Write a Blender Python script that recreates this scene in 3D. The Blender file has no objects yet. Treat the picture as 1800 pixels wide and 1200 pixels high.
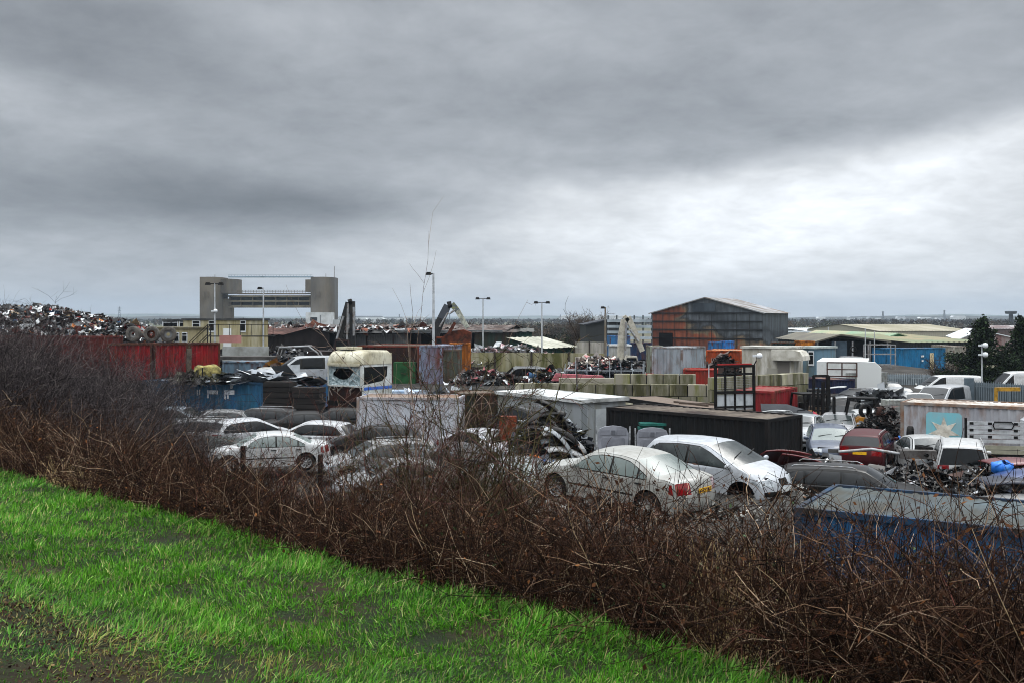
import bpy, bmesh, math, random
import numpy as np
from mathutils import Vector, Matrix
from mathutils.geometry import delaunay_2d_cdt
R = math.radians
random.seed(7); NR = np.random.default_rng(11)
scene = bpy.context.scene
C = scene.collection
H, F, HY = 6.0, 1750.0, 560.0        # eye height, focal length and horizon row of the 1800 px wide photograph

# ------------------------------------------------------------------ camera
cd = bpy.data.cameras.new('camera'); cam = bpy.data.objects.new('camera', cd); C.objects.link(cam)
cam.location = (0, 0, H); cam.rotation_euler = (R(90), 0, 0)
cd.sensor_width = 36; cd.lens = 36*F/1800; cd.shift_y = -(600-HY)/1800
cd.clip_start = .1; cd.clip_end = 30000
scene.camera = cam
scene.view_settings.view_transform = 'Standard'; scene.view_settings.look = 'None'
scene.view_settings.exposure = EXPO = 0.0; scene.view_settings.gamma = 1
scene.cycles.filter_width = 1.0; scene.cycles.max_bounces = 6; scene.cycles.diffuse_bounces = 2; scene.cycles.glossy_bounces = 3
scene.cycles.volume_bounces = 1; scene.cycles.transparent_max_bounces = 6

# ------------------------------------------------------------------ world: overcast cloud deck over a Nishita sky
SUN_EL, SUN_AZ = 48, 35
w = bpy.data.worlds.new('World'); scene.world = w; w.use_nodes = True
nt = w.node_tree; nt.nodes.clear(); N = nt.nodes.new; LK = nt.links.new
out = N('ShaderNodeOutputWorld')
sky = N('ShaderNodeTexSky'); sky.sky_type = 'NISHITA'; sky.sun_disc = False
sky.sun_elevation = R(SUN_EL); sky.sun_rotation = R(SUN_AZ)
bg1 = N('ShaderNodeBackground'); bg1.inputs[1].default_value = .05; LK(sky.outputs[0], bg1.inputs[0])
def mth(op, a, b=None, c=None):
    n = N('ShaderNodeMath'); n.operation = op
    for i, x in enumerate((a, b, c)):
        if x is None: continue
        if isinstance(x, (int, float)): n.inputs[i].default_value = x
        else: LK(x, n.inputs[i])
    return n.outputs[0]
tc = N('ShaderNodeTexCoord'); sp = N('ShaderNodeSeparateXYZ'); LK(tc.outputs['Generated'], sp.inputs[0])
az = mth('ARCTAN2', sp.outputs[0], sp.outputs[1]); el = mth('ARCSINE', sp.outputs[2])
# cloud-deck coordinates: the direction meets a flat layer of cloud
den = mth('ADD', mth('ABSOLUTE', sp.outputs[2]), .26)
cx = mth('DIVIDE', sp.outputs[0], den); cy = mth('DIVIDE', sp.outputs[1], den)
cv = N('ShaderNodeCombineXYZ'); LK(cx, cv.inputs[0]); LK(cy, cv.inputs[1])
def noise(vec, scale, detail=8, rough=.55, dist=0, lac=2.0):
    n = N('ShaderNodeTexNoise'); LK(vec, n.inputs['Vector']); n.inputs['Scale'].default_value = scale
    n.inputs['Detail'].default_value = detail; n.inputs['Roughness'].default_value = rough
    n.inputs['Distortion'].default_value = dist; return n
n1 = noise(cv.outputs[0], .55, 9, .5, .4); n2 = noise(cv.outputs[0], 1.7, 9, .55, .6); n3 = noise(cv.outputs[0], 5.5, 6, .6, .3)
ae = N('ShaderNodeCombineXYZ'); LK(az, ae.inputs[0]); LK(el, ae.inputs[1])
nw = noise(cv.outputs[0], .8, 6, .5)
wsub = N('ShaderNodeVectorMath'); wsub.operation = 'SUBTRACT'; LK(nw.outputs[1], wsub.inputs[0]); wsub.inputs[1].default_value = (.5,.5,.5)
wsc = N('ShaderNodeVectorMath'); wsc.operation = 'MULTIPLY'; LK(wsub.outputs[0], wsc.inputs[0]); wsc.inputs[1].default_value = (.22,.10,0)
aw = N('ShaderNodeVectorMath'); aw.operation = 'ADD'; LK(ae.outputs[0], aw.inputs[0]); LK(wsc.outputs[0], aw.inputs[1])
def lobe(px, py, sx, sy, rot, amp):
    """soft elliptical thickening or thinning of the cloud round one direction"""
    m = N('ShaderNodeMapping'); m.vector_type = 'TEXTURE'; LK(aw.outputs[0], m.inputs[0])
    m.inputs['Location'].default_value = ((px-900)/F, (HY-py)/F, 0)
    m.inputs['Rotation'].default_value = (0, 0, R(rot)); m.inputs['Scale'].default_value = (sx/F, sy/F, 1)
    g = N('ShaderNodeTexGradient'); g.gradient_type = 'SPHERICAL'; LK(m.outputs[0], g.inputs[0])
    mr = N('ShaderNodeMapRange'); mr.interpolation_type = 'SMOOTHSTEP'; LK(g.outputs[1], mr.inputs[0])
    mr.inputs[4].default_value = amp
    return mr.outputs[0]
LOBES = [(1460, 340, 560, 120, 5, .38), (1720, 262, 330, 75, 10, .30), (1500, 430, 1150, 240, 0, .43), (860, 470, 620, 120, 0, .16),
         (430, 380, 850, 95, -6, -.17), (560, 370, 620, 80, -4, -.04), (60, 60, 700, 190, -18, -.10), (1130, 200, 700, 100, -12, -.05), (1200, 290, 330, 40, 5, -.08), (1180, 405, 620, 110, 0, .20), (700, 60, 700, 90, -6, .06),
         (130, 215, 330, 60, -6, .07), (560, 110, 420, 90, -20, .04), (60, 425, 380, 34, 0, .09), (1000, 345, 260, 40, 0, .08), (1100, 60, 500, 80, -8, .05)]
acc = None
for L_ in LOBES:
    o = lobe(*L_); acc = o if acc is None else mth('ADD', acc, o)
n4 = noise(cv.outputs[0], 13, 5, .6, .2)
val = mth('ADD', acc, .395)
tex = mth('ADD', mth('MULTIPLY', mth('SUBTRACT', n1.outputs[0], .5), .45), mth('MULTIPLY', mth('SUBTRACT', n2.outputs[0], .5), .65))
tex = mth('ADD', tex, mth('MULTIPLY', mth('SUBTRACT', n3.outputs[0], .5), .60))
tex = mth('ADD', tex, mth('MULTIPLY', mth('SUBTRACT', n4.outputs[0], .5), .26))
val = mth('MULTIPLY', val, mth('ADD', tex, 1.0))
hz = N('ShaderNodeMapRange'); LK(el, hz.inputs[0]); hz.inputs[1].default_value = 0; hz.inputs[2].default_value = .10; hz.inputs[3].default_value = .20; hz.inputs[4].default_value = 0
val = mth('ADD', val, hz.outputs[0])
zn = N('ShaderNodeMapRange'); zn.interpolation_type = 'SMOOTHSTEP'; LK(el, zn.inputs[0]); zn.inputs[1].default_value = .36; zn.inputs[2].default_value = 1.1; zn.inputs[3].default_value = 0; zn.inputs[4].default_value = 4.3
val = mth('ADD', val, zn.outputs[0])
bk = N('ShaderNodeMapRange'); bk.interpolation_type = 'SMOOTHSTEP'; LK(sp.outputs[1], bk.inputs[0]); bk.inputs[1].default_value = .5; bk.inputs[2].default_value = -.6; bk.inputs[3].default_value = 0; bk.inputs[4].default_value = .6
val = mth('ADD', val, bk.outputs[0])
val = mth('MINIMUM', mth('MAXIMUM', val, .10), 5.0)
tint = N('ShaderNodeMapRange'); LK(val, tint.inputs[0]); tint.inputs[1].default_value = .15; tint.inputs[2].default_value = .8
tm = N('ShaderNodeMix'); tm.data_type = 'RGBA'; LK(tint.outputs[0], tm.inputs[0])
tm.inputs[6].default_value = (.91, .985, 1.09, 1); tm.inputs[7].default_value = (.965, 1.0, 1.04, 1)
bg2 = N('ShaderNodeBackground'); LK(tm.outputs[2], bg2.inputs[0]); LK(val, bg2.inputs[1])
mx = N('ShaderNodeMixShader'); mx.inputs[0].default_value = .94
LK(bg1.outputs[0], mx.inputs[1]); LK(bg2.outputs[0], mx.inputs[2]); LK(mx.outputs[0], out.inputs[0])
w.cycles.sampling_method = 'MANUAL'; w.cycles.sample_map_resolution = 512

sd = bpy.data.lights.new('sun', 'SUN'); so = bpy.data.objects.new('sun', sd); C.objects.link(so)
sd.energy = .7; sd.angle = R(18); sd.color = (1, .97, .92)
so.rotation_euler = (R(90-SUN_EL), 0, R(180-SUN_AZ))   # light comes from ahead right, high up

# ------------------------------------------------------------------ helpers
def PX(px, D): return (px-900)/F*D
def PZ(py, D): return H-(py-HY)/F*D
def lin(c):
    if isinstance(c, str):
        c = [int(c[i:i+2], 16)/255 for i in (0, 2, 4)]
        return tuple(((x+.055)/1.055)**2.4 if x > .04 else x/12.92 for x in c)
    return tuple(c)
MATS = {}
def M(col, col2=None, amt=.4, scale=2., rough=.6, metal=0., stretch=(1, 1, 1), bump=0., coat=0., name='surface', col3=None, amt3=.25, scale3=.6, soft=.12, spec=.18, bscale=30):
    """weathered procedural material: base colour, a second worn or dirty colour in noise patches, optional third"""
    key = (col, col2, amt, scale, rough, metal, stretch, bump, coat, col3, amt3, scale3, soft, spec, bscale)
    if key in MATS: return MATS[key]
    m = bpy.data.materials.new(name); m.use_nodes = True; t = m.node_tree; b = t.nodes['Principled BSDF']
    b.inputs['Roughness'].default_value = rough; b.inputs['Metallic'].default_value = metal
    b.inputs['Coat Weight'].default_value = coat; b.inputs['Coat Roughness'].default_value = .08
    b.inputs['Specular IOR Level'].default_value = spec
    c = lin(col)
    if col2 is None and not bump:
        b.inputs['Base Color'].default_value = (*c, 1)
    else:
        tc = t.nodes.new('ShaderNodeTexCoord'); oi = t.nodes.new('ShaderNodeObjectInfo')
        mp = t.nodes.new('ShaderNodeMapping'); mp.inputs['Scale'].default_value = stretch
        t.links.new(tc.outputs['Object'], mp.inputs[0])
        r_ = t.nodes.new('ShaderNodeMath'); r_.operation = 'MULTIPLY'; r_.inputs[1].default_value = 37; t.links.new(oi.outputs['Random'], r_.inputs[0])
        def nz(sc, det=8, ro=.62):
            n = t.nodes.new('ShaderNodeTexNoise'); n.noise_dimensions = '4D'; n.inputs['Scale'].default_value = sc
            n.inputs['Detail'].default_value = det; n.inputs['Roughness'].default_value = ro
            t.links.new(mp.outputs[0], n.inputs['Vector']); t.links.new(r_.outputs[0], n.inputs['W']); return n
        last = None
        def layer(prev, colr, sc, am):
            n = nz(sc); mr = t.nodes.new('ShaderNodeMapRange'); t.links.new(n.outputs[0], mr.inputs[0])
            th = .5+(.5-am)*.42
            mr.inputs[1].default_value = th-soft; mr.inputs[2].default_value = th+soft
            mx = t.nodes.new('ShaderNodeMix'); mx.data_type = 'RGBA'; t.links.new(mr.outputs[0], mx.inputs[0])
            if prev is None: mx.inputs[6].default_value = (*c, 1)
            else: t.links.new(prev, mx.inputs[6])
            mx.inputs[7].default_value = (*lin(colr), 1); return mx.outputs[2], mr.outputs[0]
        if col2 is not None:
            last, f1 = layer(None, col2, scale, amt)
            ra = t.nodes.new('ShaderNodeMapRange'); t.links.new(f1, ra.inputs[0]); ra.inputs[3].default_value = rough; ra.inputs[4].default_value = min(1, rough+.3)
            t.links.new(ra.outputs[0], b.inputs['Roughness'])
            if col3 is not None: last, _ = layer(last, col3, scale3, amt3)
            t.links.new(last, b.inputs['Base Color'])
        else: b.inputs['Base Color'].default_value = (*c, 1)
        if bump:
            n = nz(bscale, 6); bp = t.nodes.new('ShaderNodeBump'); bp.inputs['Strength'].default_value = bump; bp.inputs['Distance'].default_value = .05
            t.links.new(n.outputs[0], bp.inputs['Height']); t.links.new(bp.outputs[0], b.inputs['Normal'])
    MATS[key] = m; return m
def MCOL(name='mixed', rough=.7, spec=.4, metal=0., trans=0., noise_amt=.25):
    """material whose colour comes from the colour attribute written on the mesh"""
    if name in MATS: return MATS[name]
    m = bpy.data.materials.new(name); m.use_nodes = True; t = m.node_tree; b = t.nodes['Principled BSDF']
    a = t.nodes.new('ShaderNodeAttribute'); a.attribute_name = 'Col'
    tc = t.nodes.new('ShaderNodeTexCoord'); n = t.nodes.new('ShaderNodeTexNoise'); n.inputs['Scale'].default_value = 3; n.inputs['Detail'].default_value = 7
    t.links.new(tc.outputs['Object'], n.inputs['Vector'])
    mr = t.nodes.new('ShaderNodeMapRange'); t.links.new(n.outputs[0], mr.inputs[0]); mr.inputs[1].default_value = .3; mr.inputs[2].default_value = .7
    mr.inputs[3].default_value = 1-noise_amt; mr.inputs[4].default_value = 1+noise_amt
    vm = t.nodes.new('ShaderNodeVectorMath'); vm.operation = 'SCALE'; t.links.new(a.outputs['Color'], vm.inputs[0]); t.links.new(mr.outputs[0], vm.inputs['Scale'])
    t.links.new(vm.outputs[0], b.inputs['Base Color'])
    b.inputs['Roughness'].default_value = rough; b.inputs['Specular IOR Level'].default_value = spec; b.inputs['Metallic'].default_value = metal
    if trans:
        tr = t.nodes.new('ShaderNodeBsdfTranslucent'); t.links.new(vm.outputs[0], tr.inputs[0])
        ms = t.nodes.new('ShaderNodeMixShader'); ms.inputs[0].default_value = trans
        t.links.new(b.outputs[0], ms.inputs[1]); t.links.new(tr.outputs[0], ms.inputs[2]); t.links.new(ms.outputs[0], t.nodes['Material Output'].inputs[0])
    MATS[name] = m; return m

def tag(o, label=None, cat=None, group=None, kind=None):
    if label: o['label'] = label
    if cat: o['category'] = cat
    if group: o['group'] = group
    if kind: o['kind'] = kind
    return o
def thing(name, label, cat, loc=(0, 0, 0), rz=0, group=None, rx=0, ry=0):
    o = bpy.data.objects.new(name, None); C.objects.link(o); o.empty_display_size = .3
    o.location = loc; o.rotation_euler = (rx, ry, rz); return tag(o, label, cat, group)
def link(name, me, parent=None, mats=None, smooth=None):
    o = bpy.data.objects.new(name, me); C.objects.link(o)
    if parent is not None: o.parent = parent
    if mats is not None:
        for m in (mats if isinstance(mats, (list, tuple)) else [mats]): me.materials.append(m)
    return o
class MB:
    def __init__(s): s.v = []; s.f = []; s.sm = []
    def add(s, vs, fs, sm=False):
        b = len(s.v); s.v += [tuple(v) for v in vs]; s.f += [tuple(i+b for i in f) for f in fs]; s.sm += [sm]*len(fs); return s
    def box(s, cx, cy, cz, sx, sy, sz, rz=0, top=1., ry=0):
        c, n = math.cos(rz), math.sin(rz); vs = []
        for z, k in ((-.5, 1), (.5, top)):
            for x, y in ((-.5, -.5), (.5, -.5), (.5, .5), (-.5, .5)):
                X, Y, Z = x*sx*k, y*sy*k, z*sz
                if ry: X, Z = X*math.cos(ry)+Z*math.sin(ry), -X*math.sin(ry)+Z*math.cos(ry)
                vs.append((cx+X*c-Y*n, cy+X*n+Y*c, cz+Z))
        return s.add(vs, [(3, 2, 1, 0), (4, 5, 6, 7), (0, 1, 5, 4), (1, 2, 6, 5), (2, 3, 7, 6), (3, 0, 4, 7)])
    def b2(s, x0, y0, z0, x1, y1, z1): return s.box((x0+x1)/2, (y0+y1)/2, (z0+z1)/2, abs(x1-x0), abs(y1-y0), abs(z1-z0))
    def bar(s, p, q, a, b=None):
        b = b or a; p, q = Vector(p), Vector(q); d = (q-p).normalized()
        u = d.cross(Vector((0, 0, 1)))
        if u.length < 1e-3: u = Vector((1, 0, 0))
        u.normalize(); v = u.cross(d); vs = []
        for e in (p, q):
            for i, j in ((-1, -1), (1, -1), (1, 1), (-1, 1)): vs.append(e+u*(i*a/2)+v*(j*b/2))
        return s.add(vs, [(0, 1, 2, 3), (7, 6, 5, 4), (4, 5, 1, 0), (5, 6, 2, 1), (6, 7, 3, 2), (7, 4, 0, 3)])
    def tube(s, pts, r, n=8, r2=None, cap=True):
        pts = [Vector(p) for p in pts]; vs = []; K = len(pts); u = None
        for i, p in enumerate(pts):
            d = (pts[min(i+1, K-1)]-pts[max(i-1, 0)]).normalized()
            if u is None: u = d.cross(Vector((.13, .21, .97))).normalized()
            u = (u-d*u.dot(d)).normalized(); v = d.cross(u)
            rr = r if r2 is None else r+(r2-r)*i/(K-1)
            for k in range(n):
                a = 2*math.pi*k/n; vs.append(p+u*(rr*math.cos(a))+v*(rr*math.sin(a)))
        fs = [(i*n+k, i*n+(k+1) % n, (i+1)*n+(k+1) % n, (i+1)*n+k) for i in range(K-1) for k in range(n)]
        s.add(vs, fs, True)
        if cap: s.add(vs[:n], [tuple(reversed(range(n)))]); s.add(vs[-n:], [tuple(range(n))])
        return s
    def lathe(s, prof, n=20, axis='y', c=(0, 0, 0)):
        """profile of (radius, height along axis)"""
        vs = []
        for r, h in prof:
            for k in range(n):
                a = 2*math.pi*k/n; x, y = r*math.cos(a), r*math.sin(a)
                vs.append({'z': (c[0]+x, c[1]+y, c[2]+h), 'y': (c[0]+x, c[1]+h, c[2]+y), 'x': (c[0]+h, c[1]+x, c[2]+y)}[axis])
        K = len(prof)
        return s.add(vs, [(i*n+k, i*n+(k+1) % n, (i+1)*n+(k+1) % n, (i+1)*n+k) for i in range(K-1) for k in range(n)], True)
    def prism(s, poly, a0, a1, axis='y'):
        """extrude a polygon given in the two other axes"""
        n = len(poly); f = {'y': lambda p, a: (p[0], a, p[1]), 'x': lambda p, a: (a, p[0], p[1]), 'z': lambda p, a: (p[0], p[1], a)}[axis]
        vs = [f(p, a0) for p in poly]+[f(p, a1) for p in poly]
        return s.add(vs, [tuple(range(n)), tuple(reversed(range(n, 2*n)))]+[(i, i+n, (i+1) % n+n, (i+1) % n) for i in range(n)])
    def corr(s, p, q, z0, z1, pitch=.28, dep=.036, out=1):
        """trapezoidal corrugated sheet standing from p to q"""
        p, q = Vector((*p, 0)), Vector((*q, 0)); d = q-p; L = d.length; d.normalize(); nrm = Vector((d.y, -d.x, 0))*out
        n = max(1, round(L/pitch)); st = L/n; row = []
        for i in range(n):
            for t, o in ((0, 0), (.12, 0), (.3, -dep), (.7, -dep), (.88, 0)): row.append((i*st+t*st, o))
        row.append((L, 0)); vs = []
        for z in (z0, z1): vs += [tuple(p+d*a+nrm*o+Vector((0, 0, z))) for a, o in row]
        K = len(row); return s.add(vs, [(i, i+1, K+i+1, K+i) for i in range(K-1)])
    def roofcorr(s, x0, x1, y0, y1, z, pitch=.3, dep=.03, zf=None):
        """sheet with ribs running along y; zf(x, y) may give the height"""
        n = max(1, round((x1-x0)/pitch)); st = (x1-x0)/n; row = []
        for i in range(n):
            for t, o in ((0, 0), (.2, 0), (.35, -dep), (.85, -dep)): row.append((x0+(i+t)*st, o))
        row.append((x1, 0)); vs = []
        for y in (y0, y1): vs += [(a, y, (zf(a, y) if zf else z)+o) for a, o in row]
        K = len(row); return s.add(vs, [(i, i+1, K+i+1, K+i) for i in range(K-1)])
    def mesh(s, name='mesh', fix=False):
        me = bpy.data.meshes.new(name); me.from_pydata(s.v, [], s.f); me.update()
        if len(me.polygons) == len(s.sm): me.polygons.foreach_set('use_smooth', s.sm)
        if fix:
            b = bmesh.new(); b.from_mesh(me); bmesh.ops.recalc_face_normals(b, faces=b.faces[:]); b.to_mesh(me); b.free()
        return me
    def build(s, name, mats, parent=None, fix=True): return link(name, s.mesh(name, fix), parent, mats)
def np_mesh(name, V, Fq, cols=None, smooth=False, parent=None, mat=None):
    """V (n,3); Fq (m,k) equal sized faces; cols (n,3) linear per vertex"""
    me = bpy.data.meshes.new(name); V = np.ascontiguousarray(V, np.float32); Fq = np.ascontiguousarray(Fq, np.int32)
    m, k = Fq.shape
    me.vertices.add(len(V)); me.vertices.foreach_set('co', V.ravel())
    me.loops.add(m*k); me.loops.foreach_set('vertex_index', Fq.ravel())
    me.polygons.add(m); me.polygons.foreach_set('loop_start', np.arange(0, m*k, k, dtype=np.int32)); me.polygons.foreach_set('loop_total', np.full(m, k, np.int32))
    if smooth: me.polygons.foreach_set('use_smooth', np.ones(m, bool))
    if cols is not None:
        at = me.color_attributes.new('Col', 'FLOAT_COLOR', 'POINT'); c = np.ones((len(V), 4), np.float32); c[:, :3] = cols; at.data.foreach_set('color', c.ravel())
    me.update(calc_edges=True); return link(name, me, parent, mat)

# ------------------------------------------------------------------ common materials
RUBBER = M('121213', '262422', .4, 6, .9, spec=.12, name='rubber')
BLACKM = M('0a0a0b', '1a1816', .4, 5, .65, spec=.15, name='black steel')
DARK = M('050506', rough=.95, spec=.1, name='dark interior')
STEEL = M('8d9093', '6b6258', .4, 4, .5, .5, name='galvanised steel')
ALLOY = M('a9abad', '6a6762', .4, 8, .35, .7, name='alloy')
GLASS = M('161b1d', '3c4342', .33, 2.5, .08, spec=.42, soft=.25, name='dirty glass')
GLASSD = M('07090b', '15191b', .35, 3, .05, spec=.28, soft=.3, name='dark glass')
GLASSL = M('3f4947', '66706c', .5, 2.2, .14, spec=.6, soft=.35, name='dusty sky grey glass')  # pale grey-green base colour carries dust and reflected sky together
LENS = M('aab0b3', '6f7478', .5, 9, .08, coat=1, name='lamp lens')
REDLENS = M('7a0c0e', '3c0708', .35, 9, .12, coat=1, name='red lamp lens')
TRIM = M('0e0f10', '26241f', .35, 6, .5, name='black trim')
PLATEY = M('d9a41c', 'a47c22', .3, 8, .5, name='yellow plate')
PLATEW = M('b8bab8', '8c8c88', .3, 8, .5, name='white plate')
RUST = M('5a2a17', '2c1a13', .5, 2, .85, name='rust', bump=.3)
def paint(c, dirt=None, amt=.3, metal=0., rough=.32):
    if dirt is None:
        a = lin(c); b = lin('6f6a60'); k = .75 if max(a) < .12 or max(a) > 2.5*min(a) else .45
        dirt = tuple(round(x*k*.8+y*(1-k)*(.35 if k > .5 else 1), 4) for x, y in zip(a, b))
    return M(c, dirt, amt, .8, rough, metal, bump=0, coat=.3 if max(lin(c)) > .12 else .04, name='car paint', soft=.45, col3='4e463c' if max(lin(c)) > .2 else '1f1c19', amt3=.12, scale3=7., spec=.4 if max(lin(c)) > .12 else .14)
# ------------------------------------------------------------------ cars: one shell generator, several profiles
def cat_rom(P, tags, n=3):
    out, tg = [], []
    for i in range(len(P)-1):
        p0 = P[max(i-1, 0)]; p1 = P[i]; p2 = P[i+1]; p3 = P[min(i+2, len(P)-1)]
        for k in range(n):
            t = k/n
            a = [.5*((2*p1[j])+(-p0[j]+p2[j])*t+(2*p0[j]-5*p1[j]+4*p2[j]-p3[j])*t*t+(-p0[j]+3*p1[j]-3*p2[j]+p3[j])*t**3) for j in (0, 1)]
            lnp = [p1[j]+(p2[j]-p1[j])*t for j in (0, 1)]
            out.append([lnp[j]*.45+a[j]*.55 for j in (0, 1)]); tg.append(tags[i])
    out.append(list(P[-1])); return out, tg
# profile: rear bumper bottom -> over the roof -> front bumper bottom, (x, z) metres, tag of the run that follows each point
T = {}
T['saloon'] = dict(L=4.78, W=1.80, H=1.43, zb=.93, wb=2.83, wx=1.44, r=.325, gl=(-1.62, 1.20), split=[(-1.60, -1.12), (-1.07, -.32), (-.26, 1.3)],
  P=[(-2.30,.26),(-2.38,.42),(-2.39,.60),(-2.34,.82),(-2.26,.99),(-1.95,1.045),(-1.66,1.06),(-1.00,1.36),(-.55,1.425),(0,1.43),(.42,1.385),(1.14,1.0),(1.45,.955),(1.95,.87),(2.22,.77),(2.34,.62),(2.38,.45),(2.34,.25)],
  G=['rear','rear','rear','rear','boot','boot','back','roof','roof','roof','wind','bonnet','bonnet','bonnet','front','front','front'])
T['hatch'] = dict(L=4.2, W=1.76, H=1.50, zb=.95, wb=2.6, wx=1.33, r=.315, gl=(-1.80, 1.25), split=[(-1.85, -1.35), (-1.30, -.32), (-.26, 1.0), (1.05, 1.5)],
  P=[(-2.02,.26),(-2.09,.42),(-2.10,.62),(-2.02,.86),(-1.97,1.02),(-1.60,1.38),(-1.40,1.43),(-.7,1.49),(0,1.50),(.30,1.46),(1.22,1.06),(1.40,1.01),(1.75,.90),(1.98,.76),(2.07,.60),(2.10,.42),(2.05,.24)],
  G=['rear','rear','rear','rear','back','roof','roof','roof','roof','wind','bonnet','bonnet','bonnet','front','front','front'])
T['mpv307'] = dict(T['hatch'])
T['estate'] = dict(L=4.72, W=1.80, H=1.46, zb=.95, wb=2.75, wx=1.38, r=.325, gl=(-2.16, 1.20), split=[(-2.2, -1.33), (-1.27, -.30), (-.24, 1.3)],
  P=[(-2.28,.26),(-2.35,.42),(-2.36,.62),(-2.31,.84),(-2.27,1.0),(-2.02,1.34),(-1.85,1.40),(-1.0,1.45),(-.1,1.46),(.40,1.41),(1.15,1.0),(1.42,.96),(1.92,.87),(2.20,.76),(2.31,.62),(2.35,.44),(2.30,.25)],
  G=['rear','rear','rear','rear','back','roof','roof','roof','roof','wind','bonnet','bonnet','bonnet','front','front','front'])
T['mpv'] = dict(L=4.45, W=1.80, H=1.76, zb=1.05, wb=2.7, wx=1.33, r=.325, gl=(-2.08, 1.45), split=[(-2.2, -1.30), (-1.24, -.25), (-.19, 1.05), (1.1, 1.7)],
  P=[(-2.14,.28),(-2.21,.45),(-2.22,.66),(-2.19,.9),(-2.17,1.06),(-2.04,1.62),(-1.90,1.70),(-1.0,1.755),(-.1,1.76),(.42,1.70),(1.42,1.12),(1.60,1.05),(1.90,.95),(2.10,.80),(2.19,.62),(2.22,.44),(2.16,.26)],
  G=['rear','rear','rear','rear','back','roof','roof','roof','roof','wind','bonnet','bonnet','bonnet','front','front','front'])
T['suv'] = dict(L=4.7, W=1.88, H=1.78, zb=1.12, wb=2.75, wx=1.38, r=.36, gl=(-2.2, 1.05), split=[(-2.2, -1.32), (-1.26, -.30), (-.24, 1.2)],
  P=[(-2.25,.36),(-2.34,.5),(-2.35,.74),(-2.32,1.0),(-2.29,1.16),(-2.12,1.66),(-1.95,1.73),(-1.0,1.775),(-.1,1.78),(.38,1.72),(.98,1.18),(1.3,1.13),(1.95,1.06),(2.22,.95),(2.32,.74),(2.35,.52),(2.28,.34)],
  G=['rear','rear','rear','rear','back','roof','roof','roof','roof','wind','bonnet','bonnet','bonnet','front','front','front'])
T['van'] = dict(L=4.9, W=1.94, H=1.97, zb=1.18, wb=3.1, wx=1.62, r=.335, gl=(.30, 1.9), split=[(.42, 1.28), (1.34, 2.0)],
  P=[(-2.40,.30),(-2.44,.5),(-2.45,.8),(-2.44,1.15),(-2.43,1.22),(-2.37,1.80),(-2.25,1.93),(-1.2,1.97),(.2,1.96),(.72,1.88),(1.62,1.26),(1.80,1.16),(2.12,1.02),(2.35,.84),(2.43,.64),(2.45,.46),(2.38,.27)],
  G=['rear','rear','rear','rear','rear','roof','roof','roof','roof','wind','bonnet','bonnet','bonnet','front','front','front'])
T['crewvan'] = dict(T['van']); T['crewvan'].update(gl=(-1.1, 1.9), split=[(-1.0, .30), (.42, 1.28), (1.34, 2.0)])
T['bigvan'] = dict(T['van']); T['bigvan'].update(L=5.9, H=2.5, wb=3.5, wx=2.0, gl=(1.0, 2.5), zb=1.25, split=[(1.1, 1.95), (2.0, 2.6)],
  P=[(-2.90,.30),(-2.94,.5),(-2.95,.8),(-2.94,1.2),(-2.93,1.3),(-2.88,2.3),(-2.75,2.46),(-1.5,2.5),(.5,2.49),(1.15,2.36),(2.12,1.36),(2.30,1.25),(2.62,1.08),(2.85,.88),(2.93,.66),(2.95,.46),(2.88,.27)])
T['pickup'] = dict(T['van']); T['pickup'].update(H=1.80, zb=1.05, L=4.8, gl=(-.05, 1.7), split=[(.05, 1.15)], r=.34, wx=1.55, wb=3.0,
  P=[(-2.34,.35),(-2.38,.5),(-2.39,.7),(-2.39,.95),(-2.37,1.03),(-.40,1.05),(-.24,1.68),(-.1,1.78),(.3,1.80),(.55,1.76),(1.25,1.14),(1.45,1.07),(2.0,1.0),(2.28,.88),(2.37,.68),(2.4,.48),(2.34,.3)],
  G=['rear','rear','rear','rear','boot','back','roof','roof','roof','wind','bonnet','bonnet','bonnet','front','front','front'])
def wheel_meshes(r):
    t = MB(); w = .10
    t.lathe([(r*.62, -w), (r*.80, -w*1.12), (r*.95, -w*1.0), (r, -w*.7), (r, w*.7), (r*.95, w), (r*.80, w*1.12), (r*.62, w)], 28)
    q = MB(); q.lathe([(r*.66, .105), (r*.60, .098), (r*.56, .03), (r*.56, -.08)], 24)
    n = 9
    for k in range(n):
        a = 2*math.pi*k/n; c, s = math.cos(a), math.sin(a); u = (-s, c)
        p = [(c*r*.10+u[0]*.022, .075, s*r*.10+u[1]*.022), (c*r*.10-u[0]*.022, .075, s*r*.10-u[1]*.022), (c*r*.60-u[0]*.03, .088, s*r*.60-u[1]*.03), (c*r*.60+u[0]*.03, .088, s*r*.60+u[1]*.03)]
        b = [(x, y-.03, z) for x, y, z in p]
        q.add(p+b, [(0, 1, 2, 3), (7, 6, 5, 4), (0, 4, 5, 1), (1, 5, 6, 2), (2, 6, 7, 3), (3, 7, 4, 0)])
    q.lathe([(0.001, .095), (r*.14, .088), (r*.16, .05)], 12)
    d = MB(); d.lathe([(0.001, .02), (r*.57, .02)], 20)
    return t.mesh('tyre'), q.mesh('rim'), d.mesh('brake_disc')
CAR = {}
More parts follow.
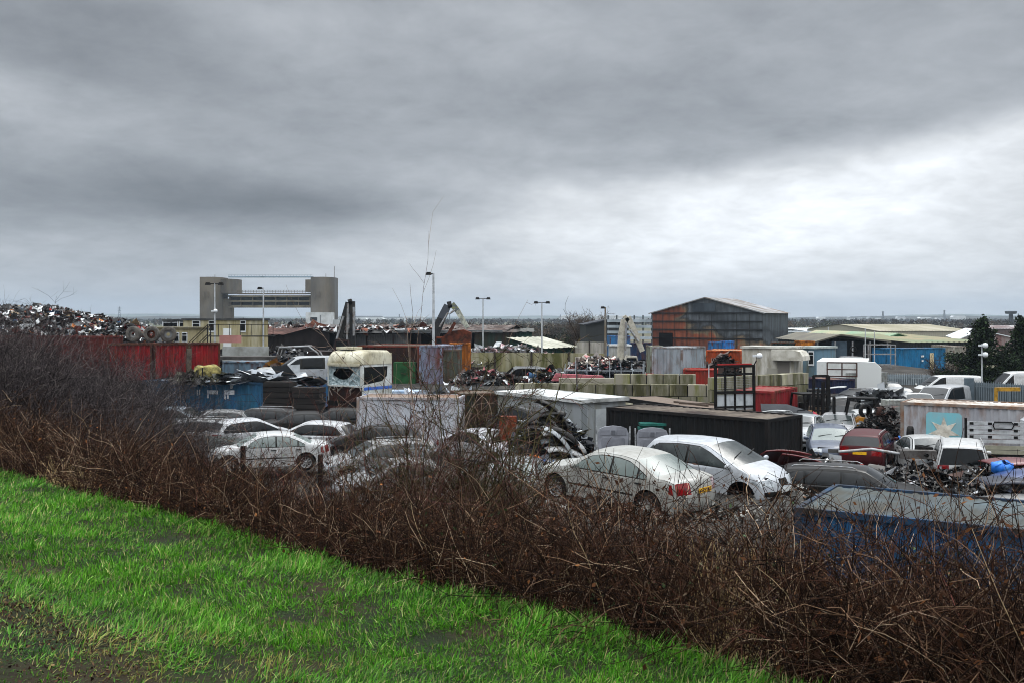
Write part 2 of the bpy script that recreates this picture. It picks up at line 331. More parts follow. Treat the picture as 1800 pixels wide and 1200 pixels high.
def car_meshes(kind):
    if kind in CAR: return CAR[kind]
    t = T[kind]; L, W, Hc, zb, r = t['L'], t['W'], t['H'], t['zb'], t['r']; xw = [t['wx']-t['wb'], t['wx']]
    P, G = cat_rom(t['P'], t['G'], 3); n = len(P); ra = r+.065; zs = min(t['P'][0][1], t['P'][-1][1])-.04
    def wfull(x, z):
        u = abs(x)/(L/2); pl = W/2*(1-.05*u**2-.09*u**6)
        if z > zb: pl *= 1-(.23 if Hc < 1.85 else .13)*((z-zb)/(Hc-zb))**1.15
        else: pl *= 1-.05*((zb-z)/zb)**2
        return pl
    def bx(x): u = x/(L/2); return -.24*abs(u)**2.2*(1 if u > 0 else -1)
    cols = [-1, -.985, -.93, -.8, -.55, -.25, 0, .25, .55, .8, .93, .985, 1]
    cats = {}
    bm = bmesh.new(); ly = bm.faces.layers.int.new('cls')
    CL = ['body', 'windscreen', 'rear_window', 'side_window', 'headlight', 'tail_light', 'grille', 'trim']
    V = []
    for i, (x, z) in enumerate(P):
        ye = wfull(x+bx(x), z)-.035; row = []
        for v in cols:
            cr = .045*(v*v) if G[min(i, n-2)] in ('roof', 'bonnet', 'boot', 'wind', 'back') else .0
            tx = .0
            row.append(bm.verts.new((x+bx(x)*v*v, v*ye, z-cr-(.02*max(0, abs(v)-.9)/.1))))
        V.append(row)
    for i in range(n-1):
        zm = (P[i][1]+P[i+1][1])/2; g = G[i]
        for j in range(len(cols)-1):
            f = bm.faces.new((V[i][j], V[i][j+1], V[i+1][j+1], V[i+1][j])); f.smooth = True
            va = abs(cols[j]+cols[j+1])/2; c = 0
            zl, zh = (.60, .78) if Hc < 1.6 else (.72, .95)
            if g == 'wind' and va < .93: c = 1
            elif g == 'back' and va < .93 and i > 0: c = 2
            elif g == 'front' and va > .55 and zl < zm < zh: c = 4
            elif g == 'front' and va < .4 and zl < zm < zh: c = 6
            elif g == 'front' and (va < .5 and .29 < zm < .46 or .6 < va < .9 and .38 < zm < .5): c = 6
            elif g == 'rear' and kind not in ('van', 'crewvan', 'bigvan', 'pickup') and va > .56 and .64 < zm < (.92 if Hc < 1.6 else 1.1): c = 5
            elif g == 'rear' and kind in ('van', 'crewvan', 'bigvan', 'pickup') and va > .85 and .7 < zm < 1.2: c = 5
            f[ly] = c
    # side: outline with wheel arches, windows as inner polygons, triangulated and bulged
    top = [(P[i][0]+bx(P[i][0]), V[i][-1].co.z) for i in range(n)]
    bot = [(top[-1][0]-.02, zs)]
    for xc in (xw[1], xw[0]):
        a0 = math.asin(max(-1, min(1, (zs-r)/ra)))
        for k in range(13):
            a = a0+(math.pi-2*a0)*k/12; bot.append((xc+ra*math.cos(a), r+ra*math.sin(a)))
    bot.append((top[0][0]+.02, zs))
    outer = (top+bot)[::-1]
    def ztop(x):
        zz = []
        for dx in (-.09, 0, .09):
            best = 0
            for (x0, z0), (x1, z1) in zip(top, top[1:]):
                if min(x0, x1) <= x+dx <= max(x0, x1) and x1 != x0: best = max(best, z0+(z1-z0)*(x+dx-x0)/(x1-x0))
            zz.append(best)
        return min(zz)-.055
    pts = [Vector(p) for p in outer]; faces = [list(range(len(outer)))]; kinds = ['outer']
    def addpoly(pl, kd):
        if sum(a[0]*b[1]-b[0]*a[1] for a, b in zip(pl, pl[1:]+pl[:1])) < 0: pl = pl[::-1]
        b = len(pts); pts.extend(Vector(p) for p in pl); faces.append(list(range(b, b+len(pl)))); kinds.append(kd)
    def winpoly(x0, x1, zl, grow=0.):
        xs = [x0+(x1-x0)*k/10 for k in range(11)]; up = [(x, ztop(x)+grow) for x in xs if ztop(x) > zl+.03]
        if len(up) < 2: return None
        xa, xb = up[0][0], up[-1][0]
        return [(xa, zl)]+up+[(xb, zl)] if up else None
    g0, g1 = t['gl']
    pl = winpoly(g0-.03, g1+.03, zb-.01, .022)
    if pl: addpoly(pl, 'trim')
    for a, b in t['split']:
        pl = winpoly(max(a, g0), min(b, g1), zb+.015)
        if pl: addpoly(pl, 'side_window')
    # door shut lines, sill rub strip
    if kind in ('van', 'crewvan', 'bigvan'): doors = [(t['gl'][0]+.05), (t['split'][-1][0]-.0), -1.2]
    else: doors = [t['split'][-1][0]+.02 if len(t['split']) > 3 else 1.02, -.29, -1.22]
    for xd in doors: addpoly([(xd, .27), (xd+.016, .27), (xd+.016, zb-.02), (xd, zb-.02)], 'trim')
    addpoly([(xw[0]+ra+.03, .50), (xw[1]-ra-.03, .50), (xw[1]-ra-.03, .545), (xw[0]+ra+.03, .545)], 'trim' if kind in ('saloon', 'estate', 'van', 'crewvan', 'bigvan') else 'body')
    fx = top[-1][0]; zl, zh = (.60, .77) if Hc < 1.6 else (.72, .93)
    if kind not in ('pickup',):
        addpoly([(fx-.30, zl+.10), (fx-.05, zl), (fx+.005, zl), (fx-.04, zh)], 'headlight')
        addpoly([(top[0][0]+.01, .66), (top[0][0]+.14, .68), (top[0][0]+.12, .90), (top[0][0]+.06, .9)], 'tail_light')
    x = -L/2+.05
    xs_ = np.arange(-L/2+.06, L/2-.04, .13); zs_ = np.arange(zs+.07, Hc-.03, .10)
    for x in xs_:
        for z in zs_:
            if all((x-xc)**2+(z-r)**2 > (ra+.05)**2 for xc in xw): pts.append(Vector((x+random.uniform(-.01, .01), z)))
    vo, eo, fo, ov, oe, of = delaunay_2d_cdt(pts, [], faces, 1, 1e-5)
    tl = np.array(top)
    def tuck(x, z):
        A = tl[:-1]; B = tl[1:]; d = B-A; q = ((x-A[:, 0])*d[:, 0]+(z-A[:, 1])*d[:, 1])/np.maximum((d**2).sum(1), 1e-9); q = np.clip(q, 0, 1)
        D = np.sqrt(((x-A[:, 0]-q*d[:, 0])**2+(z-A[:, 1]-q*d[:, 1])**2).min()); return .035*math.exp(-(D/.045)**2)
    ys = []
    for p in vo:
        y = wfull(p.x, p.y)-tuck(p.x, p.y)
        for xc in xw:
            dd = math.hypot(p.x-xc, p.y-r); y += .018*math.exp(-((dd-ra)/.06)**2)
        ys.append(y)
    PR = {'side_window': 3, 'headlight': 4, 'tail_light': 5, 'trim': 7, 'body': 0, 'outer': 0}
    for s in (1, -1):
        vv = [bm.verts.new((p.x, s*ys[i], p.y)) for i, p in enumerate(vo)]
        for f, o in zip(fo, of):
            if not any(k == 0 for k in o): continue
            c = 0
            for k in o:
                if kinds[k] == 'side_window': c = 3; break
                if kinds[k] != 'outer': c = PR[kinds[k]]
            try: g = bm.faces.new([vv[i] for i in f])
            except ValueError: continue
            g.smooth = True; g[ly] = c
    bmesh.ops.remove_doubles(bm, verts=bm.verts[:], dist=.004)
    bmesh.ops.recalc_face_normals(bm, faces=bm.faces[:])
    bm.verts.index_update()
    parts = []
    for ci, nm in enumerate(CL):
        fs = [f for f in bm.faces if f[ly] == ci]
        groups = {'': fs}
        if nm in ('headlight', 'tail_light', 'side_window', 'trim'): groups = {'l': [f for f in fs if f.calc_center_median().y > 0], 'r': [f for f in fs if f.calc_center_median().y <= 0]}
        if nm == 'side_window':
            gg = {}
            for k, ff in groups.items():
                for q, (a, b) in enumerate(t['split']):
                    gg[k+str(q)] = [f for f in ff if a-.02 <= f.calc_center_median().x <= b+.02]
            groups = gg
        for k, ff in groups.items():
            if not ff: continue
            idx = {}; vs = []; fl = []
            for f in ff:
                r_ = []
                for v in f.verts:
                    key = v.index
                    if key not in idx: idx[key] = len(vs); vs.append(tuple(v.co))
                    r_.append(idx[key])
                fl.append(r_)
            me = bpy.data.meshes.new(nm); me.from_pydata(vs, [], fl); me.update(); me.polygons.foreach_set('use_smooth', [True]*len(fl)); parts.append((nm, me))
    bm.free()
    u = MB(); u.box((xw[0]+xw[1])/2, 0, .5, t['wb']-2*ra+.0, W-.16, .52)
    u.box(0, 0, .55, L-.5, W-.62, .5)
    for xc in xw:
        pr = [(xc+(ra+.01)*math.cos(a), r+(ra+.01)*math.sin(a)) for a in [math.pi*k/12 for k in range(13)]]
        for s in (1, -1):
            vs = [(x, s*(W/2-.045), z) for x, z in pr]+[(x, s*(W/2-.32), z) for x, z in pr]; K = len(pr)
            u.add(vs, [(i, i+1, K+i+1, K+i) for i in range(K-1)])
    parts.append(('underbody', u.mesh('underbody')))
    mi = MB()
    parts_m = []
    for s in (1, -1):
        q = MB(); xm = t['gl'][1]-.25 if kind not in ('saloon', 'estate', 'suv') else .78
        yy = wfull(xm, zb)+.10
        q.lathe([(.001, -.10), (.07, -.09), (.095, -.03), (.095, .03), (.06, .09), (.001, .10)], 10, 'y', (xm, s*yy, zb+.07))
        q.v = [(xm+(x-xm)*.55, y, zb+.07+(z-zb-.07)*.75) for x, y, z in q.v]
        q.box(xm, s*(yy-.09), zb+.05, .05, .08, .04); parts.append(('mirror', q.mesh('mirror', True)))
    for s in (1, -1):
        for xd in ((-1.12, -.18) if kind not in ('van', 'crewvan', 'bigvan', 'pickup') else (t['gl'][0]+.2,)):
            parts.append(('door_handle', MB().box(xd, s*(wfull(xd, zb-.1)+.008), zb-.11, .17, .03, .03).mesh('door_handle')))
    xs0 = [p for p, g in zip(P, G) if g == 'wind'][-1]
    for y0 in (-.5, .15): parts.append(('wiper', MB().bar((xs0[0]+.0, y0, xs0[1]+.0), (xs0[0]-.14, y0+.55, xs0[1]+.075), .02, .02).mesh('wiper')))
    if kind in ('estate', 'suv', 'mpv'):
        for s in (1, -1): parts.append(('roof_rail', MB().tube([(-1.7, s*W*.355, Hc-.06), (-1.6, s*W*.36, Hc+.005), (.0, s*W*.36, Hc+.02), (.15, s*W*.355, Hc-.04)], .018, 6).mesh('roof_rail')))
    CAR[kind] = (parts, wheel_meshes(r), t, xw, zs); return CAR[kind]
def text_mesh(s, size, depth=.002):
    cu = bpy.data.curves.new('text', 'FONT'); cu.body = s; cu.size = size; cu.extrude = depth; cu.align_x = 'CENTER'; cu.align_y = 'CENTER'
    o = bpy.data.objects.new('text', cu); C.objects.link(o); bpy.context.view_layer.update()
    me = bpy.data.meshes.new_from_object(o.evaluated_get(bpy.context.evaluated_depsgraph_get())); bpy.data.objects.remove(o); bpy.data.curves.remove(cu); return me
def car(kind, label, px, D, h, color, z=0., glass=None, cat='car', group=None, name='scrapped_car', rx=0, ry=0, wheels='1111', plate=None, sc=1., skip=(), dirt=None, damt=.3, metal=0., y=None, x=None, front=None, rough=.32):
    """h = compass of the nose in degrees: 0 points right, -90 at the camera"""
    parts, (ty, rim, disc), t, xw, zs = car_meshes(kind)
    X = PX(px, D) if x is None else x
    root = thing(name, label, cat, (X, D if y is None else y, z), R(h), group, R(rx), R(ry)); root.scale = (sc,)*3
    pm = paint(color, dirt, damt, metal, rough); glass = glass or GLASS
    mt = dict(body=pm, windscreen=glass, rear_window=glass, side_window=glass, headlight=LENS, tail_light=REDLENS, grille=TRIM, trim=TRIM, underbody=DARK, mirror=pm, door_handle=TRIM, wiper=TRIM, roof_rail=STEEL)
    for nm, me in parts:
        if nm in skip: continue
        o = bpy.data.objects.new(nm, me); C.objects.link(o); o.parent = root
        if not me.materials: me.materials.append(mt[nm])
        o.material_slots[0].link = 'OBJECT'; o.material_slots[0].material = mt[nm]
    k = 0
    for xc in xw[::-1]:
        for s in (1, -1):
            on = wheels[k] == '1'; k += 1
            if not on: continue
            wh = bpy.data.objects.new('wheel', disc); C.objects.link(wh); wh.parent = root
            if not disc.materials: disc.materials.append(BLACKM)
            wh.location = (xc, s*(t['W']/2-.13), t['r']); wh.rotation_euler = (0, 0, 0 if s > 0 else math.pi)
            for nm, me, m in (('tyre', ty, RUBBER), ('rim', rim, ALLOY)):
                if not me.materials: me.materials.append(m)
                o = bpy.data.objects.new(nm, me); C.objects.link(o); o.parent = wh
    for txt, end, zc in (plate or []):
        pb = MB(); ends = t['P'][1:5] if end == 'rear' else t['P'][-4:]
        xp = min(p[0] for p in t['P'])-.008 if end == 'rear' else max(p[0] for p in t['P'])+.008
        if end == 'rear':
            xs = [q for q in t['P'][:6]]
            for a, b in zip(xs, xs[1:]):
                if a[1] <= zc <= b[1]: xp = a[0]+(b[0]-a[0])*(zc-a[1])/(b[1]-a[1])-.02
        pb.box(0, 0, 0, .012, .52, .115); po = pb.build('number_plate', PLATEY if end == 'rear' else PLATEW, root)
        po.location = (xp, 0, zc)
        if txt:
            to = link('lettering', text_mesh(txt, .115), po, TRIM); to.rotation_euler = (R(90), 0, R(-90 if end == 'rear' else 90)); to.location = (-.009 if end == 'rear' else .009, 0, -.004)
    return root
# ------------------------------------------------------------------ ground, embankment, platform, hills
TN = (.679, .734); TD = (-.734, .679)          # across and along the sea wall
def sm(a, b, x):
    x = np.clip((x-a)/(b-a), 0, 1); return x*x*(3-2*x)
def wob(x, y): return .5*np.sin(x*.9+1.3*np.sin(y*.7))+.3*np.sin(y*2.1+x*.6)+.2*np.sin(x*3.7-y*2.9)
def bank_z(x, y):
    x = np.asarray(x, float); y = np.asarray(y, float); t = x*TN[0]+y*TN[1]
    z = 4.42-.62*sm(.6, 5.6, t)*1.0-3.85*np.clip((t-5.5)/6.3, 0, 1)**1.1
    return z+.05*wob(x*1.3, y*1.3)*np.clip((9-t)/4, 0, 1)
def yard_z(x, y):
    """the low heap of earth the two front cars stand on"""
    x = np.asarray(x, float); y = np.asarray(y, float)
    return 1.42*sm(32, 28.2, y)*sm(-3.5, -.5, x)*sm(9.2, 7.8, x)+.28*sm(30.5, 27.5, y)*sm(27.9, 26.5, y)*0
g = MB(); xs = [-9000, -3000, -1000, -300, -100, 100, 300, 1000, 3000, 9000]; ys = [-60, 60, 120, 300, 700, 1500, 3500, 9000]
vs = [(x, y, -.25 if y < 3000 else -.25) for y in ys for x in xs]; K = len(xs)
g.add(vs, [(j*K+i, j*K+i+1, (j+1)*K+i+1, (j+1)*K+i) for j in range(len(ys)-1) for i in range(K-1)])
tag(g.build('ground', M('4a4a3a', '39402a', .5, .004, .95, col3='5a5346', amt3=.4, scale3=.02, name='distant land'), fix=False), kind='structure')
def grid(x0, x1, y0, y1, nx, ny, zf, name, mat, jit=0):
    X, Y = np.meshgrid(np.linspace(x0, x1, nx), np.linspace(y0, y1, ny)); Z = zf(X, Y)
    V = np.stack([X, Y, Z], -1).reshape(-1, 3); i = np.arange(nx*ny).reshape(ny, nx)
    Fq = np.stack([i[:-1, :-1], i[:-1, 1:], i[1:, 1:], i[1:, :-1]], -1).reshape(-1, 4)
    return np_mesh(name, V, Fq, smooth=True, mat=mat)
YM = M('2a2825', '181614', .5, .25, .8, bump=.6, bscale=9, col3='4a4640', amt3=.25, scale3=1.3, name='yard mud')
tag(grid(-70, 80, 12, 63, 200, 90, lambda x, y: yard_z(x, y)+.03*wob(x*2, y*2), 'yard_ground', YM), kind='structure')
pf = MB(); pf.b2(-75, 61.9, -.3, 40, 118, 1.2)
tag(pf.build('raised_yard', YM), kind='structure')
# embankment in bank coordinates
nt_, ns_ = 90, 130
tt, ss = np.meshgrid(np.linspace(-6, 12.3, nt_), np.linspace(-25, 62, ns_)); X = tt*TN[0]+ss*TD[0]; Y = tt*TN[1]+ss*TD[1]; Z = bank_z(X, Y)
i = np.arange(nt_*ns_).reshape(ns_, nt_)
tag(np_mesh('embankment', np.stack([X, Y, Z], -1).reshape(-1, 3), np.stack([i[:-1, :-1], i[:-1, 1:], i[1:, 1:], i[1:, :-1]], -1).reshape(-1, 4), smooth=True,
    mat=M('1d150f', '2e2318', .5, 1.5, .95, bump=.8, bscale=12, name='bank soil')), kind='structure')
rid = [(-2500, 552), (-700, 550), (0, 553), (190, 551), (330, 550.5), (420, 556), (600, 557), (820, 556), (930, 554.5), (1100, 556), (1385, 558.5), (1500, 557.5), (1560, 554.5), (1610, 552), (1640, 553.6), (1680, 551.6), (1725, 553), (1790, 556), (2300, 555), (4500, 556)]
rx_ = [p[0] for p in rid]; rz_ = [p[1] for p in rid]
def hillz(x, y):
    px = 900+x/5200*F; top = H+(HY-np.interp(px, rx_, rz_))/F*5200
    n = 2.5*wob(x*.004, y*.003)+1.2*wob(x*.017, y*.01)
    return -1+(top+n)*np.clip(1-np.abs(y-5200)/900, 0, 1)**.8
hl = grid(-8000, 9000, 4200, 6200, 240, 14, hillz, 'hills', M('3c4a3c', '2a3430', .5, .004, .95, col3='6a6a5c', amt3=.35, scale3=.012, name='far hills')); tag(hl, kind='structure')
def hillz2(x, y):
    px = 900+x/2600*F; top = np.interp(px, [-500, 100, 360, 420, 900, 1380, 1500, 1700, 1900, 2400], [13, 12, 17, 8, 6, 9, 14, 15, 11, 10])
    return -1+(top+1.5*wob(x*.008, y*.006)+.8*wob(x*.05, y*.02))*np.clip(1-np.abs(y-2700)/500, 0, 1)
tag(grid(-4000, 4500, 2150, 3250, 300, 10, hillz2, 'terrain', M('2a2d26', '1c211f', .5, .01, .95, col3='4a463a', amt3=.3, scale3=.03, name='low wooded rise')), kind='structure')

# ------------------------------------------------------------------ plant helpers (all vectorised)
def unit(a): return a/np.maximum(np.linalg.norm(a, axis=-1, keepdims=True), 1e-9)
def tubes(name, groups, mat, sides=3, parent=None):
    """groups: list of (P (n,k,3), R (n,k), col (n,3))"""
    Vs, Fs, Cs, b = [], [], [], 0
    for P, Rr, col in groups:
        n, k, _ = P.shape; d = unit(np.gradient(P, axis=1)); ref = unit(NR.normal(size=(n, 1, 3))); u = unit(np.cross(d, ref)); v = np.cross(d, u)
        ang = 2*np.pi*np.arange(sides)/sides
        ring = P[:, :, None, :]+Rr[:, :, None, None]*(u[:, :, None, :]*np.cos(ang)[None, None, :, None]+v[:, :, None, :]*np.sin(ang)[None, None, :, None])
        idx = b+np.arange(n*k*sides).reshape(n, k, sides); a = idx[:, :-1]; c = idx[:, 1:]
        Fq = np.stack([a, np.roll(a, -1, 2), np.roll(c, -1, 2), c], -1).reshape(-1, 4)
        Vs.append(ring.reshape(-1, 3)); Fs.append(Fq); Cs.append(np.repeat(col, k*sides, 0)); b += n*k*sides
    return np_mesh(name, np.concatenate(Vs), np.concatenate(Fs), np.concatenate(Cs), mat=mat, parent=parent, smooth=True)
def canes(base, dirs, length, k=6, droop=.6, wig=.1):
    n = len(base); P = np.zeros((n, k, 3)); P[:, 0] = base; d = unit(dirs); st = (length/(k-1))[:, None]
    for i in range(1, k):
        P[:, i] = P[:, i-1]+d*st; d = d+NR.normal(size=(n, 3))*wig; d[:, 2] -= droop*st[:, 0]; d = unit(d)
    return P
def offshoots(P, per, length, spread=.9, k=4, droop=0., wig=.15, lo=.25, up=0.):
    n, K, _ = P.shape; m = n*per; i = np.repeat(np.arange(n), per); f = NR.uniform(lo, .98, m)*(K-1); j = np.minimum(f.astype(int), K-2); fr = (f-j)[:, None]
    b = P[i, j]*(1-fr)+P[i, j+1]*fr; tg = unit(P[i, j+1]-P[i, j]); d = tg+NR.normal(size=(m, 3))*spread; d[:, 2] += up
    return canes(b, d, length*NR.uniform(.5, 1.3, m), k, droop, wig), f/(K-1)
def rad(P, r0, r1): return np.linspace(1, 0, P.shape[1])[None]*(np.asarray(r0).reshape(-1, 1)-r1)+r1+np.zeros(P.shape[:2])
def cvar(n, cols, w=None, var=.25):
    c = np.array([lin(x) for x in cols])[NR.choice(len(cols), n, p=w)]; return c*(1+NR.uniform(-var, var, (n, 1)))
def leaves(name, pos, size, cols, mat, parent=None, fold=True):
    n = len(pos); a = unit(NR.normal(size=(n, 3))); b = unit(np.cross(a, NR.normal(size=(n, 3)))); s = np.asarray(size).reshape(-1, 1)*np.ones((n, 1))
    V = np.stack([pos-a*s, pos+b*s*.5, pos+a*s, pos-b*s*.5], 1).reshape(-1, 3); i = np.arange(n*4).reshape(n, 4)
    return np_mesh(name, V, i, np.repeat(cols, 4, 0), mat=mat, parent=parent)
TWIG = MCOL('twigs', .9, .04); LEAF = MCOL('leaves', .7, .1, trans=.3); GRS = MCOL('grass blades', .5, .2, trans=.35, noise_amt=.15)
def shrub(name, label, cat, loc, h, rad_, nst, cols, per=(6, 5), group=None, r0=.012, lean=.5, seed=1, buds=0, budc='2a0d0d', droop=.05, leaf=0, leafc=('20301a',), stl=1., ssd=3, tw=.28, wts=None):
    global NR
    NR = np.random.default_rng(seed); root = thing(name, label, cat, loc, 0, group)
    b = np.zeros((nst, 3)); a = NR.uniform(0, 2*np.pi, nst); rr = np.sqrt(NR.uniform(0, 1, nst))*rad_*.35; b[:, 0] = rr*np.cos(a); b[:, 1] = rr*np.sin(a); b[:, 2] = -.1
    d = np.stack([np.cos(a)*lean*NR.uniform(.1, 1.1, nst), np.sin(a)*lean*NR.uniform(.1, 1.1, nst), np.ones(nst)], 1)
    S = canes(b, d, h*NR.uniform(.6, 1.08, nst)*stl, 9, droop, .09)
    B1, _ = offshoots(S, per[0], h*.36, .75, 6, droop, .16, .2, .35); B2, _ = offshoots(B1, per[1], h*.15, .9, 4, 0, .2, .15, .2)
    c = lambda n: cvar(n, cols, wts)
    r = NR.uniform(.6, 1.4, len(S))*r0
    trunk = tubes('trunk', [(S, rad(S, r, r0*.22), c(len(S)))], TWIG, 5, root)
    gs = [(B1, rad(B1, r0*.38, r0*.16), c(len(B1))), (B2, rad(B2, r0*.2, r0*.11), c(len(B2)))]
    if per[1] > 3:
        B3, _ = offshoots(B2, 2, h*.07, 1., 3, 0, .2, .2, .1); gs.append((B3, rad(B3, r0*.13, r0*.08), c(len(B3))))
    crown = tubes('crown', gs, TWIG, 3, root)
    if buds:
        pts = B2[NR.integers(0, len(B2), buds), NR.integers(0, 4, buds)]; leaves('buds', pts, NR.uniform(.008, .016, buds), cvar(buds, [budc]), LEAF, root)['kind'] = 'stuff'
    if leaf:
        pts = B1[NR.integers(0, len(B1), leaf), NR.integers(0, 6, leaf)]+NR.normal(size=(leaf, 3))*.08; leaves('leaves', pts, NR.uniform(.02, .05, leaf), cvar(leaf, leafc), LEAF, root)
    return root

# ------------------------------------------------------------------ grass on the crest of the sea wall
NR = np.random.default_rng(5); n = 620000
D = 3.0+14*NR.uniform(0, 1, n)**1.25; X = NR.uniform(-.95, .75, n)*D; t = X*TN[0]+D*TN[1]
edge = 5.55+.12*wob(X*1.7, D*1.7)+NR.normal(size=n)*.10
k = (t < edge)&(t > -2); mud = (wob(X*1.9+4, D*2.3)*.6+wob(X*5, D*5.5+2)*.4); band = (np.exp(-((t-2.25-.10*np.sin(D*2.7))/.20)**2)*sm(-1.0, -1.7, X)+.8*np.exp(-((t-3.15-.2*np.sin(D*2.1))/.4)**2)*sm(.0, .7, mud))
p_keep = 1-np.clip(1.5*band*(mud+.25), 0, .62)-.05*(t < 1.2); p_keep -= .22*np.clip((wob(X*2.1+9, D*1.9+2)*.6+wob(X*6, D*6)*.4)-.35, 0, 1)*(t < 4.2)
k &= NR.uniform(0, 1, n) < p_keep; X, D, t, mud, band = X[k], D[k], t[k], mud[k], band[k]; n = len(X)
tuft = wob(X*2.6+1, D*2.6)*.4+wob(X*6.3, D*7.1)*.4+wob(X*11+2, D*10)*.3; fine = wob(X*15, D*17)
hgt = (.062+.036*tuft+.022*fine)*NR.uniform(.55, 1.6, n)*np.where(t < 2.4, .72, 1.)*(1+.45*np.exp(-((t-5.45)/.35)**2)); hgt = np.maximum(hgt, .02)
wdt = (.0012+.00042*D)*NR.uniform(.6, 1.4, n)
base = np.stack([X, D, bank_z(X, D)-.01], 1)
swirl = 2.2*wob(X*.9, D*.8+3)+NR.normal(size=n)*1.1; ln = NR.uniform(.15, 1.15, n)*np.where(t < 2.7, 1.5, 1.)
dr = np.stack([np.cos(swirl)*ln, np.sin(swirl)*ln, np.ones(n)], 1); P = np.zeros((n, 4, 3)); P[:, 0] = base; d = unit(dr)
for i in range(1, 4):
    P[:, i] = P[:, i-1]+d*(hgt/3)[:, None]; d = d+dr*np.array([.45, .45, 0])*ln[:, None]*.8; d[:, 2] -= .28*ln; d = unit(d)
side = unit(np.stack([-np.sin(swirl)+NR.normal(size=n)*.5, np.cos(swirl)+NR.normal(size=n)*.5, np.zeros(n)], 1))
W4 = np.array([1, .9, .62, .05])[None, :, None]*wdt[:, None, None]*side[:, None, :]
V = np.stack([P-W4, P+W4], 2).reshape(-1, 3); ix = np.arange(n*8).reshape(n, 4, 2)
Fq = np.stack([ix[:, :-1, 0], ix[:, :-1, 1], ix[:, 1:, 1], ix[:, 1:, 0]], -1).reshape(-1, 4)
gc = cvar(n, ['427a1b', '508621', '28540e', '6c953c', '8f995c', '9c9265'], [.29, .25, .24, .12, .06, .04], .35)
lush = np.clip(.5+.5*tuft, 0, 1)[:, None]; gc = gc*(.5+1.0*lush)*(.8+.35*np.clip(.5+.5*fine, 0, 1))[:, None]
st = NR.uniform(0, 1, n) < .5*np.clip(band*1.4+(t < 1.5)*.5, 0, 1); gc[st] = cvar(int(st.sum()), ['8a8448', '6f6a3a', '76803c'])
tag(np_mesh('grass', V, Fq, np.repeat(gc, 8, 0), mat=GRS, smooth=True), 'bright green tufted grass along the top of the bank with muddy bare patches', 'grass', kind='stuff')
TURF = M('1c2a10', '15180b', .5, 7, .95, bump=1., bscale=25, col3='2e2117', amt3=.36, scale3=1.1, name='turf soil')
tt, ss = np.meshgrid(np.linspace(-3, 5.5, 60), np.linspace(-12, 40, 160)); X = tt*TN[0]+ss*TD[0]; Y = tt*TN[1]+ss*TD[1]; i = np.arange(tt.size).reshape(tt.shape)
tag(np_mesh('turf', np.stack([X, Y, bank_z(X, Y)+.012], -1).reshape(-1, 3), np.stack([i[:-1, :-1], i[:-1, 1:], i[1:, 1:], i[1:, :-1]], -1).reshape(-1, 4), smooth=True, mat=TURF), kind='structure')

# crumbs of soil and flattened dead grass over the muddy strip
NR = np.random.default_rng(15); n = 160000; D = 3.2+6*NR.uniform(0, 1, n)**1.2; X = NR.uniform(-.9, .3, n)*D; t = X*TN[0]+D*TN[1]
k = (t > -1)&(t < 3.6)&(NR.uniform(0, 1, n) < np.exp(-((t-2.3)/.4)**2)*(.35+.5*wob(X*2, D*2))); X, D = X[k], D[k]; n = len(X); cl = np.clip(wob(X*5, D*5), 0, 1)
P = np.stack([X, D, bank_z(X, D)+.012+.035*cl*NR.uniform(0, 1, n)], 1)
tag(leaves('soil_crumbs', P, NR.uniform(.005, .015, n), cvar(n, ['33231a', '1e150f', '4a3628', '5c4a34', '6f6440'], [.34, .26, .24, .12, .04]), MCOL('crumbs', .95, .1)), 'crumbled brown mud and flattened straw along the worn path', 'mud', kind='stuff')
# ------------------------------------------------------------------ bramble bank
NR = np.random.default_rng(8)
def bramble(n, t0, t1, len0, len1, cols, wts, r, k=6, up=1.2, droop=.9, spread=.75, zoff=0., pxr=(-450, 3000), dmax=30):
    D = 4.5+(dmax-4.5)*NR.uniform(0, 1, n)**1.25; X = (NR.uniform(pxr[0], pxr[1], n)-900)/F*D; t = X*TN[0]+D*TN[1]
    q = (t > t0+.15*wob(X, D))&(t < t1); X, D, t = X[q], D[q], t[q]; n = len(X)
    b = np.stack([X, D, bank_z(X, D)+NR.uniform(0, 1, n)*zoff], 1); dr = NR.normal(size=(n, 3))*spread; dr[:, 2] = np.abs(dr[:, 2])+up
    hs = np.interp(900+X/D*F, [0, 200, 300, 700, 820, 930, 1330, 1420, 1800], [1, .95, .74, .78, .98, 1.04, 1.06, 1.04, 1.2])*np.interp(t, [5.5, 6.0, 7, 8, 9, 10, 12], [.32, .54, .76, .94, 1.06, 1.06, .8])*(1+.16*wob(X*.8, D*.6)+.1*wob(X*2.9, D*2.3))
    P = canes(b, dr, NR.uniform(len0, len1, n)*hs, k, droop, .13); return P, rad(P, r*(.8+D*.028)*NR.uniform(.6, 1.4, n), r*.35), cvar(n, cols, wts, .35)
BC = ['281b14', '3c2a1f', '150f0c', '66513f', '422a20', '94806a']
g1 = bramble(72000, 5.6, 11.6, 1.3, 2.6, BC, [.34, .22, .26, .09, .06, .03], .0042)
t1_, _ = offshoots(g1[0], 3, .42, .9, 4, .3, .2, .35, .1); c1 = cvar(len(t1_), BC, [.34, .24, .26, .07, .06, .03], .35)
g2 = (t1_, rad(t1_, .0026, .0014)*1.25, c1)
g3 = bramble(7500, 5.6, 10.5, .9, 2.3, ['8a7766', 'a39079', '6d5a4d', '7a4a42', 'b8a27e'], [.35, .2, .2, .12, .13], .0040, 9, 1.0, .8, .8)
bo = tubes('brambles', [g1, g2, g3], TWIG, 3); tag(bo, 'tangled leafless brown brambles covering the bank below the grass', 'brambles', kind='stuff')
n = 40000; P = g1[0]; pts = P[NR.integers(0, len(P), n), NR.integers(1, 6, n)]+NR.normal(size=(n, 3))*.05
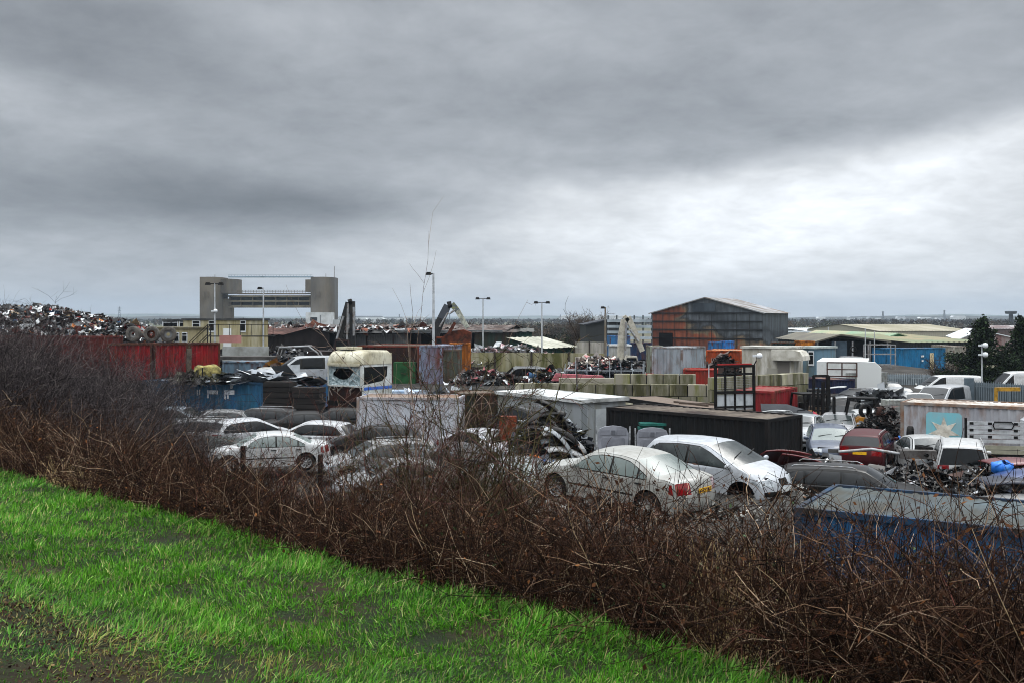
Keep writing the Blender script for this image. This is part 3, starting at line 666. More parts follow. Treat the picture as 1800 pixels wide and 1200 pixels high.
lo = leaves('dead_leaves', pts, NR.uniform(.012, .032, n), cvar(n, ['3b2519', '5a3a24', '2a1b14', '8a5a34', '4c4030'], [.36, .24, .26, .04, .10]), LEAF); tag(lo, 'withered brown leaves caught in the brambles', 'dead leaves', kind='stuff')
def leafpatch(px, py, D, r, n, label):
    c = np.array([PX(px, D), D, PZ(py, D)]); pts = c+NR.normal(size=(n, 3))*r*np.array([1, .7, .6])
    tag(leaves('bramble_leaves', pts, NR.uniform(.018, .036, n), cvar(n, ['25351c', '39502c', '5a6e4c', '1a2614']), LEAF), label, 'leaves', kind='stuff')
for px, py, D, r, n_, lb in [(645, 950, 10.3, .16, 90, 'small patch of grey green bramble leaves beside the grass edge'), (830, 975, 8.8, .3, 110, 'sparse green bramble leaves low in the middle of the thicket'),
    (1140, 1045, 7.4, .22, 70, 'green bramble leaves over the dark hollow near the grass'), (1335, 985, 8.0, .28, 90, 'rounded green leaves behind the pale sapling'), (1660, 1010, 8.2, .22, 60, 'green leaves deep in the brambles at the right'),
    (430, 850, 15, .5, 60, 'dull green leaves at the top of the left brambles')]: leafpatch(px, py, D, r, n_, lb)
# dry pale stalks standing by the grass edge
def stalks(px, py, D, h, n, label, cols=('b29a6c', '8f7a52', 'c4ae82'), spread=.16, r=.0035):
    b = np.array([PX(px, D), D, 0.])+NR.normal(size=(n, 3))*np.array([.12, .12, 0]); b[:, 2] = bank_z(b[:, 0], b[:, 1]); d = NR.normal(size=(n, 3))*spread; d[:, 2] = 1
    P = canes(b, d, h*NR.uniform(.5, 1.1, n), 7, .12, .06); o = tubes('dry_stalks', [(P, rad(P, r, r*.4), cvar(n, cols))], TWIG, 3)
    tag(o, label, 'dry stalks', kind='stuff')
stalks(1283, 1100, 7.05, .95, 90, 'upright bundle of straw coloured dead stalks by the grass edge', spread=.11)
stalks(1300, 1150, 6.6, .35, 60, 'short bent straw at the foot of the dead stalks', spread=.6)
stalks(1360, 1010, 7.6, 1.0, 26, 'thin pale dead stems leaning right of the straw bundle', spread=.4)
stalks(150, 800, 15.5, .75, 240, 'tan dead grass at the upper left of the brambles', spread=.5, r=.004)
stalks(120, 850, 14.2, .5, 220, 'short tan dead grass where the brambles meet the green verge', spread=.6, r=.004)

# ------------------------------------------------------------------ shrubs and small trees
GREY = ['353030', '262222', '453f40', '6d6562', '181516']
sh = [(-170, 27.0, 4.6, 2.6), (-60, 25, 4.9, 2.4), (50, 27, 5.2, 2.4), (150, 25.5, 4.9, 2.2), (-10, 31, 5.6, 2.5), (110, 31.5, 5.6, 2.4), (205, 29, 4.4, 2.2), (265, 26, 3.0, 1.9), (20, 21.5, 3.0, 2.0), (130, 20.8, 2.6, 1.8), (235, 22, 2.2, 1.7), (-110, 20.5, 3.2, 2.0)]
lb = ['leafless thorn bush beyond the left edge of the yard thicket', 'bare grey thorn bush at the very left of the photo', 'tall bare thorn bush below the scrap heap', 'bare thorn bush left of the red container row', 'tall grey twiggy bush under the rusty long container', 'highest bare bush overlapping the rusty container top',
      'bare bush reaching in front of the first bright red container', 'low spreading thorn bush left of the blue container', 'short twiggy bush between the tall thorns and the brown brambles at far left', 'low bare bush just above the brambles', 'low grey bush in front of the thorn thicket beside the cars', 'twiggy bush in the far left corner above the grass']
for i, ((px, D_, h_, r_), l_) in enumerate(zip(sh, lb)):
    X_ = PX(px, D_); z_ = float(bank_z(X_, D_)) if X_*TN[0]+D_*TN[1] < 12 else 0.
    shrub('thorn_bush', l_, 'bush', (X_, D_, max(0, z_)), h_*.80, r_*2.0, 130, GREY, (11, 7), 'bare thorn bushes at the left of the yard', .017, .55, 20+i, wts=[.3, .24, .22, .12, .12])
OL = ['37331f', '46422e', '26201a', '4f3430', '5f5044']
def bz(px, D): X = PX(px, D); return (X, D, max(0, float(bank_z(X, D))))
shrub('young_tree', 'many stemmed bare young tree with olive stems in the centre', 'tree', bz(800, 13.2), 3.25, 1.6, 40, OL, (8, 6), None, .022, .30, 41, 900, wts=[.3, .2, .25, .15, .1])
shrub('young_tree', 'tall thin leafless sapling rising above the horizon left of the middle lamp post', 'tree', bz(738, 12.8), 5.0, .3, 2, ['7a6b5f', '5d5048'], (11, 3), None, .013, .06, 42)
shrub('bare_shrub', 'reddish twiggy shrub spreading in front of the truck cab', 'shrub', bz(655, 12.6), 2.6, 1.6, 26, ['402420', '52342e', '2a1b18', '6d5a50'], (7, 5), None, .011, .75, 43, 700)
shrub('bare_shrub', 'reddish stemmed shrub right of the olive stemmed tree', 'shrub', bz(895, 13.0), 2.3, 1.2, 22, ['402420', '44362a', '2a1b18', '5f5248'], (7, 5), None, .011, .5, 44, 500)
shrub('bare_shrub', 'yellowish grey bare shrub in front of the parked cars at left', 'shrub', bz(372, 19.5), 2.5, 1.6, 20, ['403b2c', '504a3a', '28241d'], (7, 6), None, .013, .6, 45)
shrub('hawthorn_bush', 'dark spiky hawthorn in front of the blue container', 'bush', bz(1512, 11.5), 2.75, 2.0, 30, ['1f1a18', '2d2623', '3b322c'], (8, 6), None, .013, .75, 46, wts=[.4, .4, .2])
shrub('hawthorn_bush', 'dark twiggy bush over the torn right end of the blue container', 'bush', bz(1655, 10.6), 2.4, 1.9, 28, ['1f1a18', '2d2623', '4a3f38'], (8, 6), None, .012, .7, 47, wts=[.4, .4, .2])
shrub('hawthorn_bush', 'dark twiggy bush at the right edge of the photo', 'bush', bz(1795, 9.8), 2.0, 1.5, 22, ['28211e', '3a302b', '5a4c44'], (7, 5), None, .011, .7, 48)
shrub('sapling', 'pale slender sapling in front of the silver hatchback nose', 'tree', bz(1340, 8.9), 2.1, .35, 2, ['8a7f70', '6f6658'], (6, 3), None, .012, .18, 49)
shrub('sapling', 'thin pale whip of a sapling in front of the silver saloon boot', 'tree', bz(1165, 9.6), 1.9, .6, 5, ['8a7468', '6b5248', '9c8a7c'], (6, 4), None, .008, .55, 50, 260)
shrub('sapling', 'arching pale twigs over the side of the silver saloon', 'tree', bz(1060, 10.2), 1.9, .9, 9, ['8a7468', '6b5248', '5a3a34'], (7, 4), None, .008, .8, 51, 420)
shrub('sapling', 'thin grey stem left of the silver saloon front wheel', 'tree', bz(925, 10.6), 1.8, .5, 4, ['7a6a5c', '5a4c44'], (6, 3), None, .009, .4, 52)
# ------------------------------------------------------------------ builders that stand between two front corners A (left) and B (right)
def frame(name, label, cat, pa, Da, pb, Db, z0, group=None):
    a = Vector((PX(pa, Da), Da)); b = Vector((PX(pb, Db), Db)); d = b-a; L = d.length
    return thing(name, label, cat, ((a.x+b.x)/2, (a.y+b.y)/2, z0), math.atan2(d.y, d.x), group), L
def container(label, pa, Da, pb, Db, z0, col, dirt='5a4436', amt=.3, W=2.44, dep=.036, Hh=2.59, roof=None, frame_col=None, doors='', group=None, name='shipping_container', L=None, patches=None, pitch=.28, rust='4a2a1a', roof2='6a6258'):
    root, L0 = frame(name, label, 'container', pa, Da, pb, Db, z0, group); L = L or L0; x0 = -L0/2; x1 = x0+L
    m = M(col, dirt, amt, 1.1, .55, 0, (1, 1, .35), 0, 0, 'container paint', rust, .26, 2.5, .14)
    fm = M(frame_col or col, rust, .5, 2.2, .6, 0, (1, 1, 1), name='container frame'); rm = M(roof or col, roof2, .45, .9, .75, name='container roof', col3=rust, amt3=.3, scale3=.5)
    MB().corr((x0+.12, .035), (x1-.12, .035), .14, Hh-.1, pitch, dep).build('front_wall' if doors != 'front' else 'front_doors', m, root, False)
    MB().corr((x1-.12, W-.035), (x0+.12, W-.035), .14, Hh-.1, pitch).build('rear_wall', m, root, False)
    for nm, xx, s in (('left', x0, -1), ('right', x1, 1)):
        e = MB()
        if doors == nm:
            for k in (0, 1):
                e2 = MB().box(xx-.03*s, .12+(W-.24)*(.25+.5*k), Hh/2, .05, (W-.28)/2-.02, Hh-.26)
                for j in (.28, .72):
                    yy = .12+(W-.24)*(.5*k+.5*j); e2.bar((xx+.02*s, yy, .16), (xx+.02*s, yy, Hh-.12), .035)
                e2.build('door', m, root, False)
            continue
        if s > 0: e.corr((xx-.035, .12), (xx-.035, W-.12), .14, Hh-.1, pitch)
        else: e.corr((xx+.035, W-.12), (xx+.035, .12), .14, Hh-.1, pitch)
        e.build('end_wall', m, root, False)
    f = MB()
    for x in (x0+.06, x1-.06):
        for y in (.06, W-.06): f.box(x, y, Hh/2, .13, .13, Hh-.002)
    for z, h in ((.07, .14), (Hh-.055, .11)):
        for y in (.05, W-.05): f.box((x0+x1)/2, y, z, L-.25, .095, h)
        for x in (x0+.05, x1-.05): f.box(x, W/2, z, .095, W-.25, h)
    f.build('frame', fm, root, False)
    MB().roofcorr(x0+.1, x1-.1, .1, W-.1, Hh-.03, .3, .02).build('roof', rm, root, False)
    fl = MB().box((x0+x1)/2, W/2, .12, L-.2, W-.2, .06).build('floor', DARK, root, False)
    if doors == 'front':
        for k in (0, 1):
            e2 = MB()
            cx_ = x0+L*(.25+.5*k); e2.box(cx_, -.005, Hh/2, L/2-.12, .05, Hh-.26)
            for j in (-.25, .25): e2.bar((cx_+j*L/2, -.05, .16), (cx_+j*L/2, -.05, Hh-.12), .035)
            for zz in (.9, 1.5): e2.box(cx_, -.035, zz, L/2-.3, .02, .03)
            e2.build('door', m, root, False)
    return root
def hall(label, pa, Da, pb, Db, z0, eave, ridge, depth, wall, roof, name='warehouse', ribs=.5, cat='building', over=.3, open_front=False, gable=True, group=None, ridge_at=.5, door=None, wins=0, winz=1.5):
    root, L = frame(name, label, cat, pa, Da, pb, Db, z0, group); x0, x1 = -L/2, L/2; xr = x0+L*ridge_at; e, r = eave-z0, ridge-z0
    wl = MB()
    if gable:
        zf = lambda x, y=0: e+(r-e)*((x-x0)/(xr-x0) if x < xr else (x1-x)/(x1-xr))
        if not open_front:
            n = max(2, round(L/ribs)); xs = sorted(set([x0+L*i/n for i in range(n+1)]+[xr])); f = MB(); vs = []
            for i, x in enumerate(xs): vs += [(x, -.02*(i % 2), 0), (x, -.02*(i % 2), zf(x))]
            f.add(vs, [(2*i, 2*i+2, 2*i+3, 2*i+1) for i in range(len(xs)-1)]); f.build('front_wall', wall, root, False)
        for x, s in ((x0, -1), (x1, 1)):
            q = MB(); q.corr((x, 0) if s > 0 else (x, depth), (x, depth) if s > 0 else (x, 0), 0, e, ribs, .03); q.build('side_wall', wall, root, False)
        vs = [(x0, depth, 0), (x1, depth, 0), (x1, depth, e), (xr, depth, r), (x0, depth, e)]; MB().add(vs, [(4, 3, 2, 1, 0)]).build('back_wall', wall, root, False)
        for a, b in ((x0-over, xr), (xr, x1+over)):
            q = MB(); zz = lambda x: e+(r-e)*((x-x0)/(xr-x0) if x < xr+1e-6 else (x1-x)/(x1-xr))
            nr = max(1, round((depth+2*over)/ribs)); st = (depth+2*over)/nr; vs = []
            for k in range(nr+1): vs += [(a, -over+k*st, zz(a)+.06+.03*(k % 2)), (b, -over+k*st, zz(b)+.06+.03*(k % 2))]
            q.add(vs, [(2*k, 2*k+1, 2*k+3, 2*k+2) for k in range(nr)])
            q.add([(a, -over, zz(a)-.06), (b, -over, zz(b)-.06), (b, -over, zz(b)+.1), (a, -over, zz(a)+.1)], [(0, 1, 2, 3)]); q.build('roof', roof, root, False)
    else:
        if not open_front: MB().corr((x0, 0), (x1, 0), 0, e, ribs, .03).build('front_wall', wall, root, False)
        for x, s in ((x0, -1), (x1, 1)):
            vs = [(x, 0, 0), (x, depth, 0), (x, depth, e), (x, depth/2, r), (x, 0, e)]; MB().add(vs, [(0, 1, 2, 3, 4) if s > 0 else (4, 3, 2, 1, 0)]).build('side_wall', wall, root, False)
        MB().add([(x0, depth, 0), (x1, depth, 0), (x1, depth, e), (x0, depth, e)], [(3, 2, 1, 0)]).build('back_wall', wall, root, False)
        for ya, yb, za, zb_ in ((-over, depth/2, e-.05, r), (depth/2, depth+over, r, e-.05)):
            q = MB(); q.roofcorr(x0-over, x1+over, ya, yb, 0, max(ribs, .9), .05, lambda x, y, ya=ya, yb=yb, za=za, zb_=zb_: .08+za+(zb_-za)*(y-ya)/(yb-ya)); q.build('roof', roof, root, False)
    for k in range(wins):
        xc = x0+L*(k+.5)/wins; q = MB().box(xc, -.04, winz, min(1.8, L/wins*.55), .06, .9).build('window', M('b8bcc0', name='white frame'), root, False)
        MB().box(xc, -.08, winz, min(1.6, L/wins*.48), .03, .72).build('pane', GLASSD, q, False)
    if door:
        MB().box(x0+L*door[0], -.05, door[2]/2, door[1], .06, door[2]).build('door', M(door[3]) if isinstance(door[3], str) else door[3], root, False)
    return root, L
WHITE = M('b4b7b9', '8e918f', .35, .3, .7, name='pale sheet'); GREYS = M('6d7072', '4c4e4e', .4, .4, .7, name='grey sheet')
# ------------------------------------------------------------------ flood barrier far off
CONC = M('665f54', '443f38', .45, .12, .85, 0, (1, 1, .4), .2, 0, 'weathered concrete', '5e6062', .3, .05)
def barrier():
    D_ = 400; S = D_/F; x = lambda px: (px-468)*S; z = lambda py: PZ(py, D_)
    root = thing('flood_barrier', 'concrete drop gate flood barrier with two tall towers behind the yard', 'flood barrier', (PX(468, D_), D_, 0))
    def tower(nm, a, b, c, d0, d1, top):
        q = MB(); q.prism([(x(a), 0), (x(b), -1.5), (x(c), 4), (x(c), 12), (x(a), 12)], -.2, z(top), 'z')
        for xx in (x(a)+(x(b)-x(a))*.33, x(a)+(x(b)-x(a))*.66): q.box(xx, -1.2, z(518), .25, .5, 2.4)
        t_ = q.build('tower', CONC, root); return t_
    tower('l', 351, 377, 386, 0, 0, 487); tower('r', 546, 571, 585, 0, 0, 487)
    MB().prism([(x(384), 3), (x(402), .5), (x(411), 5), (x(411), 12), (x(384), 12)], z(516), z(490), 'z').build('gearbox_housing', CONC, root)
    MB().prism([(x(533), 4), (x(547), 2), (x(547), 12), (x(533), 12)], z(513), z(491), 'z').build('gearbox_housing', CONC, root)
    MB().box((x(386)+x(400))/2, 7, z(560)/2+3, x(400)-x(386), 5, z(516)-0).build('guide_pier', CONC, root)
    gm = M('6a6455', '46423a', .4, .3, .7, name='gate steel')
    gt = MB(); gt.b2(x(397), 6, z(540), x(541), 7.5, z(519))
    gt.build('gate', M('24282a', '3a3d3a', .4, .3, .8, name='gate plate'), root)
    for a, b in ((519, 522), (528, 530.5), (536.5, 541)): MB().b2(x(396), 4, z(b), x(542), 6, z(a)).build('gate_beam', gm, root)
    for i in range(8): MB().b2(x(397+i*20.4), 4.5, z(540), x(398+i*20.4), 6, z(520)).build('gate_rib', gm, root)
    w_ = MB(); w_.b2(x(411), 5, z(517), x(541), 8, z(515))
    for i in range(27): xx = x(411+i*4.85); w_.bar((xx, 5, z(515)), (xx, 5, z(510)), .12)
    for h in (510, 512.5): w_.bar((x(411), 5, z(h)), (x(533), 5, z(h)), .14)
    w_.build('walkway', CONC, root)
    tb = MB(); tb.b2(x(395), 5, z(487), x(545), 7, z(484.7))
    for i in range(30): tb.bar((x(396+i*5), 5, z(484.7)), (x(396+i*5), 5, z(482.6)), .1)
    tb.bar((x(395), 5, z(482.6)), (x(545), 5, z(482.6)), .12); tb.build('top_bridge', M('7c8f9c', '5a6a74', .3, .3, name='blue grey steel'), root)
    MB().bar((x(583), 6, z(490)), (x(583), 6, z(467)), .25).bar((x(568), 6, z(487)), (x(568), 6, z(480)), .2).bar((x(370), 6, z(487)), (x(370), 6, z(481)), .2).build('mast', STEEL, root)
    c = MB(); c.b2(x(541), -4, 0, x(585.5), 3, z(549.5)); cb = c.build('control_room', WHITE, root)
    MB().b2(x(549), -4.15, z(564), x(561), -4.02, z(558)).build('window', GLASSD, cb); MB().b2(x(566), -4.15, z(570), x(567.5), -4.02, z(554)).build('downpipe', GREYS, cb)
    MB().b2(x(585.5), 0, 0, x(600), 4, z(562)).build('annex', M('9da1a2'), root)
barrier()
# ------------------------------------------------------------------ far woodland, town, pylons
NR = np.random.default_rng(3)
def crowns(name, label, N_, px0, px1, D0, D1, h0, h1, q, size, cols, kind='stuff', zb=-.25, pw=1.):
    D_ = D0+(D1-D0)*NR.uniform(0, 1, N_)**pw; X_ = (NR.uniform(px0, px1, N_)-900)/F*D_; h = NR.uniform(h0, h1, N_); w_ = h*NR.uniform(.5, 1.1, N_)
    p = unit(NR.normal(size=(N_, q, 3)))*NR.uniform(.35, 1, (N_, q, 1))**.6; p = p*np.stack([w_, w_, h*.5], 1)[:, None]*np.array([.6, .6, 1])+np.stack([X_, D_, zb+h*.5], 1)[:, None]
    sz = np.repeat(size*h, q); cl = np.repeat(cvar(N_, cols), q, 0)*NR.uniform(.7, 1.3, (N_*q, 1))
    tag(leaves(name, p.reshape(-1, 3), sz, cl, LEAF), label, 'trees', kind=kind)
BR = ['2a2622', '39332c', '241f1c', '2f3328', '453c32']
crowns('woodland', 'distant brown leafless woodland across the marsh', 4200, -300, 2100, 700, 2600, 3, 6.6, 40, .16, BR, pw=.8)
crowns('woodland', 'dark scrub and bare trees behind the open sheds', 520, 590, 1060, 250, 520, 2.2, 4.6, 90, .10, ['2b2620', '3a3228', '23281a', '4a3f34'])
crowns('woodland', 'scrub behind the industrial estate roofs at right', 260, 1380, 1850, 420, 800, 3, 6, 60, .11, BR)
crowns('scrub_patch', 'dark green gorse and scrub bank between the white roofed shed and the pallet of pipes', 130, 955, 1062, 150, 190, 1.8, 3.6, 110, .09, ['1c2212', '2c3020', '15180f', '3a3228'])
far_l = ['tiny pale building in the distant town left of the burnt warehouse', 'tiny white warehouse on the horizon behind the sheds', 'tiny pale house on the low hill at right']
for i in range(30):
    k = i % 3; px = [random.uniform(600, 760), random.uniform(990, 1130), random.uniform(1390, 1700)][k]; D_ = random.uniform(1500, 2100) if k < 2 else random.uniform(1700, 2300); L_ = random.uniform(9, 26) if k == 2 else random.uniform(20, 60)
    root = thing('distant_building', far_l[k], 'building', (PX(px, D_), D_, random.uniform(0, 2.5)), 0, 'tiny buildings on the horizon')
    hh = random.uniform(4, 7); MB().b2(-L_/2, 0, -3, L_/2, 14, hh).build('wall', M('a9adb0', 'c9cccd', .5, .05), root, False)
    MB().prism([(-L_/2-.5, hh), (L_/2+.5, hh), (L_/2*.8, hh+1.8), (-L_/2*.8, hh+1.8)], -.5, 14.5).build('roof', M('7d8387' if i % 2 else 'c4c8ca'), root)
pyl = [(210, 539, 2400, 'thin pylon on the horizon above the scrap heap'), (790, 552, 2600, 'small pylon seen under the middle crane arm'), (985, 553, 2800, 'pylon just left of the bare tree on the horizon'), (1660, 545, 1900, 'lattice pylon on the far hill at right'), (1552, 547, 1700, 'lattice tower left of the hill at right'), (702, 552, 2500, 'faint pylon left of the tall sapling'), (1790, 551, 2200, 'faint pylon at the far right horizon')]
for px, py, D_, l_ in pyl:
    h = PZ(py, D_); root = thing('pylon', l_, 'pylon', (PX(px, D_), D_, -.5), .4); q = MB(); b = h*.09
    for sx in (-1, 1):
        for sy in (-1, 1): q.bar((sx*b, sy*b, 0), (sx*b*.15, sy*b*.15, h), .9)
    for k in range(6):
        z0_, z1_ = h*k/6, h*(k+1)/6; w0, w1 = b*(1-.85*k/6), b*(1-.85*(k+1)/6); q.bar((-w0, -w0, z0_), (w1, -w1, z1_), .5); q.bar((w0, -w0, z0_), (-w1, -w1, z1_), .5)
    q.build('lattice', M('4c5256'), root); a = MB()
    for zz in (.72, .84, .95): a.bar((-b*1.3, 0, h*zz), (b*1.3, 0, h*zz), .7)
    a.build('cross_arms', M('4c5256'), root)
# control tower like structure far right
t_ = thing('water_tower', 'dark flat topped tower on the skyline between the conifers', 'tower', (PX(1777, 700), 700, 0)); MB().lathe([(1.4, 0), (1.4, 9)], 12, 'z').build('stem', M('23272b'), t_); MB().lathe([(0, 9), (3.5, 9.2), (4, 10.8), (3.4, 11.2), (0, 11.2)], 14, 'z').build('tank', M('23272b'), t_)
# ------------------------------------------------------------------ burnt warehouse
BW = M('34393f', '20252a', .5, .35, .6, .2, (1, 1, .25), 0, 0, 'scorched sheet', '5a6066', .25, .5, .25)
RW = bpy.data.materials.new('burnt sheet'); RW.use_nodes = True
def burnt():
    t = RW.node_tree; b = t.nodes['Principled BSDF']; b.inputs['Roughness'].default_value = .6
    tc = t.nodes.new('ShaderNodeTexCoord'); mp = t.nodes.new('ShaderNodeMapping'); t.links.new(tc.outputs['Object'], mp.inputs[0]); mp.inputs['Scale'].default_value = (.16, .16, .22)
    n = t.nodes.new('ShaderNodeTexNoise'); n.inputs['Scale'].default_value = 1; n.inputs['Detail'].default_value = 9; n.inputs['Distortion'].default_value = .6; n.inputs['Roughness'].default_value = .6; t.links.new(mp.outputs[0], n.inputs['Vector'])
    sp = t.nodes.new('ShaderNodeSeparateXYZ'); t.links.new(tc.outputs['Object'], sp.inputs[0])
    def m_(op, a, b_):
        q = t.nodes.new('ShaderNodeMath'); q.operation = op
        for i, x in enumerate((a, b_)):
            if isinstance(x, (int, float)): q.inputs[i].default_value = x
            else: t.links.new(x, q.inputs[i])
        return q.outputs[0]
    s = m_('ADD', m_('MULTIPLY', m_('SUBTRACT', n.outputs[0], .5), 1.1), m_('MULTIPLY', sp.outputs[0], -.015)); s = m_('SUBTRACT', s, m_('MULTIPLY', sp.outputs[2], m_('ADD', m_('MULTIPLY', sp.outputs[0], .0075), .095))); s = m_('ADD', s, .76)
    cr = t.nodes.new('ShaderNodeValToRGB'); t.links.new(s, cr.inputs[0]); e = cr.color_ramp.elements
    stops = [(0, '41484e'), (.22, '23292f'), (.36, '4a5056'), (.42, '1d1f22'), (.50, '6a5a44'), (.56, '7a3a1a'), (.75, '602a12'), (1, '45200f')]
    e[0].position = 0; e[0].color = (*lin(stops[0][1]), 1); e[1].position = 1; e[1].color = (*lin(stops[-1][1]), 1)
    for p, c in stops[1:-1]: q = e.new(p); q.color = (*lin(c), 1)
    n2_ = t.nodes.new('ShaderNodeTexNoise'); n2_.inputs['Scale'].default_value = 1; n2_.inputs['Detail'].default_value = 6
    mp2 = t.nodes.new('ShaderNodeMapping'); mp2.inputs['Scale'].default_value = (2.2, 2.2, .25); t.links.new(tc.outputs['Object'], mp2.inputs[0]); t.links.new(mp2.outputs[0], n2_.inputs['Vector'])
    mr = t.nodes.new('ShaderNodeMapRange'); mr.inputs[1].default_value = .3; mr.inputs[2].default_value = .7; mr.inputs[3].default_value = .32; mr.inputs[4].default_value = 1.2; t.links.new(n2_.outputs[0], mr.inputs[0])
    vm = t.nodes.new('ShaderNodeVectorMath'); vm.operation = 'SCALE'; t.links.new(cr.outputs[0], vm.inputs[0]); t.links.new(mr.outputs[0], vm.inputs['Scale']); t.links.new(vm.outputs[0], b.inputs['Base Color'])
burnt()
rt, Lw = hall('large rust and smoke stained corrugated warehouse with pitched roof', 1145, 155, 1341, 146, 1.2, PZ(550.5, 150), PZ(523.5, 150), 13.5, RW, M('85878a', '5f5a52', .4, .3, .6, name='warehouse roof', col3='5c4a3a', amt3=.25, scale3=.4), ribs=.35, over=.35)
e_ = PZ(550.5, 150)-1.2
for zz in (e_, e_-1.25, e_-2.5, e_-3.8): MB().box(0, -.12, zz, Lw, .12, .16).build('sheeting_rail', M('1d1f21'), rt, False)
for i in range(1, 9): MB().box(-Lw/2+Lw*i/9, -.09, (e_-.2)/2, .07, .05, e_-.2).build('seam', M('22201e'), rt, False)
MB().box(-.2, -.13, e_+.85, Lw*.2, .1, 1.3).build('high_door', M('3c434a', '2a3036', .5, .5, stretch=(1, 1, .3)), rt, False)
MB().box(-Lw*.36, -.14, 1.3, 2.2, .1, 2.6).build('doorway', DARK, rt, False)
# ------------------------------------------------------------------ left sheds and cabins
OPEN = M('120f0e', '090808', .5, .5, .9, name='near black sheet')  # near-black sheet for the open shed walls
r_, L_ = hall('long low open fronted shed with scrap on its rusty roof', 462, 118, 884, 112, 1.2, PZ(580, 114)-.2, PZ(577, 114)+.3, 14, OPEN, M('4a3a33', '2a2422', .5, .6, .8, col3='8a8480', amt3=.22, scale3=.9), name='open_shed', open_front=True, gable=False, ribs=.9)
e_ = PZ(580, 114)-.2-1.2
for i in range(10): MB().box(-L_/2+L_*i/9, .1, e_/2, .16, .16, e_).build('post', M('2c2220'), r_, False)
MB().box(0, -.2, e_+.02, L_, .1, .35).build('gutter_beam', M('4c4f50', '6f7274', .4, 1), r_, False)
MB().corr((-L_*.17, 2.5), (L_*.09, 2.5), 0, e_-.3, .3, .03).build('inner_partition', M('9a9da0', '787a7c', .4, .6, .5), r_, False)
hall('small rusty flat roofed shed at the left end of the open sheds', 440, 108, 500, 106, 1.2, 4.3, 4.9, 8, M('1c1412', '120e0d', .5, .5), M('4a2a20', '2f1f1a', .5, .7), name='shed', gable=False)
def cabin(label, pa, Da, pb, Db, z0, ht, W_, col, dirt, wins, doors=(), roofc='2c2e30', group='portable site cabins', amt=.45, name='portable_cabin'):
    root, L = frame(name, label, 'cabin', pa, Da, pb, Db, z0, group); m = M(col, dirt, amt, .8, .7, 0, (1, 1, .22), 0, 0, 'cabin panel', '5a5230', .2, 1.6, .16)
    b = MB().b2(-L/2, 0, 0, L/2, W_, ht); n = int(L/1.2)
    for i in range(1, n): b.box(-L/2+L*i/n, -.01, ht/2, .05, .02, ht)
    b.build('body', m, root, False); MB().b2(-L/2-.12, -.12, ht+.004, L/2+.12, W_+.12, ht+.16).build('roof', M(roofc, '4a4a46', .4, 1), root, False)
    for fx, zc, w_, h_ in wins:
        f = MB().box(-L/2+L*fx, -.03, zc, w_, .06, h_).build('window', M('c2c6c8', name='white frame'), root, False)
        MB().box(-L/2+L*fx, -.07, zc-.1, w_*.8, .03, h_*.55).build('pane', GLASSD, f, False); MB().box(-L/2+L*fx, -.07, zc+h_*.33, w_*.8, .03, h_*.18).build('fanlight', GLASSD, f, False)
    for fx, w_, c_ in doors: MB().box(-L/2+L*fx, -.04, 1.0, w_, .06, 2.0).build('door', M(c_), root, False)
    return root, L
cr_, L_ = cabin('long moss stained cream site cabin with three windows and a white door', 322, 92, 441, 90, 3.1, PZ(563, 91)-3.1, 3, 'a5a08a', '8a7f55', [(.20, 2.2, .85, 1.1), (.43, 2.2, .6, 1.1), (.89, 2.2, .55, 1.1)], [(.66, .8, 'c8cccc')])
cabin('white stacked cabin behind the left end of the cream cabin', 287, 97, 334, 97, 3.2, PZ(564.5, 97)-3.2, 3, 'b4b5b0', '8a8878', [(.15, 2.3, .9, .7), (.42, 2.3, .7, .7), (.75, 2.3, .8, .7)])
cabin('dirty cream cabin with two tall dark windows beside the big tyres', 262, 84, 332, 83, 1.8, PZ(578, 84)-1.8, 3, 'a39a7c', '6d6444', [(.70, 2.65, .5, .8), (.90, 2.65, .5, .8)], roofc='6a6248')
q = thing('steel_staircase', 'thin dark handrails climbing to the cream cabin', 'stairs', (PX(352, 82), 82, 1.8)); a = MB()
for s in (0, .8): a.bar((-2, s, .3), (.6, s, 2.9), .06); a.bar((-2, s, 1.2), (.6, s, 3.7), .05); a.bar((.6, s, 3.7), (6, s, 3.7), .05); a.bar((.6, s, 0), (.6, s, 3.7), .07)
for i in range(7): a.bar((.6+i*.9, 0, 2.8), (.6+i*.9, 0, 3.7), .04)
a.build('handrail', BLACKM, q); MB().b2(.6, 0, 2.7, 6, .9, 2.78).build('landing', BLACKM, q)
tag(MB().box(PX(405, 80), 80, PZ(596, 80), 1.75, .06, .6).build('hoarding', M('9a6c66', '7a5650', .4, .7, .8)), 'faded pink sheet fixed below the cream cabin', 'hoarding')
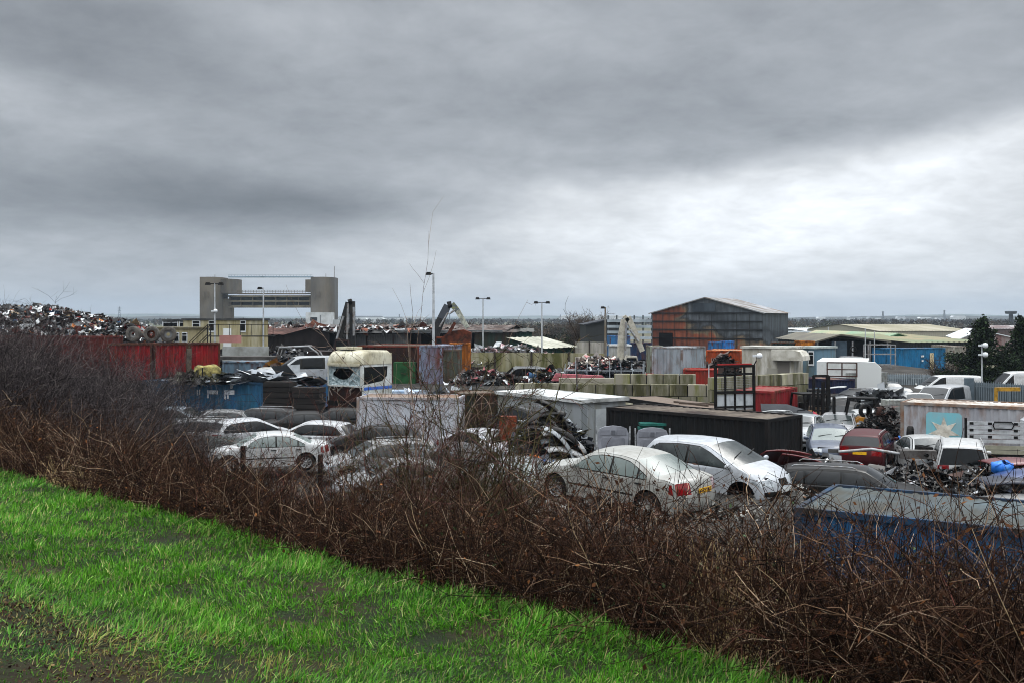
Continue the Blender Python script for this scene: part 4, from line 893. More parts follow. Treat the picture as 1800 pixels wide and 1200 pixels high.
# green sheds and the white roofed shed
hall('dark green corrugated shed left of the white roofed one', 835, 112, 905, 112, 1.2, PZ(584, 112), PZ(583, 112)+.2, 8, M('1f3a33', '14241f', .5, .6, .7, 0, (1, 1, .3), col3='3a2a22', amt3=.3), M('3a2c28', '4a4a44', .4), name='shed', gable=False)
hall('second green shed with a dark patchy front', 893, 118, 935, 118, 1.2, PZ(583, 118), PZ(581, 118)+.2, 6, M('24463c', '14241f', .5, .6, .7, 0, (1, 1, .3)), M('4a4a46'), name='shed', gable=False)
def lean(label, pa, Da, pb, Db, z0, zl, zr, depth, wall, roof, name='shed', dz=0., wallh=True):
    """monopitch shed: roof height zl at the front edge and zr at the back"""
    root, L = frame(name, label, 'shed', pa, Da, pb, Db, z0); q = MB(); q.roofcorr(-L/2-.3, L/2+.3, -.4, depth+.3, 0, .9, .05, lambda x, y: zl-z0+(zr-zl)*(y+.4)/(depth+.7)+.05+dz*(x/L+.5))
    q.build('roof', roof, root, False); MB().corr((-L/2, 0), (L/2, 0), 0, min(zl, zl+dz)-z0-.1, .4, .03).build('front_wall', wall, root, False)
    for x in (-L/2, L/2):
        k = dz*(x/L+.5); MB().add([(x, 0, 0), (x, depth, 0), (x, depth, zr-z0+k-.05), (x, 0, zl-z0+k-.05)], [(0, 1, 2, 3)]).build('side_wall', wall, root, False)
    return root
lean('shed with a big pale asbestos roof and green side', 951, 94, 1007, 99, 1.2, 3.2, 4.15, 3.5, M('1c3d33', '12201c', .5, .6, .7), M('a8a79a', '7f7e72', .45, .5, .8, 0, (1, .3, 1), col3='5c5a50', amt3=.25, scale3=1.5))
# long concrete panel wall, mossy
def panelwall(label, pts, z0, top, col='7d7858', dirt='4a4a28', group=None, name='concrete_wall', seg=3.):
    for i, ((pa, Da), (pb, Db)) in enumerate(zip(pts, pts[1:])):
        root, L = frame(name, label[i] if isinstance(label, list) else label, 'wall', pa, Da, pb, Db, z0, group); n = max(1, round(L/seg))
        m = M(col, dirt, .5, 1.6, .9, 0, (1, 1, .16), .2, 0, 'mossy concrete', '9a9684', .32, 1.1, .1)
        for k in range(n):
            MB().box(-L/2+L*(k+.5)/n, .1, (top-z0)/2, L/n-.05, .16, top-z0).build('panel', m, root, False)
            MB().box(-L/2+L*k/n, -.03, (top-z0)/2+.05, .16, .2, top-z0+.15).build('post', M('3c342c', '2a2622', .5), root, False)
panelwall(['mossy yellow green concrete panel wall behind the burnt out car', 'right part of the mossy panel wall behind the caged cars'], [(806, 92), (1000, 90), (1062, 89)], 1.2, 2.9)
panelwall('pale concrete panel fence below the gorse bank', [(1010, 120), (1090, 118)], 1.2, 3.2, 'a09c94', '7c7870', None, 'concrete_wall', 2.2)
# interlocking block walls: each course set back a little, blocks told apart by joints and tone
def blockwall(label, pa, Da, pb, Db, z0, rows, h=.72, bl=1.1, cols=('6c6858', '56534a', '858073')):
    root, L = frame('block_wall', label, 'wall', pa, Da, pb, Db, z0); k = 0; n = max(1, round(L/bl)); w_ = L/n
    ms = [M(cols[0], '45452a', .5, 2.4, .92, 0, (1, 1, .2), .3, 0, 'mossy block', '8f8b7c', .28, 1.4, .08), M(cols[1], '3c3a24', .55, 2.4, .92, 0, (1, 1, .2), .3, 0, 'mossy block', '8d886c', .28, 1.4, .08), M(cols[2], '6c6c44', .45, 2.4, .92, 0, (1, 1, .2), .3, 0, 'mossy block', 'b0ab98', .28, 1.4, .08)]
    MB().b2(-L/2+.05, .06, 0, L/2-.05, .5, rows*h-.1).build('joint_fill', DARK, root, False)
    for r in range(rows):
        off = (r % 2)*w_/2; xs = [-L/2]+[-L/2+off+i*w_ for i in range(0 if off else 1, n)]+[L/2]
        for a, b in zip(xs, xs[1:]):
            if b-a < .1: continue
            j = random.uniform(-.03, .03); q = MB(); c = .04
            q.b2(a+.03, j, r*h, b-.03, .62, (r+1)*h-.04); q.build('block', ms[random.randrange(3)], root, False)
    return root
blockwall('long low wall of mossy concrete blocks facing the grey cabin', 905, 61, 1258, 59.5, PZ(695, 60)-.72, 2)
blockwall('short raised row of concrete blocks topped with moss beside the caged cars', 1079, 62.2, 1224, 61.5, PZ(676.5, 62)-.0, 1)
blockwall('block wall receding to the right behind the upright truck headboard', 1258, 57.5, 1422, 63, -.25, 4)
# ------------------------------------------------------------------ containers
G1 = 'bright red containers in a row under the scrap heap'
container('weathered dark red long container at the left edge below the scrap', -70, 71, 187, 70, 2.0, '5c1d19', '3a1a16', .5, Hh=2.75, L=None, rust='3a2118')
for i, (a, b, l_) in enumerate([(189, 267, 'bright red container end, leftmost of three'), (270, 330, 'bright red container end, middle of three beside a timber post'), (333, 387, 'bright red container end nearest the blue skip')]):
    container(l_, a, 66+i*.72, b, 66.62+i*.72, 1.75, '8c0f17', '2f080a', .42, W=2.44, frame_col='24100e', group=G1, pitch=.36, dep=.09, roof='3a1512', roof2='2a1a16')
tag(MB().bar((PX(331.5, 66.6), 66.6, 1.2), (PX(333, 66.6), 66.6, 4.0), .25).build('timber_post', M('5a5044', '3c352c', .5, 3)), 'grey timber post between two bright red containers', 'post')
container('dented blue container with broken white lettering left of the sleepers', 250, 55.5, 462, 53.5, 0, '1c4668', '24586e', .4, W=2.4, rust='1c2c34')
bl_ = bpy.data.objects['shipping_container.004'] if 'shipping_container.004' in bpy.data.objects else None
container('blue skip like container beside the truck cab', 497, 60, 566, 60, .6, '1f5a86', '17384e', .4, Hh=1.75)
q, L_ = frame('timber_stack', 'dark stack of old timber sleepers between the blue containers', 'timber stack', 463, 53.6, 562, 53, 0); 
for i in range(9):
    for j in (0, 1):
        if i > 7 and j: continue
        MB().box(-L_/4+j*L_/2+random.uniform(-.05, .05), .4, .17+i*.29, L_/2-.08, 1.0, .26).build('sleeper', M('171514', '2a2725', .5, 1.5, .9, stretch=(.3, 1, 3)), q, False)
container('white steel box with rusty brown roof behind the many stemmed tree', 627, 46.5, 806, 46, .0, 'b0b4bb', '8d9096', .35, W=2.5, Hh=2.35, roof='6a5040', frame_col='9a9ca2', pitch=4, rust='7a6a60')
container('dark green and brown container right of the white steel box', 808, 48, 880, 48.5, .1, '232a20', '1a1714', .5, W=2.4, Hh=2.3)
container('open topped rusty red container behind the truck cab', 628, 76, 736, 75, 1.2, '160e0c', '2a1512', .4, W=6, Hh=2.75, frame_col='6a2018')  # near-black front wall colour stands in for the shaded open inside
container('pale blue streaked container behind the young tree', 737, 74, 776, 73.5, 1.2, '6f7c90', '5a2a26', .45, W=5, Hh=2.8)
container('grey green rust streaked container left of the mossy wall', 777, 74, 808, 74, 1.2, '46504a', '3a3a30', .5, W=5, Hh=2.5)
container('orange rusty bin behind the grey green container', 790, 78, 826, 78, 1.2, 'a5601c', '4a2c1c', .4, W=2, Hh=2.9)
container('pale grey container with double doors beside the burnt warehouse', 1199, 72.6, 1240, 76, 1.35, '8b949a', '6d757a', .35, W=2.44, Hh=2.55, doors='left', rust='5c5048')
container('greenish grey container end left of the pale doors', 1143, 76.5, 1166, 76.5, 1.35, '7d8478', '565c4c', .5, W=2.4, Hh=2.55)
container('red skip under the pale grey container', 1128, 72, 1168, 72, 1.2, 'a02318', '5a1c14', .4, W=2, Hh=.75)
container('low red container under the pale grey one', 1201, 70.5, 1262, 70, 1.2, '8f231c', '56201a', .4, W=2.2, Hh=1.25)
container('orange open container full of rusty scrap behind the headboard', 1241, 84, 1304, 83, 1.2, 'a8451c', '6a2a16', .45, W=5, Hh=2.15, roof='b06a30')
container('blue open crate on stilts in front of the burnt warehouse', 1251, 99, 1269, 99, 1.9, '2a6ca0', '16385a', .4, W=2, Hh=1.8)
container('bright blue sheet box in front of the burnt warehouse', 1273, 98, 1291, 98, 1.8, '2173b8', '1c5c92', .3, W=2, Hh=2.0)
container('dark teal container behind the white cabin', 1356, 99, 1408, 98, 1.2, '1f3f3c', '16282a', .4, W=3, Hh=2.45)
container('orange container behind the pale blue cabin', 1409, 96, 1433, 96, 1.2, 'b5701e', '6a3a1c', .45, W=2.4, Hh=2.65)
container('blue container with paper notices in the industrial yard', 1558, 104, 1662, 106, .2, '15577e', '1c6a96', .4, W=2.44, Hh=2.7, rust='12303e')
container('pale stained container end by the dark conifer', 1676, 112, 1698, 112, .2, '97958c', '6c6a60', .45, W=6, Hh=2.7)
container('navy container with red painted corner and brown rusted roof', 1408, 66.5, 1466, 64, -.25, '16203c', '0e1424', .4, W=1.9, Hh=2.35, roof='5a3a30', rust='2a1c20')
container('dark red container with a white door label behind the truck headboard', 1290, 50.6, 1360, 49.5, -.1, '7f1c22', '5a161a', .4, W=4, Hh=2.5)
container('matt black container standing behind the silver hatchback', 1066, 38.6, 1350, 33.8, 0, '08090a', '121415', .5, W=2.44, roof='2c201c', rust='1a1614')
stc = container('long grey container with a star emblem on a pale blue square', 1583, 41, 2236, 34.5, 0, '97989b', '85858a', .35, W=2.44, roof='b9b7b0', frame_col='77706a', rust='6a4a34', pitch=.3)
fb = container('faded blue container with a mossy roof in front of the scrap at right', 1396, 18.0, 2070, 15.0, 0, '163e64', '1c4a68', .45, W=3.0, Hh=2.6, roof='3a3a34', roof2='4c565a', frame_col='153550', dep=.05, rust='2c2a28', L=None)
# star emblem
X0 = -stc.location.x; rinv = stc.matrix_basis.inverted() if False else Matrix.Translation(stc.location) @ Matrix.Rotation(stc.rotation_euler.z, 4, 'Z'); rinv = rinv.inverted()
def onface(root, px, py):
    """where the photograph's ray meets a container's front face, in its own coordinates"""
    mtx = Matrix.Translation(root.location) @ Matrix.Rotation(root.rotation_euler.z, 4, 'Z'); nrm = mtx.to_3x3() @ Vector((0, -1, 0)); o = Vector((0, 0, H)); d = Vector(((px-900)/F, 1, -(py-HY)/F))
    t = (Vector(root.location)-o).dot(nrm)/d.dot(nrm); return mtx.inverted() @ (o+d*t)
a = onface(stc, 1628, 723); b = onface(stc, 1691, 758); w_ = b.x-a.x; h_ = w_
sq = MB().prism([(a.x+.1, a.z), (a.x, a.z-.1), (a.x, a.z-h_), (b.x, a.z-h_), (b.x, a.z-.1), (b.x-.1, a.z)], -.004, .01).build('emblem_square', M('6aa6b0', '7f9aa0', .4, 2.5, .6, 0, (1, 1, .4), name='faded pale blue'), stc)
pl = []; cx_, cz_ = (a.x+b.x)/2, a.z-h_*.56
for i in range(14):
    an = math.pi/2+math.pi*i/7; rr = w_*.44 if i % 2 == 0 else w_*.19; pl.append((cx_+rr*math.cos(an), cz_+rr*math.sin(an)))
MB().prism(pl, -.02, -.006).build('star', M('c9c4b8', '8d8578', .35, 3, .7, name='white paint'), sq)
# broken lettering on the blue container at left
lc = [o for o in C.objects if o.get('label', '').startswith('dented blue')][0]; lm = M('b9bcc0', '6d7a88', .35, 6, .7, name='worn white lettering')
for strokes in ([(346, 684, 348, 694)], [(350, 684, 352, 693)], [(364, 685, 367, 699), (367, 685, 383, 692)], [(394, 685, 397, 701), (398, 685, 412, 693), (399, 693, 402, 700)]):
    q = MB()
    for x0_, y0_, x1_, y1_ in strokes:
        a = onface(lc, x0_, y0_); b = onface(lc, x1_, y1_); q.b2(a.x, -.012, a.z, b.x, -.002, b.z)
    q.build('letter', lm, lc, False)
# paper notices on the far blue container
nc = [o for o in C.objects if o.get('label', '').startswith('blue container with paper')][0]
for x0_, y0_, x1_, y1_, c_ in [(1634.5, 620, 1641, 649, 'b5a888'), (1619, 624, 1624, 627, 'c4c8ca'), (1620, 632, 1623, 635, 'c4c8ca'), (1584, 645, 1589, 650, 'c4c8ca'), (1622, 648, 1627, 652, 'c4c8ca'), (1643, 641, 1645.5, 646, 'c4c8ca'), (1643, 649, 1650, 652, 'c4c8ca')]:
    a = onface(nc, x0_, y0_); b = onface(nc, x1_, y1_); MB().b2(a.x, -.03, a.z, b.x, -.005, b.z).build('notice', M(c_), nc, False)
# red lower corner of the navy container
nv = [o for o in C.objects if o.get('label', '').startswith('navy container')][0]
Lx = (Vector((PX(1466, 64), 64))-Vector((PX(1408, 66.5), 66.5))).length/2
MB().corr((Lx-.02, .1), (Lx-.02, 1.8), .0, 1.25, .28, .036).build('red_band', M('9a1a1c', '6a1416', .4, 2), nv, False)
MB().b2(-.2, -.03, .5, .75, .0, 1.75).build('door_panel', M('6d8496'), nv, False)
# ------------------------------------------------------------------ cabins in the middle
cb, L_ = cabin('grey steel site cabin with a long white roof behind the bumper heap', 875, 47, 1022, 42, 0, 2.45, 2.5, '85898b', '6d7274', [], [], 'b7b9b8', group=None, amt=.3)
MB().box(L_/2+.03, 1.25, 1.15, .05, 1.0, 2.0).build('door', M('989c9d', '84888a', .4, 2), cb, False); MB().box(L_/2+.02, .12, 1.2, .14, .2, 2.4).build('corner_post', M('6d7274'), cb, False)
wc, L_ = cabin('white windowless office cabin with a curved canopy on its right end', 1304, 79, 1395, 77, 1.2, PZ(612.5, 78)-1.2, 3, 'b9b6ae', '938f84', [], [], 'a9a8a0', group=None, amt=.35)
q = MB(); pr = [(L_/2+.0, PZ(612.5, 78)-1.25), (L_/2+.55, PZ(614, 78)-1.3), (L_/2+.8, PZ(622, 78)-1.3), (L_/2+.85, PZ(631, 78)-1.25), (L_/2-1.6, PZ(631, 78)-1.25), (L_/2-1.6, PZ(612.5, 78)-1.25)]
q.prism(pr, -.5, 1.8); q.build('canopy', M('b5b2a8', '8d897c', .4, 1.5), wc); MB().b2(L_/2-1.25, -.04, 0, L_/2-.3, .02, 1.5).build('doorway', M('6a6660'), wc, False); MB().b2(-L_/2+2, -.04, .35, -L_/2+2.9, .0, .95).build('vent', M('8d8a80'), wc, False)
cabin('pale blue grey corrugated cabin behind the canopy', 1396, 82, 1434, 80.5, 1.2, PZ(612.5, 81)-1.2, 3, '5d7888', '4a626e', [(.8, 1.6, .5, 1.2)], [], '9aa3a0', group=None, amt=.3, name='site_cabin')
wt = thing('box_trailer', 'white box body lorry trailer behind the navy container', 'trailer', (PX(1480, 70), 70, 0), -.36); MB().b2(-1.7, 0, .7, 1.7, 7, 3.0).build('box_body', M('b9bbb9', '9a9b97', .3, 1), wt, False)
MB().prism([(1.0, .6), (2.6, .6), (2.6, 2.6), (2.2, 3.0), (1.0, 3.05)], -.6, -.01).build('front_fairing', M('b9bbb9'), wt); MB().b2(-1.6, .5, .0, 1.6, 6, .7).build('chassis', BLACKM, wt, False)
# ------------------------------------------------------------------ industrial estate at right
hall('long white roofed warehouse beyond the estate', 1428, 330, 1532, 340, 0, PZ(583, 335), PZ(577.5, 335), 30, GREYS, M('c9cccd'), gable=False)
hall('grey two storey office block with a dark window', 1430, 190, 1482, 190, 0, PZ(589.5, 190), PZ(587.5, 190), 12, M('8f9597', '747a7c', .4), M('b5b9bb'), gable=False, name='office_building', wins=2, winz=2.0)
hall('low grey building with black roof vents left of the office', 1385, 200, 1432, 200, 0, PZ(584, 200), PZ(583, 200), 12, M('a0a5a8'), M('6d7274'), gable=False, name='building', wins=4, winz=2.4)
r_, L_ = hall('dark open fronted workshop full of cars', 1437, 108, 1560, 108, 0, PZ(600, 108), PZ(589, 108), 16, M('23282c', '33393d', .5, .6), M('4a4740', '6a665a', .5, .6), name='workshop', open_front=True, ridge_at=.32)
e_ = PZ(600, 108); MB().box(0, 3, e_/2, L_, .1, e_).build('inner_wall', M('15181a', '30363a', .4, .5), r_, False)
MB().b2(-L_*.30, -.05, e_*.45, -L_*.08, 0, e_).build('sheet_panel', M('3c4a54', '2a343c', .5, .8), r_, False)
for i in range(5): MB().box(-L_/2+L_*i/4, 0, e_/2, .14, .14, e_).build('post', STEEL, r_, False)
hall('hall with bright green gable and pale roof edge', 1520, 150, 1642, 150, 0, PZ(607, 150), PZ(586.5, 150), 40, M('1c7040', '175a34', .4, .4), M('8f8a70', '6f8a72', .45, .15, name='lichen roof'), ridge_at=.48, name='green_hall')
hall('broad brown and green roofed hall under a dark canopy', 1600, 136, 1735, 140, 0, PZ(601, 138), PZ(587, 160), 36, M('141615'), M('7f7258', '5a6d58', .5, .12), gable=False, name='hall')
hall('beige ribbed roof hall at the back of the estate', 1545, 260, 1712, 262, 0, PZ(582, 260), PZ(571.5, 260), 50, M('8a8678'), M('8d8776', '77725f', .5, .2, stretch=(1, .2, 1)), gable=False, name='hall')
hall('white roofed hall behind the tall conifer', 1685, 190, 1800, 186, 0, PZ(597, 188), PZ(581, 188), 44, M('9a9c9a', '5a2420', .4, .3, stretch=(1, 1, .1)), M('b9bdc0', '9a9ea0', .3, .2), name='hall', ridge_at=.35)
hall('grey roofed shed between the office and the green hall', 1480, 170, 1545, 170, 0, PZ(596, 170), PZ(588, 170), 20, M('6a6a64'), M('6f6d62', '4a4a44', .5, .4), name='shed', gable=False)
hall('dark reddish shed roof at the far right', 1742, 280, 1860, 280, 0, PZ(578, 280), PZ(573, 280), 20, M('4a3c38'), M('5a4a48', 'a5a5a5', .3, .3), name='shed', gable=False)
hall('green gabled shed at the far left of the estate', 1478, 150, 1524, 152, 0, PZ(607, 150), PZ(598, 150), 15, M('5a5c58'), M('7c7a6c'), name='shed')
# grandstand like pipe rack and its dark roof
q, L_ = frame('pipe_rack', 'rack of long pale pipes stacked behind the white crane arm', 'rack', 1068, 128, 1145, 126, 1.2)
for i in range(6): MB().bar((-L_/2, .0, .9+i*.72), (L_/2, 0, .9+i*.72), .34).build('pipe', M('9aa3aa', '6d757a', .4, .5), q)
for i in range(6): MB().box(-L_/2+L_*i/5, .3, 2.6, .14, .2, 5.2).build('upright', M('3c4246'), q, False)
hall('dark roofed shed behind the bare tree', 1030, 134, 1105, 134, 1.2, PZ(571, 134), PZ(563, 134), 12, M('2c2e2e'), M('34363a', '22242a', .5), name='shed')
container('bright blue cabin roof behind the white crane', 1072, 104, 1108, 104, 1.2, '2a6a9c', '35617e', .4, W=3, Hh=3.0, name='blue_container')
cabin('white cabin under the white crane arm', 1074, 97, 1108, 97, 1.2, 2.1, 2.5, 'a9aba8', '87898a', [], [], 'b7b9b8', group=None, name='white_cabin')
container('dark blue container at the foot of the burnt warehouse', 1106, 112, 1146, 112, 1.2, '17304e', '101c2c', .4, W=3, Hh=2.1, name='blue_container')
# ------------------------------------------------------------------ the two cars in front
SIL = 'b4b8b6'; SILB = 'a9b0b6'; WHT = 'c9cccc'; CHAR = '1d1f22'; BLK = '06070a'; NAVY = '1b2a44'; MAR = '4e1018'
car('saloon', 'dusty silver four door saloon with yellow rear plate, front wheel hanging free', 1094, 24.6, 136, 'b0b4b2', 1.42, GLASSL, rx=-1.2, ry=-2.0, plate=[('V575 VJU', 'rear', .74)], dirt='77746a', damt=.5, rough=.42)
car('hatch', 'silver blue hatchback with no front wheels beside the dusty saloon', 1252, 27.2, -43, 'b3bac2', 1.18, GLASS, rx=1, ry=2.2, wheels='0011', plate=[('', 'front', .50)], sc=1.04, damt=.15)
# ------------------------------------------------------------------ cars of the yard
GL = 'cars parked in the left part of the yard'; GR = 'cars parked in the right part of the yard'
car('saloon', 'silver saloon with alloy wheels parked in front of the bumper heap', 852, 41.5, -44, 'b2b5bc', 0, GLASSD, group=GL, plate=[('', 'front', .48)])
car('hatch', 'white hatchback with a yellow plate, seen from behind at left', 440, 45.5, 37, 'c0c4c9', 0, GLASSD, group=GL, plate=[('', 'rear', .74)], damt=.15)
car('estate', 'charcoal estate with pale window frames behind the white hatchback', 452, 50.5, 172, '0d0e12', .05, GLASSD, group=GL)
car('hatch', 'white hatchback with dark side glass right of the other white one', 552, 44, 168, 'bfc3c8', .02, GLASSD, group=GL, damt=.15)
car('saloon', 'white saloon with dusty bonnet nearest the bramble fence at left', 470, 38.2, 196, 'c4c7c8', .25, GLASSL, group=GL, damt=.25)
car('hatch', 'dark green hatchback half hidden behind the yellowish shrub', 348, 38.5, 186, '1d2a26', -.05, GLASS, group=GL)
car('saloon', 'pale blue saloon roof beside the end of the blue container', 298, 51.5, 175, '9fb2c2', .05, GLASS, group=GL)
car('estate', 'white car seen through the thorn twigs at left', 330, 45.5, 190, 'b9bdc1', 0, GLASSD, group=GL)
car('hatch', 'silver hatchback in front of the white lettering', 405, 53.0, 10, '9ba0a3', -.3, GLASS, group=GL)
car('hatch', 'grey hatchback at the left rear of the parked cars', 372, 49.5, 200, '6c7073', .0, GLASS, group=GL)
car('saloon', 'black car behind the right hand white hatchback', 545, 49.5, 12, '06070a', 0, GLASSD, group=GL)
car('hatch', 'dark grey hatchback in front of the white steel box', 660, 42.5, 170, '25272a', 0, GLASSD, group=GL)
car('estate', 'silver grey car with a dented side behind the reddish shrub', 668, 37, 202, '83878b', .05, GLASS, group=GL, damt=.45)
car('saloon', 'dark grey saloon between the silver saloon and the young tree', 735, 36, 210, '54585c', -.1, GLASS, group=GL, damt=.4)
car('hatch', 'grey car facing out with a pale green windscreen left of the dusty saloon', 903, 29.2, -98, '6a6e70', .38, GLASSL, group=GL, wheels='0000', damt=.4)
car('saloon', 'dusty white saloon on the upper yard behind the blue container', 468, 61, 190, 'a2a49e', 1.62, GLASSL, group=GL, dirt='77746a', damt=.45)
car('crewvan', 'silver grey crew van standing left of the truck cab', 536, 63.5, 200, 'aab0b6', 1.68, GLASSD, 'van', group=GL)
car('hatch', 'pale silver hatchback squeezed beside the black container end', 1408, 47, -118, 'a3acb2', 0, GLASS, group=GR)
car('estate', 'dark blue grey estate facing the camera at right', 1458, 42.3, -104, '3e4c63', 0, GLASSL, group=GR, damt=.35)
car('saloon', 'silver saloon facing the camera behind the blue grey estate', 1473, 48.6, -112, 'b1b4b9', 0, GLASS, group=GR)
car('estate', 'maroon estate with yellow rear plate and red tail lamps', 1527, 41.3, 62, MAR, 0, GLASSD, group=GR, plate=[('', 'rear', .72)], damt=.12)
car('saloon', 'silver white saloon in front of the star container', 1632, 38.6, -98, 'b0b4b6', .05, GLASS, group=GR)
car('mpv', 'white people carrier with a dark rear window beside the small truck', 1688, 35.6, 68, 'c0c3c4', .0, GLASSD, group=GR, damt=.15)
car('hatch', 'silver hatchback at the back of the right car row', 1541, 65, -98, 'a0a7ac', 0, GLASS, group=GR)
car('saloon', 'grey saloon second from the left in the rear row', 1580, 66.5, -94, '8f989f', 0, GLASS, group=GR)
car('estate', 'dull grey estate against the palisade fence', 1562, 71, -90, '7c858b', 0, GLASS, group=GR)
car('saloon', 'light silver saloon below the rear row with debris on its roof', 1530, 56.5, -112, 'a8aeb2', 0, GLASS, group=GR)
car('pickup', 'white pickup facing out behind the star container', 1609, 57, -94, 'bfc2c3', 0, GLASS, 'pickup', group=GR)
car('crewvan', 'silver minibus with dark sides by the grey fence', 1655, 60.5, -138, 'a2a8ae', 0, GLASSD, 'van', group=GR)
car('van', 'white panel van parked behind the palisade fence', 1662, 69, 176, 'ced1d2', .15, GLASSD, 'van', group=GR, damt=.08)
car('bigvan', 'tall white van at the right edge behind the fence', 1800, 66, 174, 'c9cccd', .05, GLASSD, 'van', group=GR, damt=.08)
car('hatch', 'black hatchback with a red tail lamp behind the yellow forklift', 1486, 53.5, 62, BLK, .1, GLASSD, group=GR)
car('saloon', 'white saloon side on behind the yellow forklift', 1512, 51.5, 178, 'b4b8ba', -.1, GLASS, group=GR)
car('estate', 'black estate below the navy container', 1505, 60, 196, '07080a', .3, GLASSD, group=GR)
car('hatch', 'pale car with its nose under the red container', 1345, 46, 20, '9aa3ab', -.1, GLASS, group=GR)
car('estate', 'black sided estate with a silver roof and bright window trim in the scrap at right', 1502, 29.3, -26, '0c0d10', .24, GLASSD, group=GR, damt=.1, rough=.2)
car('suv', 'grey off roader in the dark open workshop', 1482, 101, 178, '6c747a', .4, GLASSD, group=GR)
car('hatch', 'small white car at the left of the open workshop', 1446, 88, -100, 'b5babd', .2, GLASS, group=GR)
car('hatch', 'second white car beside the white trailer', 1462, 84, -80, 'a9aeb2', .2, GLASS, group=GR)
car('hatch', 'half stripped red hatchback beside the concrete blocks', 1058, 73, 178, '8f1a26', .6, GLASSD, group=GR, wheels='0000')
car('suv', 'burnt out grey off roader shell without glass or wheels on the upper yard', 910, 75, 186, '5a6063', .62, DARK, skip=('windscreen', 'rear_window', 'wiper', 'headlight', 'tail_light', 'grille', 'mirror'), wheels='0000', dirt='2c2a28', damt=.5)
# upturned roof box style: dark people carrier shell leaning on the bumper heap
car('mpv', 'dark wrecked people carrier shell beside the bumper heap', 918, 42.5, 118, '0a0b0e', .55, GLASSD, wheels='0000', rx=4, ry=-3, damt=.35)

# ------------------------------------------------------------------ lamp posts and poles
def post(label, px, pyt, D, z0, heads=2, arm=.55, r=.09, col='a9adb0', cctv=None, name='lamp_post', cat='lamp post', group='tall floodlight posts in the yard', one=None):
    z1 = PZ(pyt, D); root = thing(name, label, cat, (PX(px, D), D, z0), 0, group); m = M(col, '7c8082', .3, 2, .5, .2, name='grey post')
    MB().tube([(0, 0, 0), (0, 0, z1-z0)], r, 8, r*.6).build('pole', m, root)
    if heads:
        MB().bar((-arm*(1 if heads > 1 or one != 'r' else 0), 0, z1-z0-.05), (arm*(1 if heads > 1 or one == 'r' else 0), 0, z1-z0-.05), .07).build('crossarm', BLACKM, root)
        for s in ((-1, 1) if heads > 1 else ((1,) if one == 'r' else (-1,))):
            MB().box(s*arm, -.1, z1-z0-.05, .42, .34, .22, 0, .7).build('lamp_head', BLACKM, root)
    for py in (cctv or []):
        z = PZ(py, D)-z0; c = MB(); c.lathe([(0, -.16), (.14, -.12), (.18, 0), (.14, .14), (0, .18)], 10, 'z', (.12, -.2, z)); c.build('camera', M('c4c8ca'), root)
        MB().box(-.1, -.1, z, .3, .16, .12).build('bracket', M('b4b8ba'), root)
    return root
post('floodlight post with a white camera in front of the left barrier tower', 377.5, 498, 84, 1.2, cctv=[547])
post('floodlight post in front of the middle of the barrier gate', 463, 506, 90, 1.2, heads=1, arm=.3)
post('tallest floodlight pole rising above the horizon right of the black crane', 762, 480, 74, 1.2, heads=1, arm=.35, r=.12, one='l')
post('twin headed floodlight post right of the middle crane', 849, 524, 100, 1.2)
post('twin headed floodlight post behind the mossy wall', 952.5, 531, 92, 1.2)
post('wooden pole with a black box left of the white crane', 1064, 540, 96, 1.2, heads=1, arm=.25, r=.13, col='6a5f50', name='utility_pole', cat='pole', group=None)
post('thin white pole in front of the dark workshop', 1521, 577, 92, .0, heads=0, r=.07, group=None, name='pole', cat='pole')
post('thin grey pole left of the blue container with notices', 1537, 582, 98, .0, heads=0, r=.06, group=None, name='pole', cat='pole')
post('slightly bent camera pole in front of the tall conifer', 1726, 604, 64, .0, heads=0, r=.06, cctv=[607, 623], group=None, name='camera_pole', cat='pole')
post('thin camera pole in front of the white windowless cabin', 1330, 622, 58.5, .0, heads=0, r=.05, cctv=[625], group=None, name='camera_pole', cat='pole', col='8a7f70')
post('rusty thin pole in front of the block wall', 1014, 628, 58.5, .0, heads=0, r=.06, col='3a2a24', group=None, name='pole', cat='pole')
post('thin grey pole between the red skips', 1246, 640, 60.5, 1.2, heads=0, r=.05, group=None, name='pole', cat='pole')
for px, py in ((1401, 579), (1419, 578), (1456, 575)): post('thin street light mast in front of the distant estate buildings', px, py, 230, 0, heads=0, r=.16, group='thin masts in the industrial estate', name='mast', cat='mast')
for i, px in enumerate((425, 561, 704)):
    D_ = 15.6 if i < 2 else 13.6; tag(MB().tube([(PX(px, D_), D_, float(bank_z(PX(px, D_), D_))-.1), (PX(px, D_)+.02, D_, PZ([783, 798, 812][i], D_))], .04, 8).build('fence_post', BLACKM), ['short black fence post among the brambles below the white saloon', 'black fence post top below the right hand white hatchback', 'black fence post behind the reddish shrub'][i], 'post')

# ------------------------------------------------------------------ material handlers (scrap cranes)
def boom(root, P, w0, w1, mats, name='boom', th=.5):
    """a tapering box arm through points in the x-z plane"""
    for i, (a, b) in enumerate(zip(P, P[1:])):
        a, b = Vector((a[0], 0, a[1])), Vector((b[0], 0, b[1])); d = (b-a).normalized(); n = Vector((-d.z, 0, d.x)); k0 = w0+(w1-w0)*i/(len(P)-1); k1 = w0+(w1-w0)*(i+1)/(len(P)-1); vs = []
        for p, k in ((a, k0), (b, k1)):
            for sn, sy in ((-1, -1), (1, -1), (1, 1), (-1, 1)): vs.append(p+n*sn*k/2+Vector((0, sy*th/2, 0)))
        MB().add(vs, [(0, 1, 2, 3), (7, 6, 5, 4), (4, 5, 1, 0), (5, 6, 2, 1), (6, 7, 3, 2), (7, 4, 0, 3)]).build(name if i == 0 else 'stick', mats[min(i, len(mats)-1)], root)
